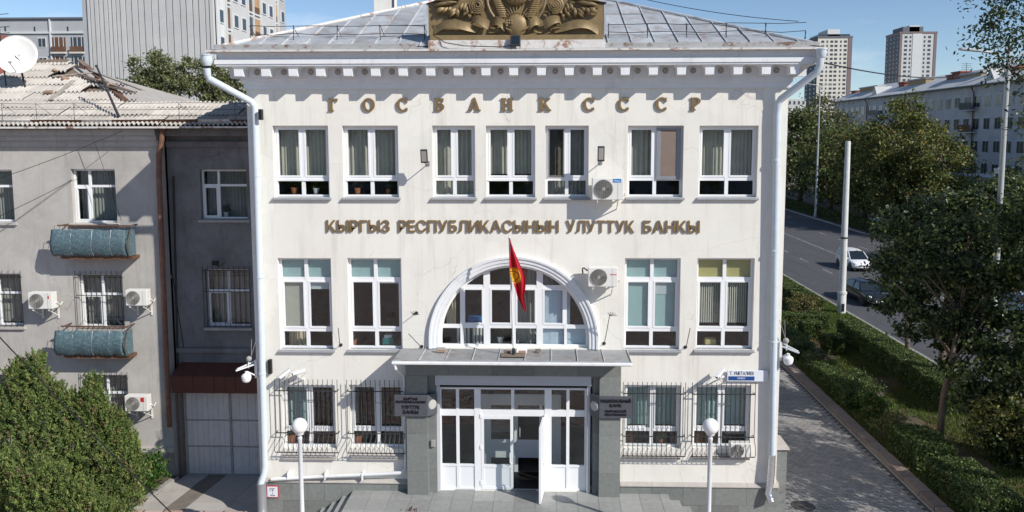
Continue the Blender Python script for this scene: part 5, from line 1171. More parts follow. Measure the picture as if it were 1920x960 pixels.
# ================================================================== globe lamps in front of the bank
def globe_lamp(label, x, y, zc):
    t = thing('globe_lamp', label, 'street lamp', (x,y,0), 'globe lamps before the entrance')
    MB().lathe([(.16,0),(.16,.05),(.09,.09),(.075,.5),(.062,.52),(.055,zc-.36),(.062,zc-.35),(.062,zc-.30),(.045,zc-.29),(.045,zc-.24),(.10,zc-.22),(.115,zc-.17),(.10,zc-.165)], (x,y,0), 14).build('post', 'lamp_post_white', t, smooth=True)
    MB().sphere((x,y,zc), .20, 24, 16).build('globe', 'globe', t, smooth='all')
    return t
gl = at(561.5,798.5,-3.1); globe_lamp('white globe lamp on a pole before the left grilles', gl[0], -3.1, gl[2]); gl = at(1332.5,799.5,-3.1); globe_lamp('white globe lamp on a pole before the right grilles', gl[0], -3.1, gl[2])
# ================================================================== old house on the left
random.seed(23)
hs = thing('apartment_house', 'old beige three storey house with corrugated roof, left of the bank', 'building', (-16, 8, 0))
hx0 = -30.0; hxm = AX(309, 500, YM); hx1 = XL-.01
ZE = AZ(200, 240, YM-.35)                            # eave height
hwin = [(-60,25,318,416),(135,217.5,317,418),(-55,41,513,611),(148.5,230.5,514,616),(-60,20,702,790),(158,240,703,797)]
HW = [rectpx(a,b,c,d,YM) for a,b,c,d in hwin]
rwin = [(376,463.5,318,411),(386,468,505,613)]
RWn = [rectpx(a,b,c,d,YR) for a,b,c,d in rwin]
wl_ = MB(); holed(wl_, hx0, hxm, -.5, ZE, HW, YM)
for h in HW: reveal(wl_, h, YM, YM+.35)
wl_.poly((hxm,YM,-.5),(hxm,YR,-.5),(hxm,YR,ZE),(hxm,YM,ZE))
wl_.build('front_wall', 'house_plaster', hs)
gx0, gx1, gz0, gz1 = AX(350,800,YR), hx1, -.5, AZ(420,739,YR)
wr = MB(); holed(wr, hxm, hx1, -.5, ZE, RWn, YR)
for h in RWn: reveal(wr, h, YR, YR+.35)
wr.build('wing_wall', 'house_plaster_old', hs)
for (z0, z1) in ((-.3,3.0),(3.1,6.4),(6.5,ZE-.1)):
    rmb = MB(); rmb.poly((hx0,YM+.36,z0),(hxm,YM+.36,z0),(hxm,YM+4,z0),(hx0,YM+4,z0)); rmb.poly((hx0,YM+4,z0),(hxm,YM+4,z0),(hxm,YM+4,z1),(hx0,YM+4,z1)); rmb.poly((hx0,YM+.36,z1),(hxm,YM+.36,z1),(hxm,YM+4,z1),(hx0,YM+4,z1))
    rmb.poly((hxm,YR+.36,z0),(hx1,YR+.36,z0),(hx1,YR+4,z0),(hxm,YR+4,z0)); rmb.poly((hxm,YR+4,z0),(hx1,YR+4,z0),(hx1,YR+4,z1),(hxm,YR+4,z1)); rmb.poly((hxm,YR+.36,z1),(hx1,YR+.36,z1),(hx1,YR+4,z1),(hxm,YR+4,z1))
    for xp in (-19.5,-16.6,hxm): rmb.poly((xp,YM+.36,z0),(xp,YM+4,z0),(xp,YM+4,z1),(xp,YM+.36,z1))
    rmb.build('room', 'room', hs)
def hwindow(h, Yw, seed, style=0, bars=False, barform=None):
    yf = Yw+.16
    wo, cl = window(h, [0.68] if style == 0 else [0.62], 2, [(0,0),(1,0)][:1], parent=hs, YF=yf, colsplit=[.36] if style == 0 else [.5], fr=.06, mull=.075)
    x0, x1, z0, z1 = h
    curtain('curtain', 'curtain_grey', wo, x0+.05, x1-.05, z0+.05, z1-.03, Yw+.48, .035, .11, seed)
    MB().hexa([(x0-.08,Yw-.09,z0-.10),(x1+.08,Yw-.09,z0-.10),(x1+.08,Yw,z0-.10),(x0-.08,Yw,z0-.10)],[(x0-.08,Yw-.09,z0-.03),(x1+.08,Yw-.09,z0-.03),(x1+.08,Yw-.001,z0-.005),(x0-.08,Yw-.001,z0-.005)]).build('sill', 'house_plaster', wo)
    MB().hexa([(x0+.004,Yw,z0-.02),(x1-.004,Yw,z0-.02),(x1-.004,yf,z0-.01),(x0+.004,yf,z0-.01)],[(x0+.004,Yw,z0-.004),(x1-.004,Yw,z0-.004),(x1-.004,yf,z0+.012),(x0+.004,yf,z0+.012)]).build('sill', 'house_plaster', wo)
    if bars:
        gq = sub('window_bars', hs, (x0, Yw-.06, z0)); n = 10; e = .05 if style else .0
        bm = MB().tube([(0,0,0),(0,0,z1-z0+.12)], .009, 5).mesh('bar', 'dark_metal')
        for k in range(n): place(bm, 'bar', (x0-e+(x1-x0+2*e)*k/(n-1), Yw-.07, z0+.0), gq)
        for zz in (z0+.03, z0+.62*(z1-z0), z1-.02): MB().bar((x0-e,Yw-.075,zz),(x1+e,Yw-.075,zz),.012,.025).build('rail', 'dark_metal', gq)
        zg = z0+.10; P = []
        for k in range(9): P.append((x0+(x1-x0)*k/8, Yw-.085, zg+(.22 if k % 2 else 0)))
        MB().tube(P, .008, 5).build('zigzag', 'dark_metal', gq)
        for x in (x0-e, x1+e): MB().bar((x,Yw-.075,z1-.1),(x,Yw+.02,z1-.1),.015,.015).build('bracket','dark_metal',gq)
for i, h in enumerate(HW): hwindow(h, YM, 60+i, 0 if i < 2 else 1, i >= 2)
hwindow(RWn[0], YR, 70, 0); hwindow(RWn[1], YR, 71, 1, True)
# cornice under the eave: two stepped bands
MB().box(hx0,hxm+.02,YM-.30,YM-.002,ZE-.24,ZE-.02).build('eave_cornice', 'house_plaster', hs); MB().box(hx0,hxm+.012,YM-.20,YM-.003,ZE-.40,ZE-.242).build('eave_cornice', 'house_plaster', hs); MB().box(hx0,hxm+.01,YM-.10,YM-.004,ZE-.60,ZE-.402).build('eave_cornice', 'house_plaster', hs)
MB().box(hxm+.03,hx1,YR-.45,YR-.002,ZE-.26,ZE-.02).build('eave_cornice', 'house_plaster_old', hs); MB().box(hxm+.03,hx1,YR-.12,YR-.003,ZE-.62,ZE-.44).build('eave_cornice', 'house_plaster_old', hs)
# base course and patches
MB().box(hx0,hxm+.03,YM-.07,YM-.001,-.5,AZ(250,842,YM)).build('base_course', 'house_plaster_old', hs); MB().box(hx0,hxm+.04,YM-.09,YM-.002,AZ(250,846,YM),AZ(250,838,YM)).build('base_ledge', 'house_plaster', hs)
# ------------------------------------------------ corrugated roof
RS = .466; RE = YM-.55
def hz_(t): return ZE+.06+RS*t
hipx0 = AX(125,112,RE+5.4); TR = 5.4; TL = 1.75
hipx1 = hipx0+TR                                     # where the hip meets the eave line
def tmax(x): return max(min(TR, (hipx1+.55-x)), TL) if x < hx1 else 0
und = MB()
und.poly((hx0,RE+.1,hz_(.05)-.12),(hx1,RE+.1,hz_(.05)-.12),(hx1,RE+TL,hz_(TL)-.12),(hipx1-TL+.4,RE+TL,hz_(TL)-.12),(hipx0,RE+TR,hz_(TR)-.12),(hx0,RE+TR,hz_(TR)-.12))
und.build('roof_boards', 'old_wood', hs)
bk = MB(); bk.poly((hx0,RE+TR,hz_(TR)-.1),(hipx0,RE+TR,hz_(TR)-.1),(hipx1-TL+.4,RE+TL,hz_(TL)-.1),(hipx1+2,RE+14,hz_(0)-.3),(hx0,RE+14,hz_(0)-.3)); bk.poly((hipx1-TL+.4,RE+TL,hz_(TL)-.1),(hx1,RE+TL,hz_(TL)-.1),(hx1,RE+5,hz_(0)-.3),(hipx1,RE+5,hz_(0)-.3)); bk.build('rear_roof', 'slate', hs)
rows = [0.0, .62, 1.22, 1.80, 2.45, 3.10, 3.75, 4.40, 5.02]
SWD = .98; sheets = 0
def corr(x0, x1, ta, tb, dz, tilt, clip=True):
    n = int((x1-x0)/.025); V = []; F = []
    for i in range(n+1):
        x = x0+(x1-x0)*i/n; w_ = .044*math.sin(x/.15*2*math.pi)
        tt = min(tb, tmax(x)); tt = max(tt, ta)
        V += [(x,RE+ta,hz_(ta)+w_+dz+.062+tilt*(x-x0)),(x,RE+tt,hz_(tt)+w_+dz+tilt*(x-x0)),(x,RE+ta,hz_(ta)+w_+dz+.03+tilt*(x-x0))]
    for i in range(n): F += [(3*i,3*i+3,3*i+4,3*i+1),(3*i+2,3*i+5,3*i+3,3*i)]
    return MB().add(V, F)
for j, ta in enumerate(rows):
    tb = (rows[j+1] if j+1 < len(rows) else TR)+.12
    x = -24.0+(.3 if j % 2 else 0)
    while x < hx1-.1:
        xe = min(x+SWD, hx1-.01); tm = max(tmax(x), tmax(xe))
        broken = (hipx0-.6 < x < hipx0+3.2) and (3.3 < ta < 5.2) and random.random() < .42 or (hipx0+1.5 < x < hipx0+3.4 and 2.2 < ta < 3.3 and random.random() < .25)
        if tm > ta+.05 and not broken:
            o = corr(x+.004, xe-.004, ta, tb, .012*((sheets*7) % 3), random.uniform(-.012,.012)).build('roof_sheet', 'slate', hs, smooth='all')
        sheets += 1; x = xe if xe < x+SWD-.001 else x+SWD
# ridge and hip caps
for i in range(9):
    a = hx0+8+i*1.0
for i in range(7):
    x = hipx0-.9-i*.95; MB().hexa([(x,RE+TR-.22,hz_(TR)-.02),(x+.93,RE+TR-.22,hz_(TR)-.02),(x+.93,RE+TR+.1,hz_(TR)+.0),(x,RE+TR+.1,hz_(TR)+.0)],[(x,RE+TR-.18,hz_(TR)+.06),(x+.93,RE+TR-.18,hz_(TR)+.06),(x+.93,RE+TR+.1,hz_(TR)+.11),(x,RE+TR+.1,hz_(TR)+.11)]).build('ridge_cap', 'old_wood' if i < 3 else 'slate', hs)
n = 6
for i in range(n):
    t1, t2 = TR-(TR-TL)*i/n, TR-(TR-TL)*(i+.97)/n; MB().bar((hipx1+.5-t1,RE+t1,hz_(t1)+.07),(hipx1+.5-t2,RE+t2,hz_(t2)+.07),.20,.05).build('hip_cap', 'rust' if i % 3 else 'old_wood', hs)
# rusty standing gutter and eave strip
x = -24.0
while x < hx1-.05:
    w_ = min(random.uniform(.7,1.1), hx1-.02-x); e = 0 if x < hxm else 0
    MB().hexa([(x,RE+.14,hz_(.1)+.03),(x+w_-.01,RE+.14,hz_(.1)+.03),(x+w_-.01,RE+.16,hz_(.1)+.03),(x,RE+.16,hz_(.1)+.03)],[(x,RE+.04,hz_(0)+.20),(x+w_-.01,RE+.04,hz_(0)+.20+random.uniform(-.02,.02)),(x+w_-.01,RE+.06,hz_(0)+.20),(x,RE+.06,hz_(0)+.20)]).build('gutter_length', 'rust' if random.random() < .55 else 'rusty_white', hs)
    x += w_
MB().box(hx0,hx1-.02,RE-.05,RE+.12,ZE-.015,ZE+.045).build('eave_strip', 'rusty_white', hs)
# roof guard rail
gq = sub('guard_rail', hs, (-16, RE+.35, hz_(.35)))
for px in (-55, 3, 67, 138, 335, 440):
    a = at(px, 195, RE+.35); MB().tube([(a[0],RE+.35,hz_(.35)),(a[0],RE+.35,hz_(.35)+.58)], .008, 5).build('rail_post', 'dark_metal', gq); MB().tube([(a[0],RE+.35,hz_(.35)+.56),(a[0]+.22,RE+.75,hz_(.75)+.05)], .006, 5).build('rail_brace', 'dark_metal', gq)
for zz in (.20,.38,.57): MB().tube([(AX(px,195,RE+.35),RE+.35,hz_(.35)+zz+random.uniform(-.03,.01)) for px in (-80,0,70,140,240,335,440,462)], .007, 5).build('rail', 'dark_metal', gq)
# loose planks on the broken part
def onroof(px, t): Y = RE+t; return Vector((AX(px,150,Y), Y, hz_(t)+.10))
for i, (p0, t0_, p1, t1_, m, lab) in enumerate([(138,3.35,92,1.75,'grey_wood','grey plank lying down the old roof left of the hole'),(100,3.7,175,4.05,'grey_wood','grey plank lying level across the broken old roof'),(150,3.85,250,2.25,'old_wood','long brown plank slanting along the hip of the old roof'),(172,4.15,268,2.35,'grey_wood','pale plank beside the hip cap of the old roof'),(190,2.75,252,2.15,'old_wood','short brown plank at the lower end of the broken roof'),(165,3.3,200,3.0,'old_wood','short dark offcut in the middle of the broken roof')]):
    MBo = MB().bar(onroof(p0,t0_)+Vector((0,0,.02*i)), onroof(p1,t1_)+Vector((0,0,.02*i)), .15, .04).build('loose_plank', m); tag(MBo, lab, 'plank', 'loose planks on the old roof')
for i, (px, t_, lab) in enumerate([(90,2.35,'brown brick lying alone on the old roof'),(122,3.55,'pinkish brick beside the level plank on the old roof'),(103,4.3,'dark reddish brick near the ridge of the old roof'),(208,2.9,'brown brick next to the leaning pole on the old roof'),(188,3.25,'brown brick lying between the planks on the old roof')]):
    p = onroof(px,t_); o = MB().box(-.13,.13,-.07,.07,-.02,.06).build('roof_brick','brick',bevel=.008,origin=(0,0,0)); o.location = p; o.rotation_euler = (.43,0,i*1.1); tag(o, lab, 'brick', 'bricks on the old roof')
# antenna mast
a, b = onroof(219,.45), Vector(at(181,124,RE+1.2)); t = thing('antenna_mast', 'dark metal pole leaning on the old roof', 'pole', tuple(a)); MB().tube([a,b],[.045,.03],8).build('mast','dark_metal',t); MB().sphere(b,.05,8,6).build('mast_cap','dark_metal',t)
a = Vector(at(6,75,RE+3)); t = thing('tv_antenna', 'thin television antenna at the left edge behind the satellite dish', 'antenna', (a.x,a.y,hz_(3))); MB().tube([(a.x,a.y,hz_(3)),(a.x-.15,a.y,a.z+.9)],.025,6).build('mast','dark_metal',t)
for k in range(4): MB().tube([(a.x-.45+.02*k,a.y,a.z+.2+.22*k),(a.x+.25,a.y,a.z+.25+.22*k)],.012,5).build('element','dark_metal',t)
# satellite dish
dc = Vector(at(31,102,5.2)); dn = Vector((.26,-.93,.24)).normalized(); t = thing('satellite_dish', 'large white satellite dish on the old house roof', 'satellite dish', tuple(dc)); rr_ = .66
u_ = dn.cross(Vector((0,0,1))).normalized(); v_ = u_.cross(dn); b = MB(); V = []; nr_, na_ = 7, 30
for i in range(nr_+1):
    r = rr_*i/nr_
    for k in range(na_): a = 2*math.pi*k/na_; V.append(dc+(u_*math.cos(a)+v_*math.sin(a)*1.04)*r-dn*(.14*(1-(r/rr_)**2)))
b.add(V, [(i*na_+k,i*na_+(k+1)%na_,(i+1)*na_+(k+1)%na_,(i+1)*na_+k) for i in range(nr_) for k in range(na_)]); o = b.build('reflector','dish_white',t,smooth='all'); so_ = o.modifiers.new('thick','SOLIDIFY'); so_.thickness = .02; so_.offset = -1
MB().tube([dc+u_*rr_*1.0*math.cos(0)*math.cos(a/6.0) if False else dc+(u_*math.cos(2*math.pi*k/30)+v_*math.sin(2*math.pi*k/30)*1.04)*rr_ for k in range(31)], .014, 5, False).build('rim','dish_white',t)
lf = dc-v_*.5+dn*.62; MB().tube([dc-v_*rr_*.95, lf], .016, 6).build('feed_arm','grey_metal',t); MB().tube([lf, lf-dn*.12+v_*.05], .04, 10).build('feed_horn','ac_grille',t)
MB().tube([dc-dn*.16, dc-dn*.3-Vector((0,0,.3)), (dc.x,dc.y+.35,hz_(dc.y+.35-RE))], .035, 8).build('mast','dark_metal',t); MB().bar(dc-dn*.15+u_*.1,dc-dn*.15-u_*.25-v_*.4,.04,.04).build('brace','dark_metal',t)
tag(MB().box(AX(-40,120,7),AX(14,120,7),6.6,7.4,13.2,AZ(0,82,7)+.3).build('brick_chimney','chimney_brick',bevel=.02), 'brick chimney behind the satellite dish', 'chimney')
# ------------------------------------------------ balconies wrapped in blue sheeting
def balcony(px0, px1, pyt, pyb, label):
    x0, x1 = AX(px0,(pyt+pyb)/2,YM-.45), AX(px1,(pyt+pyb)/2,YM-.45); zt, zb = AZ(170,pyt,YM-.5), AZ(170,pyb,YM-.5)
    bq = sub('balcony', hs, (x0, YM, zb))
    MB().box(x0+.20,x1-.02,YM-.52,YM-.001,zb-.09,zb-.005).build('slab', 'rust', bq); MB().bar((x0+.15,YM-.50,zt+.16),(x1-.02,YM-.50,zt+.15),.05,.04).build('handrail', 'rust', bq)
    for x in (x0+.2, x1-.06): MB().bar((x,YM-.50,zt+.15),(x,YM,zt+.15),.035,.03).build('handrail', 'rust', bq)
    n, m = 12, 26; V = []
    for i in range(m+1):
        x = x0+(x1-x0-.12)*i/m; wob = random.uniform(-.008,.008)
        for k in range(n+1):
            s = k/n; bul = .22*math.sin(math.pi*(.12+.80*s))**.8; V.append((x+.02*math.sin(s*6), YM-.50-bul+wob+.006*math.sin(k*4+i), zt+.03+(zb-zt)*s+.015*math.sin(i*.9)))
    o = MB().add(V,[(i*(n+1)+k,(i+1)*(n+1)+k,(i+1)*(n+1)+k+1,i*(n+1)+k+1) for i in range(m) for k in range(n)]).build('sheeting','tarp',bq,smooth='all'); s_ = o.modifiers.new('thick','SOLIDIFY'); s_.thickness = .012
    o['label'] = label
    for q_ in (.27, .55, .80):                       # seams where the sheets overlap
        xq = x0+(x1-x0-.12)*q_; MB().tube([(xq+.02*math.sin(k/10*6), YM-.508-.22*math.sin(math.pi*(.12+.80*k/10))**.8, zt+.03+(zb-zt)*k/10) for k in range(11)], .010, 5).build('sheet_seam','grey_metal',bq)
    V = [(x1-.10,YM-.50-.20*math.sin(math.pi*(.12+.80*k/8))**.8,zt+.02+(zb-zt)*k/8) for k in range(9)]+[(x1-.08,YM-.12,zt+.02+(zb-zt)*k/8) for k in range(9)]
    MB().add(V,[(k,k+1,10+k,9+k) for k in range(8)]).build('end_sheet','tarp',bq)
    for x in [x0+.05+i*(x1-x0-.1)/14 for i in range(15)]+[x1-.05,x1]:
        MB().tube([(x,YM-.50,zt+.15),(x,YM-.52,zt+.02),(x,YM-.69,zt+.3*(zb-zt)),(x,YM-.71,zt+.6*(zb-zt)),(x,YM-.60,zb+.04),(x,YM-.50,zb-.01)], .008, 5).build('baluster','rust',bq)
balcony(103,249,432,481,'weathered blue sheeting tied round the upper balcony'); balcony(110,244,621,667,'weathered blue sheeting tied round the lower balcony')
# downpipe and wing details
pp = [at(306,238,YM-.4),at(303,262,YM-.35),at(298,290,YM-.14),at(298,330,YM-.12),at(313,700,YM-.12),at(318,800,YM-.12)]
MB().tube(pp,.085,10).build('downpipe','brown_pipe',hs,smooth=True); MB().lathe([(.09,-.12),(.14,0),(.16,.10),(.13,.10)],at(306,240,YM-.4),12).build('downpipe_head','rust',hs)
MB().tube([at(325,330,YR-.05),at(334,700,YR-.05)],.03,6).build('conduit','dark_metal',hs)
MB().tube([at(318,480,YR-.03),at(345,655,YR-.03),at(480,660,YR-.03)],.012,5).build('cable','black',hs)
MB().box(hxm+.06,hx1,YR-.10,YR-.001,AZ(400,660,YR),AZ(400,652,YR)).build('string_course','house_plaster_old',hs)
# gate canopy of dark red sheet
cz0, cz1 = AZ(400,737,YR-.7), AZ(400,706,YR-.7); cx0, cx1 = AX(322,720,YR-.7), hx1; n = 11
gt = sub('gate_canopy', hs, (cx0, YR-.7, cz0))
for k in range(n):
    w_ = (cx1-cx0)/n; MB().box(cx0+k*w_+.004,cx0+(k+1)*w_-.004,YR-.72-.01*(k%2),YR-.69,cz0,cz1).build('fascia_sheet','red_sheet',gt)
    MB().hexa([(cx0+k*w_+.003,YR-.70,cz1-.01),(cx0+(k+1)*w_-.003,YR-.70,cz1-.01),(cx0+(k+1)*w_-.003,YR-.002,cz1+.25),(cx0+k*w_+.003,YR-.002,cz1+.25)],[(cx0+k*w_+.003,YR-.70,cz1+.012),(cx0+(k+1)*w_-.003,YR-.70,cz1+.012),(cx0+(k+1)*w_-.003,YR-.002,cz1+.275),(cx0+k*w_+.003,YR-.002,cz1+.275)]).build('roof_sheet','red_sheet',gt)
# gate
gg_ = sub('garage_gate', hs, (gx0, YR-.1, -.5)); gzb = rampz(YR)+.01; gzt = gz1+.12
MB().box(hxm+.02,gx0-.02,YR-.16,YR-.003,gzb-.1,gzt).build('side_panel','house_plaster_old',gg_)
for x in (AX(326,800,YR-.16),AX(335,800,YR-.16),AX(344,800,YR-.16)): MB().box(x-.04,x+.03,YR-.19,YR-.162,gzb-.1,gzt).build('side_board','old_wood',gg_)
gm = AX(433.5,815,YR-.1); rl = [gzb+.02, AZ(400,837,YR-.1), AZ(400,788,YR-.1), gzt]
for (a, b) in ((gx0+.06,gm-.04),(gm+.04,hx1)):
    np_ = 8; w_ = (b-a)/np_
    for k in range(np_):
        for r in range(3): MB().box(a+k*w_+.004,a+(k+1)*w_-.004,YR-.085-.004*(k%2),YR-.06,rl[r]+.025,rl[r+1]-.025).build('gate_board','gate_paint',gg_)
MB().box(gx0-.01,gx0+.058,YR-.13,YR-.05,gzb,gzt).build('gate_post','gate_frame',gg_); MB().box(gm-.038,gm+.038,YR-.125,YR-.05,gzb,gzt).build('gate_stile','gate_frame',gg_)
for r in rl[:3]: MB().box(gx0+.06,hx1,YR-.105,YR-.052,r-.022,r+.022).build('gate_rail','gate_frame',gg_)
box('gate_backing','gate_frame',gg_,gx0,hx1,YR-.05,YR-.01,gzb,gzt)
# air conditioners of the old house
b1 = make_ac(.80,.54,.28,('print_red',.33,.38,.62,.80)); set_ac(b1, 86, 576, YM-.26, 'air conditioner unit between the barred middle windows of the old house')
b2 = make_ac(.70,.52,.28); set_ac(b2, 264, 570, YM-.26, 'air conditioner unit beside the brown downpipe, below the upper blue balcony')
b3 = make_ac(.76,.52,.28,('print_red',.20,.36,.62,.90)); set_ac(b3, 264, 766, YM-.26, 'air conditioner unit with a red badge low on the old house wall')
c = at(404,493,YR-.15); t = thing('wall_spotlight','small black spotlight on the wing wall above the barred window','spotlight',tuple(c)); MB().box(c[0]-.1,c[0]+.1,c[1]-.08,c[1]+.03,c[2]-.07,c[2]+.07).build('housing','black',t,bevel=.01); MB().tube([(c[0],c[1],c[2]-.07),(c[0]+.12,c[1]+.02,c[2]-.12),(c[0]+.25,YR,c[2]-.02)],.012,5).build('arm','black',t)
plant('white round fan and pots inside the upper window of the wing',AX(424,402,YR+.3),YR+.32,RWn[0][2]+.05,.9,'white_paint','leaf_olive')
# ================================================================== overhead cables
def cable(label, pts, sag, r=.012):
    a, b = Vector(pts[0]), Vector(pts[1]); P = [a+(b-a)*(k/14)-Vector((0,0,sag*4*(k/14)*(1-k/14))) for k in range(15)]
    tag(MB().tube(P, r, 5).build('overhead_cable', 'black'), label, 'cable', 'overhead cables')
cable('thick black cable slanting down before the old house and the conifers', (at(-150,470,-2.5), at(345,985,-4.0)), .12, .016)
cable('thin cable running up from the upper window to the left of the old house', (at(135,338,YM-.02), at(-80,440,YM-1.2)), .05, .009)
cable('thin cable stretched from the old eave down to the upper left edge', (at(230,245,YM-.5), at(-80,360,YM-3)), .08, .009)
cable('thin cable hanging from the old eave to the upper balcony', (at(168,240,YM-.55), at(228,415,YM-.5)), -.02, .008)
cable('thin cable in the sky right of the roof, ending at the roof corner', (at(1180,-8,.8), at(1497,40,.3)), .1, .010)
cable('cable spanning the sky from the bank corner to the far apartment block', (at(1545,118,-.5), at(1830,138,20)), .3, .02)
# ================================================================== the town behind
random.seed(31)
def atX(px, py, X):
    d = _f*F_PX+_r*(px-PPX)-_u*(py-PPY); return [float(c) for c in _O+d*X/d[0]]
# ------------------------------------------------ panel tower, upper left
YT = 60.0
tx0, tx1 = AX(157,80,YT), AX(404,80,YT)
tw = thing('panel_tower', 'tall pale panel tower with a ribbed blank end wall behind the old house', 'building', ((tx0+tx1)/2, YT+10, 0))
yT2 = atX(536, 60, tx1)[1]; ZT = 34.0
MB().box(tx0,tx1-.06,YT+.06,yT2,0,ZT).build('body', 'panel_side', tw)
jt = [157,168,173.5,182,190,199,207,214.5,222,230,240,251.5,263,275,288,301.5,315,328,341.5,353,365,376.5,388,396,404]
for i in range(len(jt)-1):
    a, b = AX(jt[i],80,YT), AX(jt[i+1],80,YT); d = .0 if i else .1
    MB().box(a+.05,b-.05,YT-.14-.05*(i%2)+d,YT+.055,2,ZT).build('wall_panel', 'panel_grey' if i == 0 else 'panel_pale', tw)
def side(pa, pb, mat_, name, out, z0=2, z1=ZT):
    ya, yb = atX(pa,60,tx1)[1], atX(pb,60,tx1)[1]; MB().box(tx1-.05,tx1+out,ya+.02,yb-.02,z0,z1).build(name, mat_, tw); return ya, yb
FP = 2.8; zr0 = atX(413,30,tx1)[2]-FP*6
side(405,423,'panel_white','side_panel',.05); side(433,464,'panel_side','side_panel',.05); side(488.5,514,'panel_side','side_panel',.05); side(521,536,'panel_grey','side_panel',.05)
for pa in (405,409,418,423.5,432.5,464.5,474.5,488,514.5,520.5): side(pa,pa+.9,'panel_white','side_rib',.22)
fm_ = MB(); fm_.box(0,.08,-.72,.72,-.75,.75); wfm = fm_.mesh('window','panel_white'); pnm = MB().box(.06,.10,-.52,.52,-.62,.62).mesh('pane','win_dark')
for fl in range(3, 11):
    z = zr0+fl*FP-8.4+0.0
    z = atX(413,30,tx1)[2]+(fl-6)*FP
    for pw in (414,442,456.5,495,507.5,529.5):
        y = atX(pw,60,tx1)[1]; w_ = place(wfm,'window',(tx1+.05,y,z),tw); place(pnm,'pane',(tx1+.05,y,z),w_)
    for (pa, pb, m_) in ((424.5,432.5,'loggia_brown'),(465.5,474.5,'win_dark'),(475.5,488,'loggia_tan'),(515.3,520.3,'loggia_tan')):
        ya, yb = atX(pa,60,tx1)[1], atX(pb,60,tx1)[1]
        MB().box(tx1-.3,tx1+.012,ya,yb,z-1.0,z+1.2).build('loggia', m_, tw); MB().box(tx1-.02,tx1+.10,ya,yb,z-1.22,z-1.02).build('loggia_slab', 'panel_white', tw); MB().box(tx1+.0,tx1+.05,ya+.1,yb-.1,z-1.0,z-.25).build('loggia_rail', 'loggia_brown', tw)
# ------------------------------------------------ far left block
YF2 = 98.0
fx0, fx1 = AX(-90,70,YF2), AX(172,70,YF2); fb = thing('grey_apartment_block', 'grey apartment block with loggias at the far upper left', 'building', ((fx0+fx1)/2,YF2+6,0))
zt_ = AZ(80,36,YF2); MB().box(fx0,fx1,YF2,YF2+12,0,zt_).build('body','panel_grey',fb); MB().box(fx0-.2,fx1+.2,YF2-.25,YF2+12.2,zt_,zt_+.25).build('parapet','tower_dark',fb)
zb_ = AZ(80,62,YF2); MB().box(fx0-.1,fx1+.1,YF2-.2,YF2,zb_-.1,zb_+.2).build('ledge','panel_white',fb)
for pa in (-40,10,65,127): MB().box(AX(pa-1.5,55,YF2),AX(pa+1.5,55,YF2),YF2-.03,YF2+.1,AZ(80,58.5,YF2),AZ(80,50,YF2)).build('slot_window','win_dark',fb)
for pa in (95,): MB().box(AX(pa-1,60,YF2),AX(pa+1,60,YF2),YF2-.25,YF2,5,zt_).build('rib','panel_white',fb)
for fl in range(6):
    z1, z0 = AZ(80,70,YF2)-fl*2.9, AZ(80,98,YF2)-fl*2.9
    for (pa, pb, m_) in ((-60,-30,'loggia_brown'),(-20,10,'win_dark'),(98,123,'loggia_brown'),(133,157,'win_dark')):
        xa, xb = AX(pa,80,YF2), AX(pb,80,YF2); MB().box(xa,xb,YF2-.02,YF2+.4,z0,z1).build('loggia',m_,fb); MB().box(xa-.1,xb+.1,YF2-.5,YF2-.03,z0-.25,z0).build('loggia_slab','tower_cream',fb); MB().box(xa,xb,YF2-.45,YF2-.38,z0,z0+.8).build('loggia_rail','loggia_brown',fb)
        for q in range(3): xq = xa+(xb-xa)*(q+.5)/3; MB().box(xq-.04,xq+.04,YF2-.06,YF2-.02,z0,z1).build('loggia_post','panel_white',fb)
    for pa in (30,79):
        xa, xb = AX(pa-8,80,YF2), AX(pa+8,80,YF2); w_ = MB().box(xa,xb,YF2-.06,YF2,z0+.7,z1-.05).build('window','panel_white',fb); MB().box(xa+.12,(xa+xb)/2-.05,YF2-.08,YF2-.061,z0+.82,z1-.17).build('pane','win_dark',w_); MB().box((xa+xb)/2+.05,xb-.12,YF2-.08,YF2-.061,z0+.82,z1-.17).build('pane','win_dark',w_)
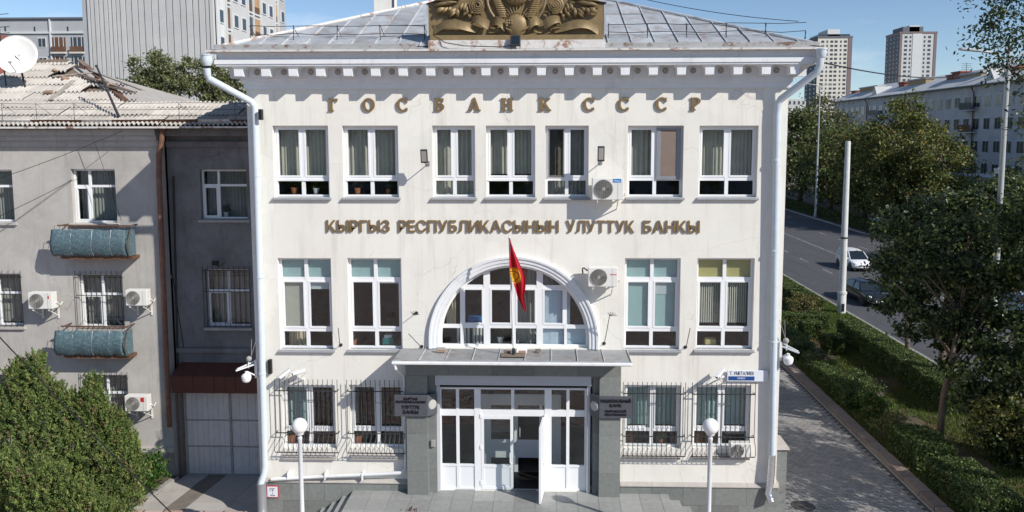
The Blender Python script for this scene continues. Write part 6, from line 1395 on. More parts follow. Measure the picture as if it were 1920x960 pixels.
# ------------------------------------------------ two far towers, right
def tower(label, Yd, pl_, pf0, pf1, pt, mats, cols, lcols, strip, pent, corner):
    x0, x1 = AX(pf0,100,Yd), AX(pf1,100,Yd); zt_ = AZ((pf0+pf1)/2,pt,Yd); yb = atX(pl_,100,x0)[1]
    t = thing('tower_block', label, 'building', ((x0+x1)/2,(Yd+yb)/2,0), 'far tower blocks')
    MB().box(x0,x1,Yd,yb,0,zt_).build('body', mats[0], t); MB().box(x0-.15,x0-.01,Yd+.3,yb-.1,0,zt_-.3).build('shaded_side', mats[1], t)  # dark sheet: shade of the face turned from the sun, put into its colour
    MB().box(x0-.4,x1+.4,Yd-.4,yb+.4,zt_,zt_+1.2).build('parapet', mats[2], t)
    for (a, b, c_, d_, m_) in pent: MB().box(AX(a,60,Yd+4),AX(b,60,Yd+4),Yd+4,yb-2,zt_+1.2,AZ((a+b)/2,c_,Yd+4)).build('penthouse', m_, t)
    for (a, b, m_) in strip: MB().box(AX(a,100,Yd),AX(b,100,Yd),Yd-.25,Yd-.01,0,zt_-.2).build('vertical_strip', m_, t)
    wm = MB().box(-1.0,1.0,-.08,.02,-.75,.75).mesh('window','win_dark'); sm = MB().box(-.55,.55,-.08,.02,-.75,.75).mesh('window','win_dark'); lm = MB().box(-.08,.02,-1.1,1.1,-.75,.75).mesh('window','win_dark')
    n = int((zt_-16)/3.0)
    for k in range(n):
        z = zt_-2.6-k*3.0
        for (c_, big) in cols: place(wm if big else sm, 'window', (AX(c_,100,Yd),Yd-.02,z), t)
        for q in range(lcols): place(lm, 'window', (x0-.17,Yd+(yb-Yd)*(q+.5)/lcols,z), t)
    return t
tower('far beige tower block rising behind the roof corner', 560, 1511, 1533, 1597, 71, ('tower_cream','tower_dark','tower_dark'), [(1542,1),(1550.5,0),(1559,1),(1567,1),(1576,0),(1584.5,1)], 3, [(1589.5,1597.2,'tower_brown')], [(1536,1594,64,0,'win_dark'),(1552,1575,55,0,'panel_white')], None)
tower('far grey tower block with a white central stripe', 560, 1660.5, 1686, 1755, 62.5, ('tower_grey','tower_dark','tower_brown'), [(1697.5,1),(1706,0),(1732.5,0),(1741.5,1)], 4, [(1710,1727,'panel_white'),(1686,1690.5,'tower_brown'),(1750,1755.2,'tower_brown')], [(1693,1731,50,0,'tower_dark'),(1705,1724,47.5,0,'panel_white')], None)
# ------------------------------------------------ long apartment block on the far side of the street
BX = 57.0; by0, by1 = 48.0, atX(1565,195,BX)[1]; BE = 17.8
bb = thing('apartment_block', 'long pale five storey apartment block across the street', 'building', (BX+6,(by0+by1)/2,0))
MB().box(BX,BX+12,by0,by1,0,BE).build('wall','block_wall',bb)
n = 26; L_ = (by1-by0+1.2)/n
for k in range(n):
    ya = by0-.6+k*L_; dz = random.uniform(-.03,.03)
    for j in range(2):
        xa, xb = BX-.7+j*3.4, BX-.7+(j+1)*3.4; za, zb2 = BE-.05+j*1.45, BE-.05+(j+1)*1.45
        MB().hexa([(xa,ya+.02,za),(xb,ya+.02,zb2),(xb,ya+L_-.02,zb2),(xa,ya+L_-.02,za)],[(xa,ya+.02,za+.12+dz),(xb,ya+.02,zb2+.10+dz),(xb,ya+L_-.02,zb2+.10),(xa,ya+L_-.02,za+.12)]).build('roof_sheet','block_roof',bb)
MB().poly((BX+6.1,by0-.6,BE+2.8),(BX+12.8,by0-.6,BE-.1),(BX+12.8,by1+.6,BE-.1),(BX+6.1,by1+.6,BE+2.8)).build('rear_roof','block_roof',bb); MB().poly((BX,by1,BE),(BX+12,by1,BE),(BX+6,by1,BE+2.8)).build('gable','block_wall',bb)
MB().box(BX-.72,BX-.6,by0-.6,by1+.6,BE-.12,BE-.02).build('gutter','dark_metal',bb)
wfm = MB().box(-.06,.0,-.72,.72,-.78,.78).mesh('window','panel_white'); pnm = MB().box(-.08,-.061,-.31,.31,-.7,.7).mesh('pane','win_dark')
cw = 2.55; ncol = int((by1-by0-2)/cw)
for fl in range(5):
    z = BE-2.15-fl*2.95
    for k in range(ncol):
        y = by0+2+k*cw; w_ = place(wfm,'window',(BX,y,z),bb)
        place(pnm,'pane',(BX,y-.355,z),w_); place(pnm,'pane',(BX,y+.355,z),w_)
        if k % 6 in (2,) and fl < 4:
            q = sub('balcony', bb, (BX-.9,y+1.2,z-1.1)); MB().box(BX-1.0,BX,y-.2,y+2.7,z-1.2,z-1.05).build('slab','block_wall',q); MB().box(BX-1.0,BX-.95,y-.2,y+2.7,z-1.05,z-.1).build('railing','dark_metal' if (k+fl) % 3 else 'loggia_brown',q)
for px in (1628, 1718, 1828):
    y = atX(px,190,BX)[1]; MB().tube([(BX-.65,y,BE-.1),(BX-.2,y,BE-1.0),(BX-.15,y,0.5)],.09,8).build('downpipe','brown_pipe',bb)
for (pa, pb, pt, m_) in ((1601,1609,172,'chimney_brick'),(1617,1650,164,'shaft_tan'),(1690,1701,156,'chimney_brick'),(1708,1741,150,'shaft_tan'),(1780,1792,143,'chimney_brick'),(1790,1806,137,'chimney_brick'),(1806,1845,139,'shaft_tan'),(1895,1915,128,'chimney_brick')):
    ya, yb = atX(pb,170,BX+3.4)[1], atX(pa,170,BX+3.4)[1]; zt_ = atX((pa+pb)/2,pt,BX+3.4)[2]; q = MB().box(BX+2.9,BX+4.2,ya,yb,BE+1.0,zt_).build('chimney',m_,bb); MB().box(BX+2.75,BX+4.35,ya-.15,yb+.15,zt_,zt_+.2).build('chimney_cap','block_roof' if m_ == 'shaft_tan' else 'chimney_brick',q)
for px in (1645, 1862):
    y = atX(px,165,BX+1)[1]; q = MB().hexa([(BX+.5,y-1.3,BE+.3),(BX+3,y-1.3,BE+.3),(BX+3,y+1.3,BE+.3),(BX+.5,y+1.3,BE+.3)],[(BX+.5,y-.05,BE+2.0),(BX+3.5,y-.05,BE+2.0),(BX+3.5,y+.05,BE+2.0),(BX+.5,y+.05,BE+2.0)]).build('dormer','block_roof',bb); MB().poly((BX+.48,y-1.0,BE+.5),(BX+.48,y+1.0,BE+.5),(BX+.48,y,BE+1.7)).build('dormer_front','win_dark',q)
dpos = Vector(atX(1861,130,BX+3)); t = thing('satellite_dish','grey satellite dish on the far apartment roof','satellite dish',(dpos.x,dpos.y,BE+1)); MB().lathe([(.02,.25),(.5,.18),(.9,0),(.86,-.02),(.45,.14),(.02,.2)],tuple(dpos),18,'y').build('reflector','grey_metal',t,smooth=True); MB().tube([(dpos.x,dpos.y+.3,dpos.z),(dpos.x,dpos.y+.4,BE+1.3)],.06,6).build('mast','dark_metal',t)
dpos = Vector(atX(1812,128,BX+3)); t = thing('roof_antenna','thin antenna on the far apartment roof','antenna',(dpos.x,dpos.y,BE+1)); MB().tube([(dpos.x,dpos.y,BE+1.2),(dpos.x,dpos.y,dpos.z+.8)],.035,5).build('mast','dark_metal',t)
for k in range(4): MB().tube([(dpos.x-.7,dpos.y,dpos.z-.2+.28*k),(dpos.x+.7,dpos.y,dpos.z-.2+.28*k)],.025,5).build('element','dark_metal',t)
# low shop in front of it
SX = 50.0; sy0, sy1 = atX(1935,340,SX)[1], atX(1778,340,SX)[1]; sz1 = atX(1850,331,SX)[2]
sh = thing('low_shop','low shop with a white fascia before the long apartment block','building',(SX+3,(sy0+sy1)/2,0)); MB().box(SX,SX+6.5,sy0,sy1,0,sz1-1.0).build('wall','block_wall',sh); MB().box(SX-1.0,SX+6.6,sy0-.3,sy1+.3,sz1-.98,sz1).build('fascia','panel_white',sh)
for k in range(7):
    y = sy0+(sy1-sy0)*(k+.5)/7; MB().box(SX-.05,SX-.001,y-1.1,y+1.1,.6,sz1-1.4).build('shop_window','win_dark',sh)
# low town roofs near the horizon left of the far towers
for i, (px, pt, w_, Yd, lab) in enumerate(((1494,186,34,330,'far white block low on the horizon beside the bank corner'),(1470,200,30,380,'far grey roof peeping beside the bank corner'))):
    xa, xb = AX(px-w_/2,190,Yd), AX(px+w_/2,190,Yd); q = thing('distant_block', lab, 'building', ((xa+xb)/2,Yd,0)); zt_ = AZ(px,pt,Yd); MB().box(xa,xb,Yd,Yd+20,0,zt_).build('body','panel_pale' if i == 0 else 'panel_grey',q)
    for k in range(4):
        for f_ in range(3): MB().box(xa+(xb-xa)*(k+.3)/4,xa+(xb-xa)*(k+.7)/4,Yd-.1,Yd-.01,zt_-2.2-f_*3,zt_-.8-f_*3).build('window','win_dark',q)
# ================================================================== vegetation
def leaf_mesh(name, matn, C, size, rng, aspect=.5, up=.0, var=.35, out=None):
    """C: (n,3) leaf centres; every leaf is a folded four sided blade"""
    n = len(C); d = rng.normal(size=(n,3)); d[:,2] += up
    if out is not None: d += out*.9
    d /= np.linalg.norm(d,axis=1)[:,None]; e = rng.normal(size=(n,3)); e -= d*(e*d).sum(1)[:,None]; e /= np.linalg.norm(e,axis=1)[:,None]; nn = np.cross(d,e)
    s = size*(1+var*rng.uniform(-1,1,size=(n,1))); V = np.empty((n,4,3)); V[:,0] = C-d*s*.5; V[:,1] = C+e*s*aspect*.5+nn*s*.08; V[:,2] = C+d*s*.5; V[:,3] = C-e*s*aspect*.5+nn*s*.08
    me = bpy.data.meshes.new(name); me.vertices.add(4*n); me.vertices.foreach_set('co', V.reshape(-1).astype(np.float32)); me.loops.add(4*n); me.loops.foreach_set('vertex_index', np.arange(4*n,dtype=np.int32))
    me.polygons.add(n); me.polygons.foreach_set('loop_start', np.arange(0,4*n,4,dtype=np.int32)); me.polygons.foreach_set('loop_total', np.full(n,4,dtype=np.int32)); me.materials.append(M[matn]); me.update(); me.validate(); return me
def clumps(rng, lobes, n, nclump, crad, shell=.45):
    """points gathered in clumps spread through ellipsoid lobes (cx,cy,cz,rx,ry,rz)"""
    lb = np.array(lobes,float); vol = np.prod(lb[:,3:],axis=1)**.8; pick = rng.choice(len(lb), nclump, p=vol/vol.sum())
    u = rng.normal(size=(nclump,3)); u /= np.linalg.norm(u,axis=1)[:,None]; r = (shell+(1-shell)*rng.random((nclump,1)))**.8
    cc_ = lb[pick,:3]+u*r*lb[pick,3:]; w_ = rng.random(nclump)+.25; k = rng.choice(nclump, n, p=w_/w_.sum()); sp = crad*(.55+.9*rng.random((nclump,1)))
    P = cc_[k]+rng.normal(size=(n,3))*sp[k]*np.array([1,1,.72]); return P, cc_
def tree(name, label, base, lobes, n, nclump, crad, size, mats, trunk_r, seed, group=None, cat='tree', trunk_top=None, aspect=.55, shell=.45, up=0., lean=(0,0), limbs=9):
    rng = np.random.default_rng(seed); t = thing(name, label, cat, base, group); P, cc_ = clumps(rng, lobes, n, nclump, crad, shell); P = P[P[:,2] > base[2]+.15]
    m = rng.random(len(P)); lo = 0
    for i, (mn, fr) in enumerate(mats):
        sel = (m >= lo) & (m < lo+fr); lo += fr
        if sel.sum() == 0: continue
        me = leaf_mesh('crown', mn, P[sel]-np.array(base), size, rng, aspect, up); place(me, 'crown', base, t)
    lb = np.array(lobes,float); top = trunk_top or float((lb[:,2]).max()); hz0 = base[2]
    k = 7; tp = [(base[0]+lean[0]*(i/(k-1))**1.3+.06*math.sin(i*2+seed), base[1]+lean[1]*(i/(k-1))**1.3+.06*math.cos(i*1.7+seed), hz0-.1+(top-hz0+.1)*i/(k-1)) for i in range(k)]
    MB().tube(tp, [trunk_r*(1.15-.8*i/(k-1)) for i in range(k)], 10).build('trunk', 'bark', t, smooth='all')
    for q in rng.choice(len(cc_), min(limbs,len(cc_)), replace=False):
        e = Vector(cc_[q]); z0 = min(max(hz0+(top-hz0)*.35, e.z-.9*(Vector(e.xy)-Vector(base[:2])).length), top*.97+hz0*.03); f_ = (z0-hz0)/(top-hz0); i = min(int(f_*(k-1)),k-2); s0 = Vector(tp[i])+(Vector(tp[i+1])-Vector(tp[i]))*(f_*(k-1)-i)
        md = (s0+e)/2+Vector((0,0,.08*(e-s0).length)); MB().tube([s0,md,e],[trunk_r*.42,trunk_r*.28,trunk_r*.08],6).build('limb', 'bark', t, smooth='all')
    return t
def el(*a): return tuple(a)
def pxl(lst):                                       # crown lobes laid out from the photo: px, py, depth, radius
    out_ = []
    for (px_, py_, Y_, r_) in lst: q = at(px_, py_, Y_); out_.append((q[0], q[1], q[2], r_, r_*1.05, r_*.62))
    return out_
# trees beyond the street
G1 = 'trees beyond the street'
FG = [('leaf_mid',.6),('leaf_yellow',.28),('leaf_dark',.12)]
c = atX(1690,300,42)
tree('street_tree','tall bushy tree with yellowish top before the apartment block',(42,c[1],0),[el(42,c[1],9.6,4.6,4.2,5.4),el(40.2,c[1]-1,6.0,4.2,4,4),el(45.8,c[1]+2,8.4,3.6,4,4.6),el(42.2,c[1],13.4,2.2,2.2,2.9),el(39,c[1],10,2.4,2.4,2.6)],22000,300,.5,.36,FG,.35,101,G1)
c = atX(1772,330,44); tree('street_tree','rounded green tree right of the yellow topped one, hiding the lower windows',(44,c[1],0),[el(44,c[1],7.6,3.0,3.4,4.4),el(43,c[1]-2,4.5,3.4,3.2,3)],9000,130,.6,.36,FG,.3,102,G1)
c = atX(1625,330,41); tree('street_tree','green tree left of the yellow topped one beside the far kerb',(41,c[1],0),[el(41,c[1],7.4,3.9,4,4.6),el(40.4,c[1],10.6,2.0,2,2.6),el(40,c[1]-3,4.6,3.6,3.5,3)],11000,160,.62,.38,FG,.32,103,G1)
c = atX(1560,320,41); tree('street_tree','dense green tree behind the bare concrete pole',(41,c[1],0),[el(41,c[1],8.0,4.4,4.6,5.2),el(41,c[1]-3,5,4,4,3.4)],11000,160,.7,.42,[('leaf_mid',.6),('leaf_olive',.25),('leaf_dark',.15)],.35,104,G1)
c = atX(1503,300,41.5); tree('street_tree','green tree just right of the bank corner, farthest along the street',(41.5,c[1],0),[el(41.5,c[1],9.5,5.4,5,6.2),el(40,c[1]-4,6,4.5,4,4)],11000,160,.8,.5,[('leaf_mid',.6),('leaf_olive',.25),('leaf_dark',.15)],.4,105,G1)
c = atX(1545,215,46); tree('street_tree','greyish thin crowned tree under the beige far tower',(46,c[1],0),[el(46,c[1],13.2,4.4,4.6,4.2),el(45,c[1],9,4,4,4)],7500,150,.8,.42,[('leaf_olive',.8),('leaf_pale',.2)],.4,106,G1)
for i, (px, y0, X, top, lab) in enumerate(((1850,380,38,7.2,'dark tree left of the white column across the street'),(1905,370,38,8.0,'dark tree right of the white column across the street'),(1950,330,40,9.5,'dark tree at the right edge across the street'))):
    c = atX(px,y0,X); tree('street_tree',lab,(X,c[1],0),[el(X,c[1],top-2.9,2.6,3,2.9),el(X-.6,c[1],top-5,2.4,2.6,2.4)],8000,120,.45,.25,[('leaf_mid',.55),('leaf_dark',.35),('leaf_yellow',.1)],.22,110+i,G1)
# tree with hanging leaves at the upper right, and its neighbours along the side pavement
G2 = 'trees between the side pavement and the street'
tree('roadside_tree','tall tree whose thin leafy branches hang into the upper right corner',(19.6,2.2,0.05),[el(19.2,2.2,14.6,5.2,4.6,4.0),*pxl([(1895,30,2,.8),(1875,75,2,.6),(1905,100,2,.8),(1890,150,2,.6),(1915,190,2,.7),(1868,30,2,.5),(1912,240,2,.5),(1850,10,2,.4),(1900,-30,2,1.2),(1930,130,2,1.1),(1940,40,2,1.3)])],26000,420,.25,.15,[('leaf_dark',.75),('leaf_mid',.25)],.26,120,G2,aspect=.42,shell=.25,limbs=26)
tree('roadside_tree','dark broad leaved tree with a thin leaning trunk beside the side pavement',(14.25,5.95,.05),pxl([(1680,430,8.5,1.0),(1725,405,9,1.0),(1700,490,8,1.0),(1672,565,9,.8),(1740,470,7.5,1.1),(1725,560,8,1.0),(1765,605,7,1.0),(1790,425,8,1.1),(1810,500,7,1.2),(1830,580,7,1.1),(1865,440,8,1.1),(1880,520,6.5,1.1),(1900,600,6.5,1.1),(1850,655,6,.9),(1700,615,8.5,.7),(1785,520,9,1.2),(1660,500,9,.55),(1720,660,7,.6),(1790,680,6.5,.6),(1830,645,7,.9),(1780,640,8,.8),(1885,660,6,1.0)]),24000,330,.2,.17,[('leaf_dark',.84),('leaf_mid',.16)],.12,121,G2,lean=(1.3,1.2),trunk_top=5.4,aspect=.6,shell=.1,limbs=26)
tree('roadside_tree','dark tree behind the leaning one, its crown reaching over the dark car',(16.9,11.2,.05),pxl([(1790,385,11,1.1),(1850,385,11,1.2),(1880,355,12,1.1),(1765,440,12,1.2),(1910,395,11,1.2),(1825,460,12,1.4),(1900,470,11,1.3),(1760,520,12,1.1),(1840,540,11,1.3)]),15000,210,.24,.18,[('leaf_dark',.72),('leaf_mid',.28)],.14,122,G2,aspect=.6,shell=.1,limbs=18)
tree('roadside_tree','dark tree at the right edge with pale green lower twigs',(16.3,4.4,.05),pxl([(1905,430,5,1.0),(1935,510,5,1.1),(1895,700,4.5,.9),(1845,735,4.8,.75),(1915,785,4,.8),(1865,815,4.2,.7),(1935,850,3.6,.8),(1805,700,5.2,.6),(1950,640,4.5,1.1),(1960,400,5,1.2),(1820,760,5,.6),(1880,750,4.6,.9),(1900,840,4,.8)]),21000,290,.2,.16,[('leaf_dark',.66),('leaf_mid',.34)],.15,123,G2,aspect=.6,shell=.1,limbs=20)
tree('roadside_tree','tree nearest the camera on the right, shading the side pavement',(15.9,-3.4,.05),[el(15.9,-3.2,5.6,2.5,2.1,2.3),el(15.2,-1.6,4.2,1.6,1.5,1.5),el(16.4,-1.2,6.6,2.0,1.8,1.6)],7500,90,.26,.16,[('leaf_dark',.8),('leaf_mid',.2)],.15,124,G2,aspect=.6,shell=.3)
tree('roadside_tree','second tree nearest the camera on the right, taller and wider',(18.6,-2.6,.05),[el(18.6,-1.6,8.4,3.0,2.6,2.6),el(17.0,-.4,7.0,1.8,1.6,1.6)],7000,90,.3,.17,[('leaf_dark',.8),('leaf_mid',.2)],.2,125,G2,aspect=.6,shell=.3)
tree('roadside_tree','young tree farther up the verge behind the leaning tree',(17.3,15.5,.05),[el(17.3,15.5,4.6,1.7,1.9,1.8),el(17.0,15.0,6.0,1.1,1.1,1.0)],7000,120,.28,.16,[('leaf_dark',.7),('leaf_mid',.3)],.11,126,G2,aspect=.6,shell=.3)
# shrubs and hedges
def shrub(label, base, rx, ry, h, n, mats, seed, size=.10, up=.8, group='shrubs on the verge', cat='shrub', name='shrub'):
    rng = np.random.default_rng(seed); t = thing(name, label, cat, base, group); P, cc_ = clumps(rng, [(base[0],base[1],base[2]+h*.55,rx,ry,h*.48)], n, max(18,n//45), .13, .35); P = P[P[:,2] > base[2]+.03]; m = rng.random(len(P)); lo = 0
    for (mn, fr) in mats:
        sel = (m >= lo) & (m < lo+fr); lo += fr
        if sel.sum(): place(leaf_mesh('foliage', mn, P[sel]-np.array(base), size, rng, .5, up), 'foliage', base, t)
    for q in range(6):
        e = Vector(cc_[q]); MB().tube([(base[0]+.05*math.sin(q),base[1]+.05*math.cos(q),base[2]-.05),tuple((Vector(base)+e)/2+Vector((0,0,.1))),e],[.022,.015,.006],5).build('stem','bark',t)
    return t
shrub('olive yellow shrub beside the hedge left of the concrete pole',(15.1,24.2,.05),1.1,1.1,1.9,2600,[('leaf_olive',.7),('leaf_yellow',.3)],201,.13)
shrub('bright green upright tuft beside the raised border',(12.75,8.1,.05),.42,.5,1.15,1500,[('leaf_bush',.8),('leaf_yellow',.2)],202,.13,1.6)
shrub('yellow green shrub between the leaning trunk and the right edge',(15.6,4.1,.05),1.25,1.0,2.5,5200,[('leaf_olive',.35),('leaf_yellow',.2),('leaf_mid',.45)],203,.12)
shrub('loose green shrub at the right edge above the dry grass',(16.6,2.6,.05),1.2,.9,2.2,4200,[('leaf_mid',.7),('leaf_dark',.3)],204,.12)
shrub('low yellowing shrub beside the dark trimmed hedge',(12.75,6.2,.05),.7,.6,.85,2000,[('leaf_olive',.4),('leaf_mid',.4),('leaf_yellow',.2)],205,.10)
shrub('flat dark shrub in the middle of the verge',(13.6,11.8,.05),1.0,1.4,.75,2600,[('leaf_hedge',.8),('leaf_olive',.2)],206,.10)
shrub('dry tipped spreading shrub beside the raised border',(12.95,14.3,.05),.8,1.6,.9,2600,[('leaf_hedge',.55),('leaf_olive',.45)],207,.10)
def hedge(label, x0, x1, y0, y1, h, n, seed, mats=(('leaf_hedge',.75),('leaf_mid',.25)), size=.085, z=.05):
    n = int(n*1.5)
    rng = np.random.default_rng(seed); cx_, cy_ = (x0+x1)/2, (y0+y1)/2; t = thing('trimmed_hedge', label, 'hedge', (cx_,cy_,z), 'trimmed hedges on the verge'); P = []
    a = np.array([(y1-y0)*(x1-x0),(y1-y0)*h,(y1-y0)*h,(x1-x0)*h,(x1-x0)*h]); k = rng.choice(5,n,p=a/a.sum()); u, v = rng.random(n), rng.random(n); j = np.abs(rng.normal(size=n))*.05
    X = np.where(k==0,x0+(x1-x0)*u,np.where(k==1,x0+j,np.where(k==2,x1-j,x0+(x1-x0)*u))); Y = np.where(k<=2,y0+(y1-y0)*np.where(k==0,v,u),np.where(k==3,y0+j,y1-j)); Z = np.where(k==0,h-j,h*v)
    wob = .03*np.sin(X*3.1+Y*2.3)+.025*np.sin(Y*5.7+1); P = np.stack([X+wob*.7,Y+.04*np.sin(X*7),Z*(1+wob)+z+.02],1); m = rng.random(n); lo = 0
    for (mn, fr) in mats:
        sel = (m >= lo) & (m < lo+fr); lo += fr; place(leaf_mesh('foliage', mn, P[sel]-np.array((cx_,cy_,z)), size, rng, .6, .3), 'foliage', (cx_,cy_,z), t)
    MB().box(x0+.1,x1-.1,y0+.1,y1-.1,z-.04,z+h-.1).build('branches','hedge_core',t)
hedge('long tall dark hedge beside the near lawn, running along the road',15.85,16.85,8.6,20.8,1.15,16000,301)
hedge('dark hedge block farther up the verge near the bank corner',15.7,16.9,25.6,33.5,1.15,9000,302)
hedge('small square trimmed bush, the farther of two on the verge',14.0,15.0,20.4,21.4,.95,2600,303)
hedge('small square trimmed bush, the nearer of two on the verge',14.2,15.1,17.4,18.3,.95,2600,304)
hedge('dark trimmed hedge block under the leaning tree by the raised border',12.15,13.5,3.1,5.3,.85,5200,305)
hedge('dark trimmed hedge block nearest the camera by the raised border',12.15,13.6,-.6,2.5,.8,5600,306)
hedge('low dark hedge along the raised border, farther part',12.1,13.0,9.2,13.4,.8,5200,307)
hedge('low dark hedge along the raised border beside the dome camera',12.1,13.3,16.4,26.0,.85,8200,308)
hedge('long low hedge along the far kerb of the street',37.4,38.8,40.0,115.0,1.1,16000,309,size=.22)
hedge('low hedge crossing the verge behind the two square bushes',13.4,16.2,22.6,23.6,.9,5200,310)
# grass
def grass(name, label, x0, x1, y0, y1, n, matn, seed, h=.11, w=.016, z=.055, patch=None):
    rng = np.random.default_rng(seed); X = rng.uniform(x0,x1,n); Y = rng.uniform(y0,y1,n)
    if patch is not None: sel = (np.sin(X*1.7+seed)+np.sin(Y*.9+seed*2)+.8*np.sin(X*.6-Y*1.3)) > patch; X, Y = X[sel], Y[sel]; n = len(X)
    a = rng.uniform(0,6.28,n); hh = h*(.5+rng.random(n)); lx, ly = rng.normal(size=n)*h*.45, rng.normal(size=n)*h*.45; ww = w*(.7+.6*rng.random(n)); V = np.empty((n,3,3)); V[:,0] = np.stack([X-np.cos(a)*ww,Y-np.sin(a)*ww,np.full(n,z)],1); V[:,1] = np.stack([X+np.cos(a)*ww,Y+np.sin(a)*ww,np.full(n,z)],1); V[:,2] = np.stack([X+lx,Y+ly,z+hh],1)
    me = bpy.data.meshes.new(name); me.vertices.add(3*n); me.vertices.foreach_set('co',V.reshape(-1).astype(np.float32)); me.loops.add(3*n); me.loops.foreach_set('vertex_index',np.arange(3*n,dtype=np.int32)); me.polygons.add(n); me.polygons.foreach_set('loop_start',np.arange(0,3*n,3,dtype=np.int32)); me.polygons.foreach_set('loop_total',np.full(n,3,dtype=np.int32)); me.materials.append(M[matn]); me.update(); me.validate()
    tag(place(me,name,(0,0,0)), label, 'grass', kind='stuff')
grass('lawn','bright green grass strip along the near kerb',16.9,18.8,6,48,60000,'grass',401,.13,.022)
grass('verge_grass','darker rough grass between the hedges',12.0,16.9,-1,36,60000,'grass',402,.11,.020,patch=-.4)
grass('dry_grass','dry yellow grass patches on the verge',12.0,17.5,-1,24,36000,'grass_dry',403,.08,.018,patch=.35)
# ------------------------------------------------ tree behind the old roof
c = at(300,150,22); tree('poplar','pale leafy tree behind the old roof, left crown',(c[0],22,-.4),pxl([(303,122,22,.95),(270,146,22,1.0),(332,150,22,1.2),(300,172,22,1.3),(256,118,22,.4),(345,118,22,.55),(240,160,22,.8),(290,105,22,.35)]),9500,170,.17,.15,[('leaf_mid',.45),('leaf_pale',.5),('leaf_olive',.05)],.2,501,'trees behind the old roof',up=.8,shell=.15)
c = at(398,150,23); tree('poplar','pale leafy tree behind the old roof, right crown by the bank',(c[0],23,-.4),pxl([(392,126,23,.95),(420,150,23,1.0),(372,160,23,1.1),(442,172,23,.9),(362,124,23,.5),(410,182,23,1.1),(448,140,23,.5)]),9500,170,.17,.15,[('leaf_mid',.4),('leaf_pale',.55),('leaf_olive',.05)],.2,502,'trees behind the old roof',up=.8,shell=.15)
# ------------------------------------------------ conifers in the yard
def conifer(label, lst, Y, zbase, n, seed, tips=()):
    lb = []
    for (px_, py_, r_, dy_) in lst: q = at(px_, py_, Y+dy_); lb.append((q[0], q[1], q[2], r_*.8, r_*.8, r_*1.15))
    lb = np.array(lb); rng = np.random.default_rng(seed); base = (float(lb[:,0].mean()), Y, zbase); t = thing('conifer', label, 'tree', base, 'conifers in the yard')
    # feathery plumes rise outwards from the skin of each lobe
    lb[:,3:5] *= .9; npl = n//40; area = lb[:,3]**1.7; k = rng.choice(len(lb), npl, p=area/area.sum()); u = rng.normal(size=(npl,3)); u[:,2] += .15; u /= np.linalg.norm(u,axis=1)[:,None]
    p0 = lb[k,:3]+u*lb[k,3:]*(.40+.5*rng.random((npl,1))**.5); dr = u*np.array([1,1,.5])*.6+np.array([0,0,.95])+rng.normal(size=(npl,3))*.18
    for (px_, py_, hh_) in tips:                     # pointed leaders
        tq = np.array(at(px_, py_, Y)); ks = int(120*hh_); f_ = rng.random(ks)**.7; an = rng.random(ks)*6.283; rd = (.05+.26*f_)*rng.random(ks)**.5
        p0 = np.concatenate([p0, np.stack([tq[0]+np.cos(an)*rd, tq[1]+np.sin(an)*rd, tq[2]-.28-hh_*f_],1)]); dr = np.concatenate([dr, np.stack([np.cos(an)*rd*1.3, np.sin(an)*rd*1.3, np.ones(ks)],1)+rng.normal(size=(ks,3))*.1])
    npl = len(p0); n = npl*40; dr /= np.linalg.norm(dr,axis=1)[:,None]; ln = .20+.24*rng.random(npl)
    q = rng.integers(0,npl,n); tt = rng.random(n)**.8; P = p0[q]+dr[q]*(tt*ln[q])[:,None]+rng.normal(size=(n,3))*(.058*(1.05-tt))[:,None]; d = dr[q]*1.6
    keep = P[:,2] > zbase-.05; P = P[keep]; d = d[keep]; m = rng.random(npl)[q][keep]
    for mn, a, b in (('leaf_thuja',0,.40),('leaf_thuja_light',.40,.66),('leaf_thuja_deep',.66,.90),('leaf_thuja_brown',.90,.96),('leaf_olive',.96,1.01)):
        sel = (m >= a) & (m < b); place(leaf_mesh('foliage',mn,P[sel]-np.array(base),.075,rng,.42,.0,.45,d[sel]),'foliage',base,t)
    for (x,y,z,*_) in lb[4:7]: MB().tube([(x,y-.55,z-.2),(x+.18,y-.78,z-.05),(x+.42,y-.92,z+.06)],[.016,.012,.005],5).build('dead_twig','grey_wood',t)
    for (x,y,z,*_) in lb[:3]: MB().tube([(base[0],Y,zbase-.1),((base[0]+x)/2,(Y+y)/2,(zbase+z)/2),(x,y,z)],[.09,.06,.015],7).build('trunk','bark',t)
conifer('tallest bushy conifer before the old house, at the left edge',[(62,735,.62,0),(66,700,.36,0),(67,682,.22,0),(38,712,.40,.1),(36,694,.22,.1),(15,775,.75,0),(60,790,.85,-.2),(100,765,.55,.1),(100,738,.28,.1),(30,850,1.0,-.3),(85,850,1.0,-.3),(20,930,1.1,-.4)],-.5,-.1,60000,601,[(67,660,1.0),(37,674,.8),(98,718,.7),(12,738,.8),(50,705,.6),(80,700,.6)])
conifer('bushy conifer in the middle of the yard group before the old house',[(172,760,.46,0),(173,737,.28,0),(173,722,.17,0),(133,775,.45,.1),(131,752,.25,.1),(150,815,.75,-.1),(195,810,.55,0),(196,780,.3,0),(120,850,.8,-.3),(170,875,.9,-.3),(130,925,1.0,-.4)],-.4,-.1,50000,602,[(173,706,.9),(131,734,.8),(197,758,.7),(152,752,.6),(115,765,.5),(184,735,.5)])
conifer('lower bushy conifer nearest the driveway',[(222,820,.42,0),(224,798,.22,0),(238,852,.45,.1),(215,880,.65,-.2),(243,895,.42,0),(200,930,.75,-.3),(240,940,.5,-.2)],-.2,-.1,30000,603,[(224,780,.7),(242,808,.6),(256,850,.5),(208,795,.5)])
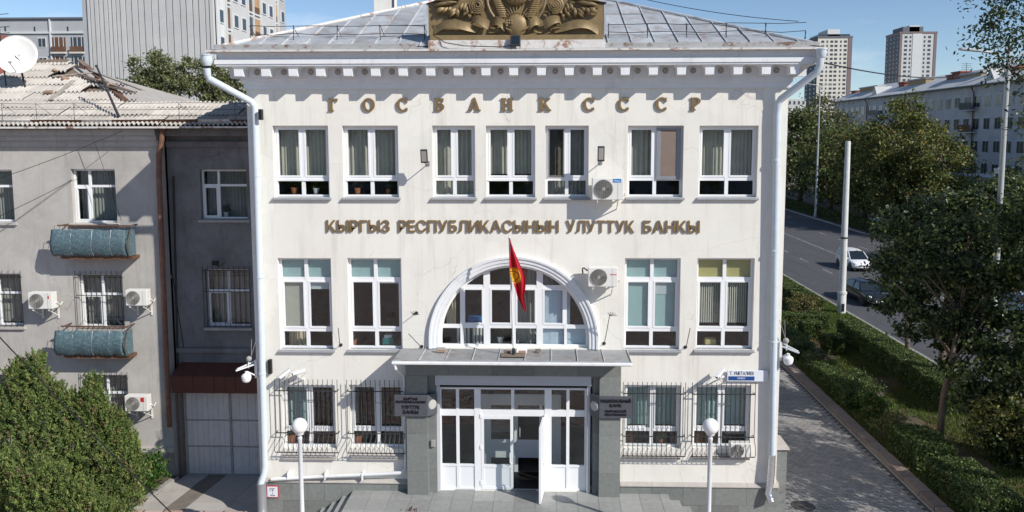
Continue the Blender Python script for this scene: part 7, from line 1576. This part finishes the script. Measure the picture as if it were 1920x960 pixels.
conifer('low broad conifer at the front left corner of the yard',[(60,905,.8,0),(110,930,.7,0),(10,900,.7,.1),(150,960,.7,0),(70,975,.9,-.2),(200,985,.6,0)],-1.9,-.0,34000,604,[(62,850,.7),(112,880,.6),(12,850,.6),(155,910,.5)])
shrub('bright green leafy bush at the edge of the driveway',(AX(272,900,1.6),1.6,-.2),.55,.6,1.25,2400,[('leaf_bush',1.0)],605,.12,.4,'shrubs by the driveway')
# ================================================================== street furniture
def mast_lamp(label, x, y, h, ang):
    t = thing('street_light',label,'street light',(x,y,0),'tall double arm street lights'); MB().lathe([(.20,0),(.20,.6),(.15,.7),(.11,h*.6),(.085,h-.3),(.085,h)],(x,y,0),12).build('pole','lamp_grey',t,smooth=True)
    for s in (-1,1):
        dx_, dy_ = s*math.cos(ang), s*math.sin(ang); P = [(x,y,h-1.1),(x+.25*dx_,y+.25*dy_,h-.35),(x+.5*dx_,y+.5*dy_,h-.12),(x+1.3*dx_,y+1.3*dy_,h-.02)]
        MB().tube(P,.045,8).build('arm','lamp_grey',t,smooth=True); a = Vector(P[-1]); MB().bar(a-Vector((.1*dx_,.1*dy_,0)),a+Vector((.75*dx_,.75*dy_,.07)),.24,.09).build('lamp_head','lamp_grey',t,bevel=.02)
    MB().lathe([(.16,0),(.16,.10),(.05,.16)],(x,y,h),10).build('cap','dark_metal',t)
mast_lamp('tall grey double arm street light among the trees at the right',18.45,10.4,14.5,.1); mast_lamp('tall double arm street light farther away, beside the bank corner',36.9,87.5,18.1,.1)
x, y = 18.42, 27.0; t = thing('concrete_pole','bare tapered concrete pole on the near kerb lawn','pole',(x,y,0)); MB().lathe([(.26,0),(.26,1.35),(.22,1.45)],(x,y,0),14).build('sleeve','pole_paint',t,smooth=True); MB().lathe([(.29,1.33),(.29,1.47)],(x,y,0),14).build('collar','pole_paint',t)
MB().lathe([(.215,1.4),(.20,4.9),(.19,5.0),(.155,10.75),(.14,10.8)],(x,y,0),14).build('shaft','pole_paint',t,smooth=True); MB().lathe([(.22,4.8),(.22,4.9)],(x,y,0),12).build('band','dark_metal',t); MB().box(x-.07,x+.09,y-.28,y-.23,.25,.75).build('hatch','black',t,bevel=.03)
c = atX(1871,330,36.9); t = thing('white_column','round white column with blue lower part across the street','column',(36.9,c[1],0)); MB().lathe([(.28,0),(.28,8.3),(.32,8.35),(.32,8.5)],(36.9,c[1],0),14).build('shaft','column_white',t,smooth=True); MB().lathe([(.285,1),(.285,5.6)],(36.9,c[1],0),14).build('blue_band','car_blue',t,smooth=True)
# ================================================================== cars
def make_car(label, loc, rotz, paint, L_=4.3, Wd=1.72, Hc=1.48, style='hatch'):
    t = thing('car',label,'car',(0,0,0),'cars on the street'); h2 = Wd/2
    # body sections along local x (front at +x): x, sill z, belt z, half width
    if style == 'hatch': prof = [(-L_/2,.42,.78,.62),(-L_/2+.10,.30,.92,.80),(-L_/2+.6,.24,.96,.86),(0,.22,.93,.87),(L_/2-1.15,.22,.92,.86),(L_/2-.45,.24,.82,.83),(L_/2-.1,.28,.68,.74),(L_/2,.38,.56,.58)]; cab = [(-L_/2+.12,.92,.74),(-L_/2+.42,Hc-.04,.60),(-.5,Hc,.64),(.35,Hc-.06,.62),(L_/2-1.0,.91,.76)]
    else: prof = [(-L_/2,.42,.80,.60),(-L_/2+.12,.30,.90,.78),(-L_/2+.8,.24,.94,.86),(0,.22,.91,.88),(L_/2-1.3,.22,.90,.87),(L_/2-.5,.24,.80,.84),(L_/2-.1,.28,.66,.76),(L_/2,.38,.54,.6)]; cab = [(-L_/2+.65,.93,.70),(-L_/2+1.25,Hc-.05,.56),(-.25,Hc,.60),(.45,Hc-.06,.58),(L_/2-1.25,.90,.74)]
    b = MB(); V = []; k = 10
    for (x, zs, zb, hw) in prof:
        s = hw*h2/.87
        V += [(x,-s*.86,zs),(x,-s*.99,zs+.12),(x,-s,zs+(zb-zs)*.55),(x,-s*.95,zb-.05),(x,-s*.82,zb),(x,s*.82,zb),(x,s*.95,zb-.05),(x,s,zs+(zb-zs)*.55),(x,s*.99,zs+.12),(x,s*.86,zs)]
    n = len(prof); F = [(i*k+j,i*k+(j+1)%k,(i+1)*k+(j+1)%k,(i+1)*k+j) for i in range(n-1) for j in range(k)]+[tuple(range(k-1,-1,-1)),tuple((n-1)*k+j for j in range(k))]
    b.add(V,F); o = b.build('body',paint,t,smooth=True)
    b = MB(); V = []
    for (x, z, hw) in cab: s = hw*h2/.87; V += [(x,-s,z-.0),(x,-s*.93,z+.03),(x,0,z+.05),(x,s*.93,z+.03),(x,s,z)]
    roofm = cab[1:4]; V = []
    for (x, z, hw) in roofm: s = hw*h2/.87; V += [(x,-s,z-.04),(x,-s*.9,z),(x,0,z+.03),(x,s*.9,z),(x,s,z-.04)]
    b.add(V,[(i*5+j,i*5+j+1,(i+1)*5+j+1,(i+1)*5+j) for i in range(2) for j in range(4)]); b.build('roof',paint,t,smooth='all')
    def cp(i, sd, f=1.0): x, z, hw = cab[i]; return (x, sd*hw*h2/.87*f, z-(.04 if i in (1,2,3) else 0))
    b = MB().poly(cp(3,-1),cp(3,1),cp(4,1),cp(4,-1)); b.build('windscreen','car_glass',t); b = MB().poly(cp(0,-1),cp(0,1),cp(1,1),cp(1,-1)); b.build('rear_window','car_glass',t)
    for sd in (-1,1):
        zb_ = .90; yb_ = sd*.80*h2/.87
        xm = cab[2][0]+.1
        for (xa0, xa1, xb0, xb1) in ((cab[0][0]+.04,xm-.03,cab[1][0]+.05,xm-.06),(xm+.04,cab[4][0]-.06,xm+.02,cab[3][0]-.02)):
            zt = Hc-.09; yt_ = sd*.61*h2/.87; MB().hexa([(xa0,yb_,zb_),(xa1,yb_,zb_),(xa1,yb_-sd*.03,zb_),(xa0,yb_-sd*.03,zb_)],[(xb0,yt_,zt),(xb1,yt_,zt),(xb1,yt_-sd*.03,zt),(xb0,yt_-sd*.03,zt)]).build('side_window','car_glass',t)
        for (p, q) in ((cp(0,sd),cp(1,sd)),((xm,yb_,zb_),(xm,sd*.62*h2/.87,Hc-.05)),(cp(4,sd),cp(3,sd))): MB().bar(p,q,.06,.05,(0,sd,0)).build('window_pillar',paint,t)
        MB().bar((cab[0][0],yb_,.91),(cab[4][0],yb_,.91),.08,.04).build('window_line',paint,t)
        MB().sphere((cab[4][0]-.05,sd*(h2+.10),.98),(.07,.09,.07),10,7).build('wing_mirror',paint,t,smooth='all')
        for x in (-L_/2+.78,L_/2-.82):
            y_ = sd*(h2-.11); w_ = MB().lathe([(.20,-.09),(.30,-.10),(.32,-.06),(.32,.06),(.30,.10),(.20,.09)],(x,y_,.32),20,'y').build('wheel','tyre',t,smooth=True); MB().lathe([(.205,-.095),(.19,-.08),(.06,-.07),(0,-.08)] if sd < 0 else [(.205,.095),(.19,.08),(.06,.07),(0,.08)],(x,y_,.32),16,'y').build('rim','rim',w_)
            MB().lathe([(.37,-.02),(.37,.02)],(x,sd*(h2-.03),.33),18,'y').build('wheel_arch','black',t)
        MB().sphere((L_/2-.22,sd*h2*.70,.66),(.17,.16,.085),12,8).build('headlight','lamp_glass',t,smooth='all'); MB().box(-L_/2+.0,-L_/2+.12,sd*h2*.62,sd*h2*.88,.66,.84).build('tail_light','print_red',t,bevel=.02)
        MB().box(-.35,-.2,sd*(h2+.0),sd*(h2+.012),.76,.79).build('door_handle','grey_metal',t)
    MB().box(L_/2-.06,L_/2+.015,-.42,.42,.46,.56).build('grille','black',t,bevel=.02); MB().box(L_/2-.08,L_/2+.02,-.6,.6,.26,.34).build('air_dam','black',t,bevel=.02); MB().box(L_/2+.005,L_/2+.025,-.26,.26,.36,.46).build('number_plate','sign_white',t)
    t.location = loc; t.rotation_euler.z = rotz; return t
H_ = -math.pi/2
make_car('white hatchback driving towards the camera in the middle of the road',(26.0,45.0,0),H_,'car_white',4.3,1.72,1.55); make_car('dark sedan driving along the near side of the road',(21.6,31.4,0),H_+.03,'car_black',4.6,1.78,1.42,'sedan')
c = gr(1690,510); make_car('silver car glimpsed through the leaves in the far lanes',(29.4,44,0),-H_,'car_silver',4.5,1.76,1.45,'sedan'); make_car('pale blue car almost hidden behind the dark trees on the right',(29.6,27.4,0),-H_,'car_blue',4.4,1.74,1.45,'sedan')
make_car('white car parked under the trees beyond the far kerb',(39.3,70.5,.06),H_,'car_white',4.3,1.72,1.5); 

# apartment block across the square, behind the camera: it shows as reflections in the bank's panes
ob = thing('opposite_block','pale apartment block across the square, mirrored in the panes of the bank','building',(0,-92,0)); MB().box(-70,60,-104,-92,0,17).build('wall','block_wall',ob); MB().box(-71,61,-105,-91.4,17,17.5).build('roof','block_roof',ob)
ow = MB().box(-.8,.8,-.05,.04,-.8,.8).mesh('window','win_dark')
for f_ in range(5):
    for k in range(40): place(ow,'window',(-66+k*3.1,-91.98,2.4+f_*3.0),ob)
rng = np.random.default_rng(800); P, _c = clumps(rng, [(x,-80+(x*37 % 7),6.6,3.8,3.4,4.6) for x in (-52,-40,-29,-17,-6,6,19,31,44)], 16000, 420, .7); tag(place(leaf_mesh('far_tree_row','leaf_mid',P,.6,rng,.55),'far_tree_row',(0,0,0)),'row of trees across the square, seen only as reflections','trees',kind='stuff')
# fallen leaves
n = 420; P = np.concatenate([np.stack([rng.uniform(6.9,11.4,n),rng.uniform(.3,14,n),np.full(n,.02)],1), np.stack([rng.uniform(11.5,11.95,60),rng.uniform(.3,14,60),np.full(60,.19)],1)])
me = leaf_mesh('fallen_leaves','leaf_fallen',P,.075,rng,.6); v = np.empty(len(me.vertices)*3,dtype=np.float32); me.vertices.foreach_get('co',v); v = v.reshape(-1,4,3); c = v.mean(1,keepdims=True); v[:,:,2] = c[:,:,2]+(v[:,:,2]-c[:,:,2])*.18; me.vertices.foreach_set('co',v.reshape(-1)); me.update(); tag(place(me,'fallen_leaves',(0,0,0)),'dry leaves scattered on the side pavement','leaves',kind='stuff')
c = gr(770,957,PZ); P = np.array([(c[0]+rng.normal()*.10,c[1]+rng.normal()*.06,PZ+.03) for k in range(16)]); tag(place(leaf_mesh('leaf_litter','leaf_litter_red',P,.08,rng,.6),'leaf_litter',(0,0,0)),'small heap of dark red leaves on the entrance landing','leaves',kind='stuff')
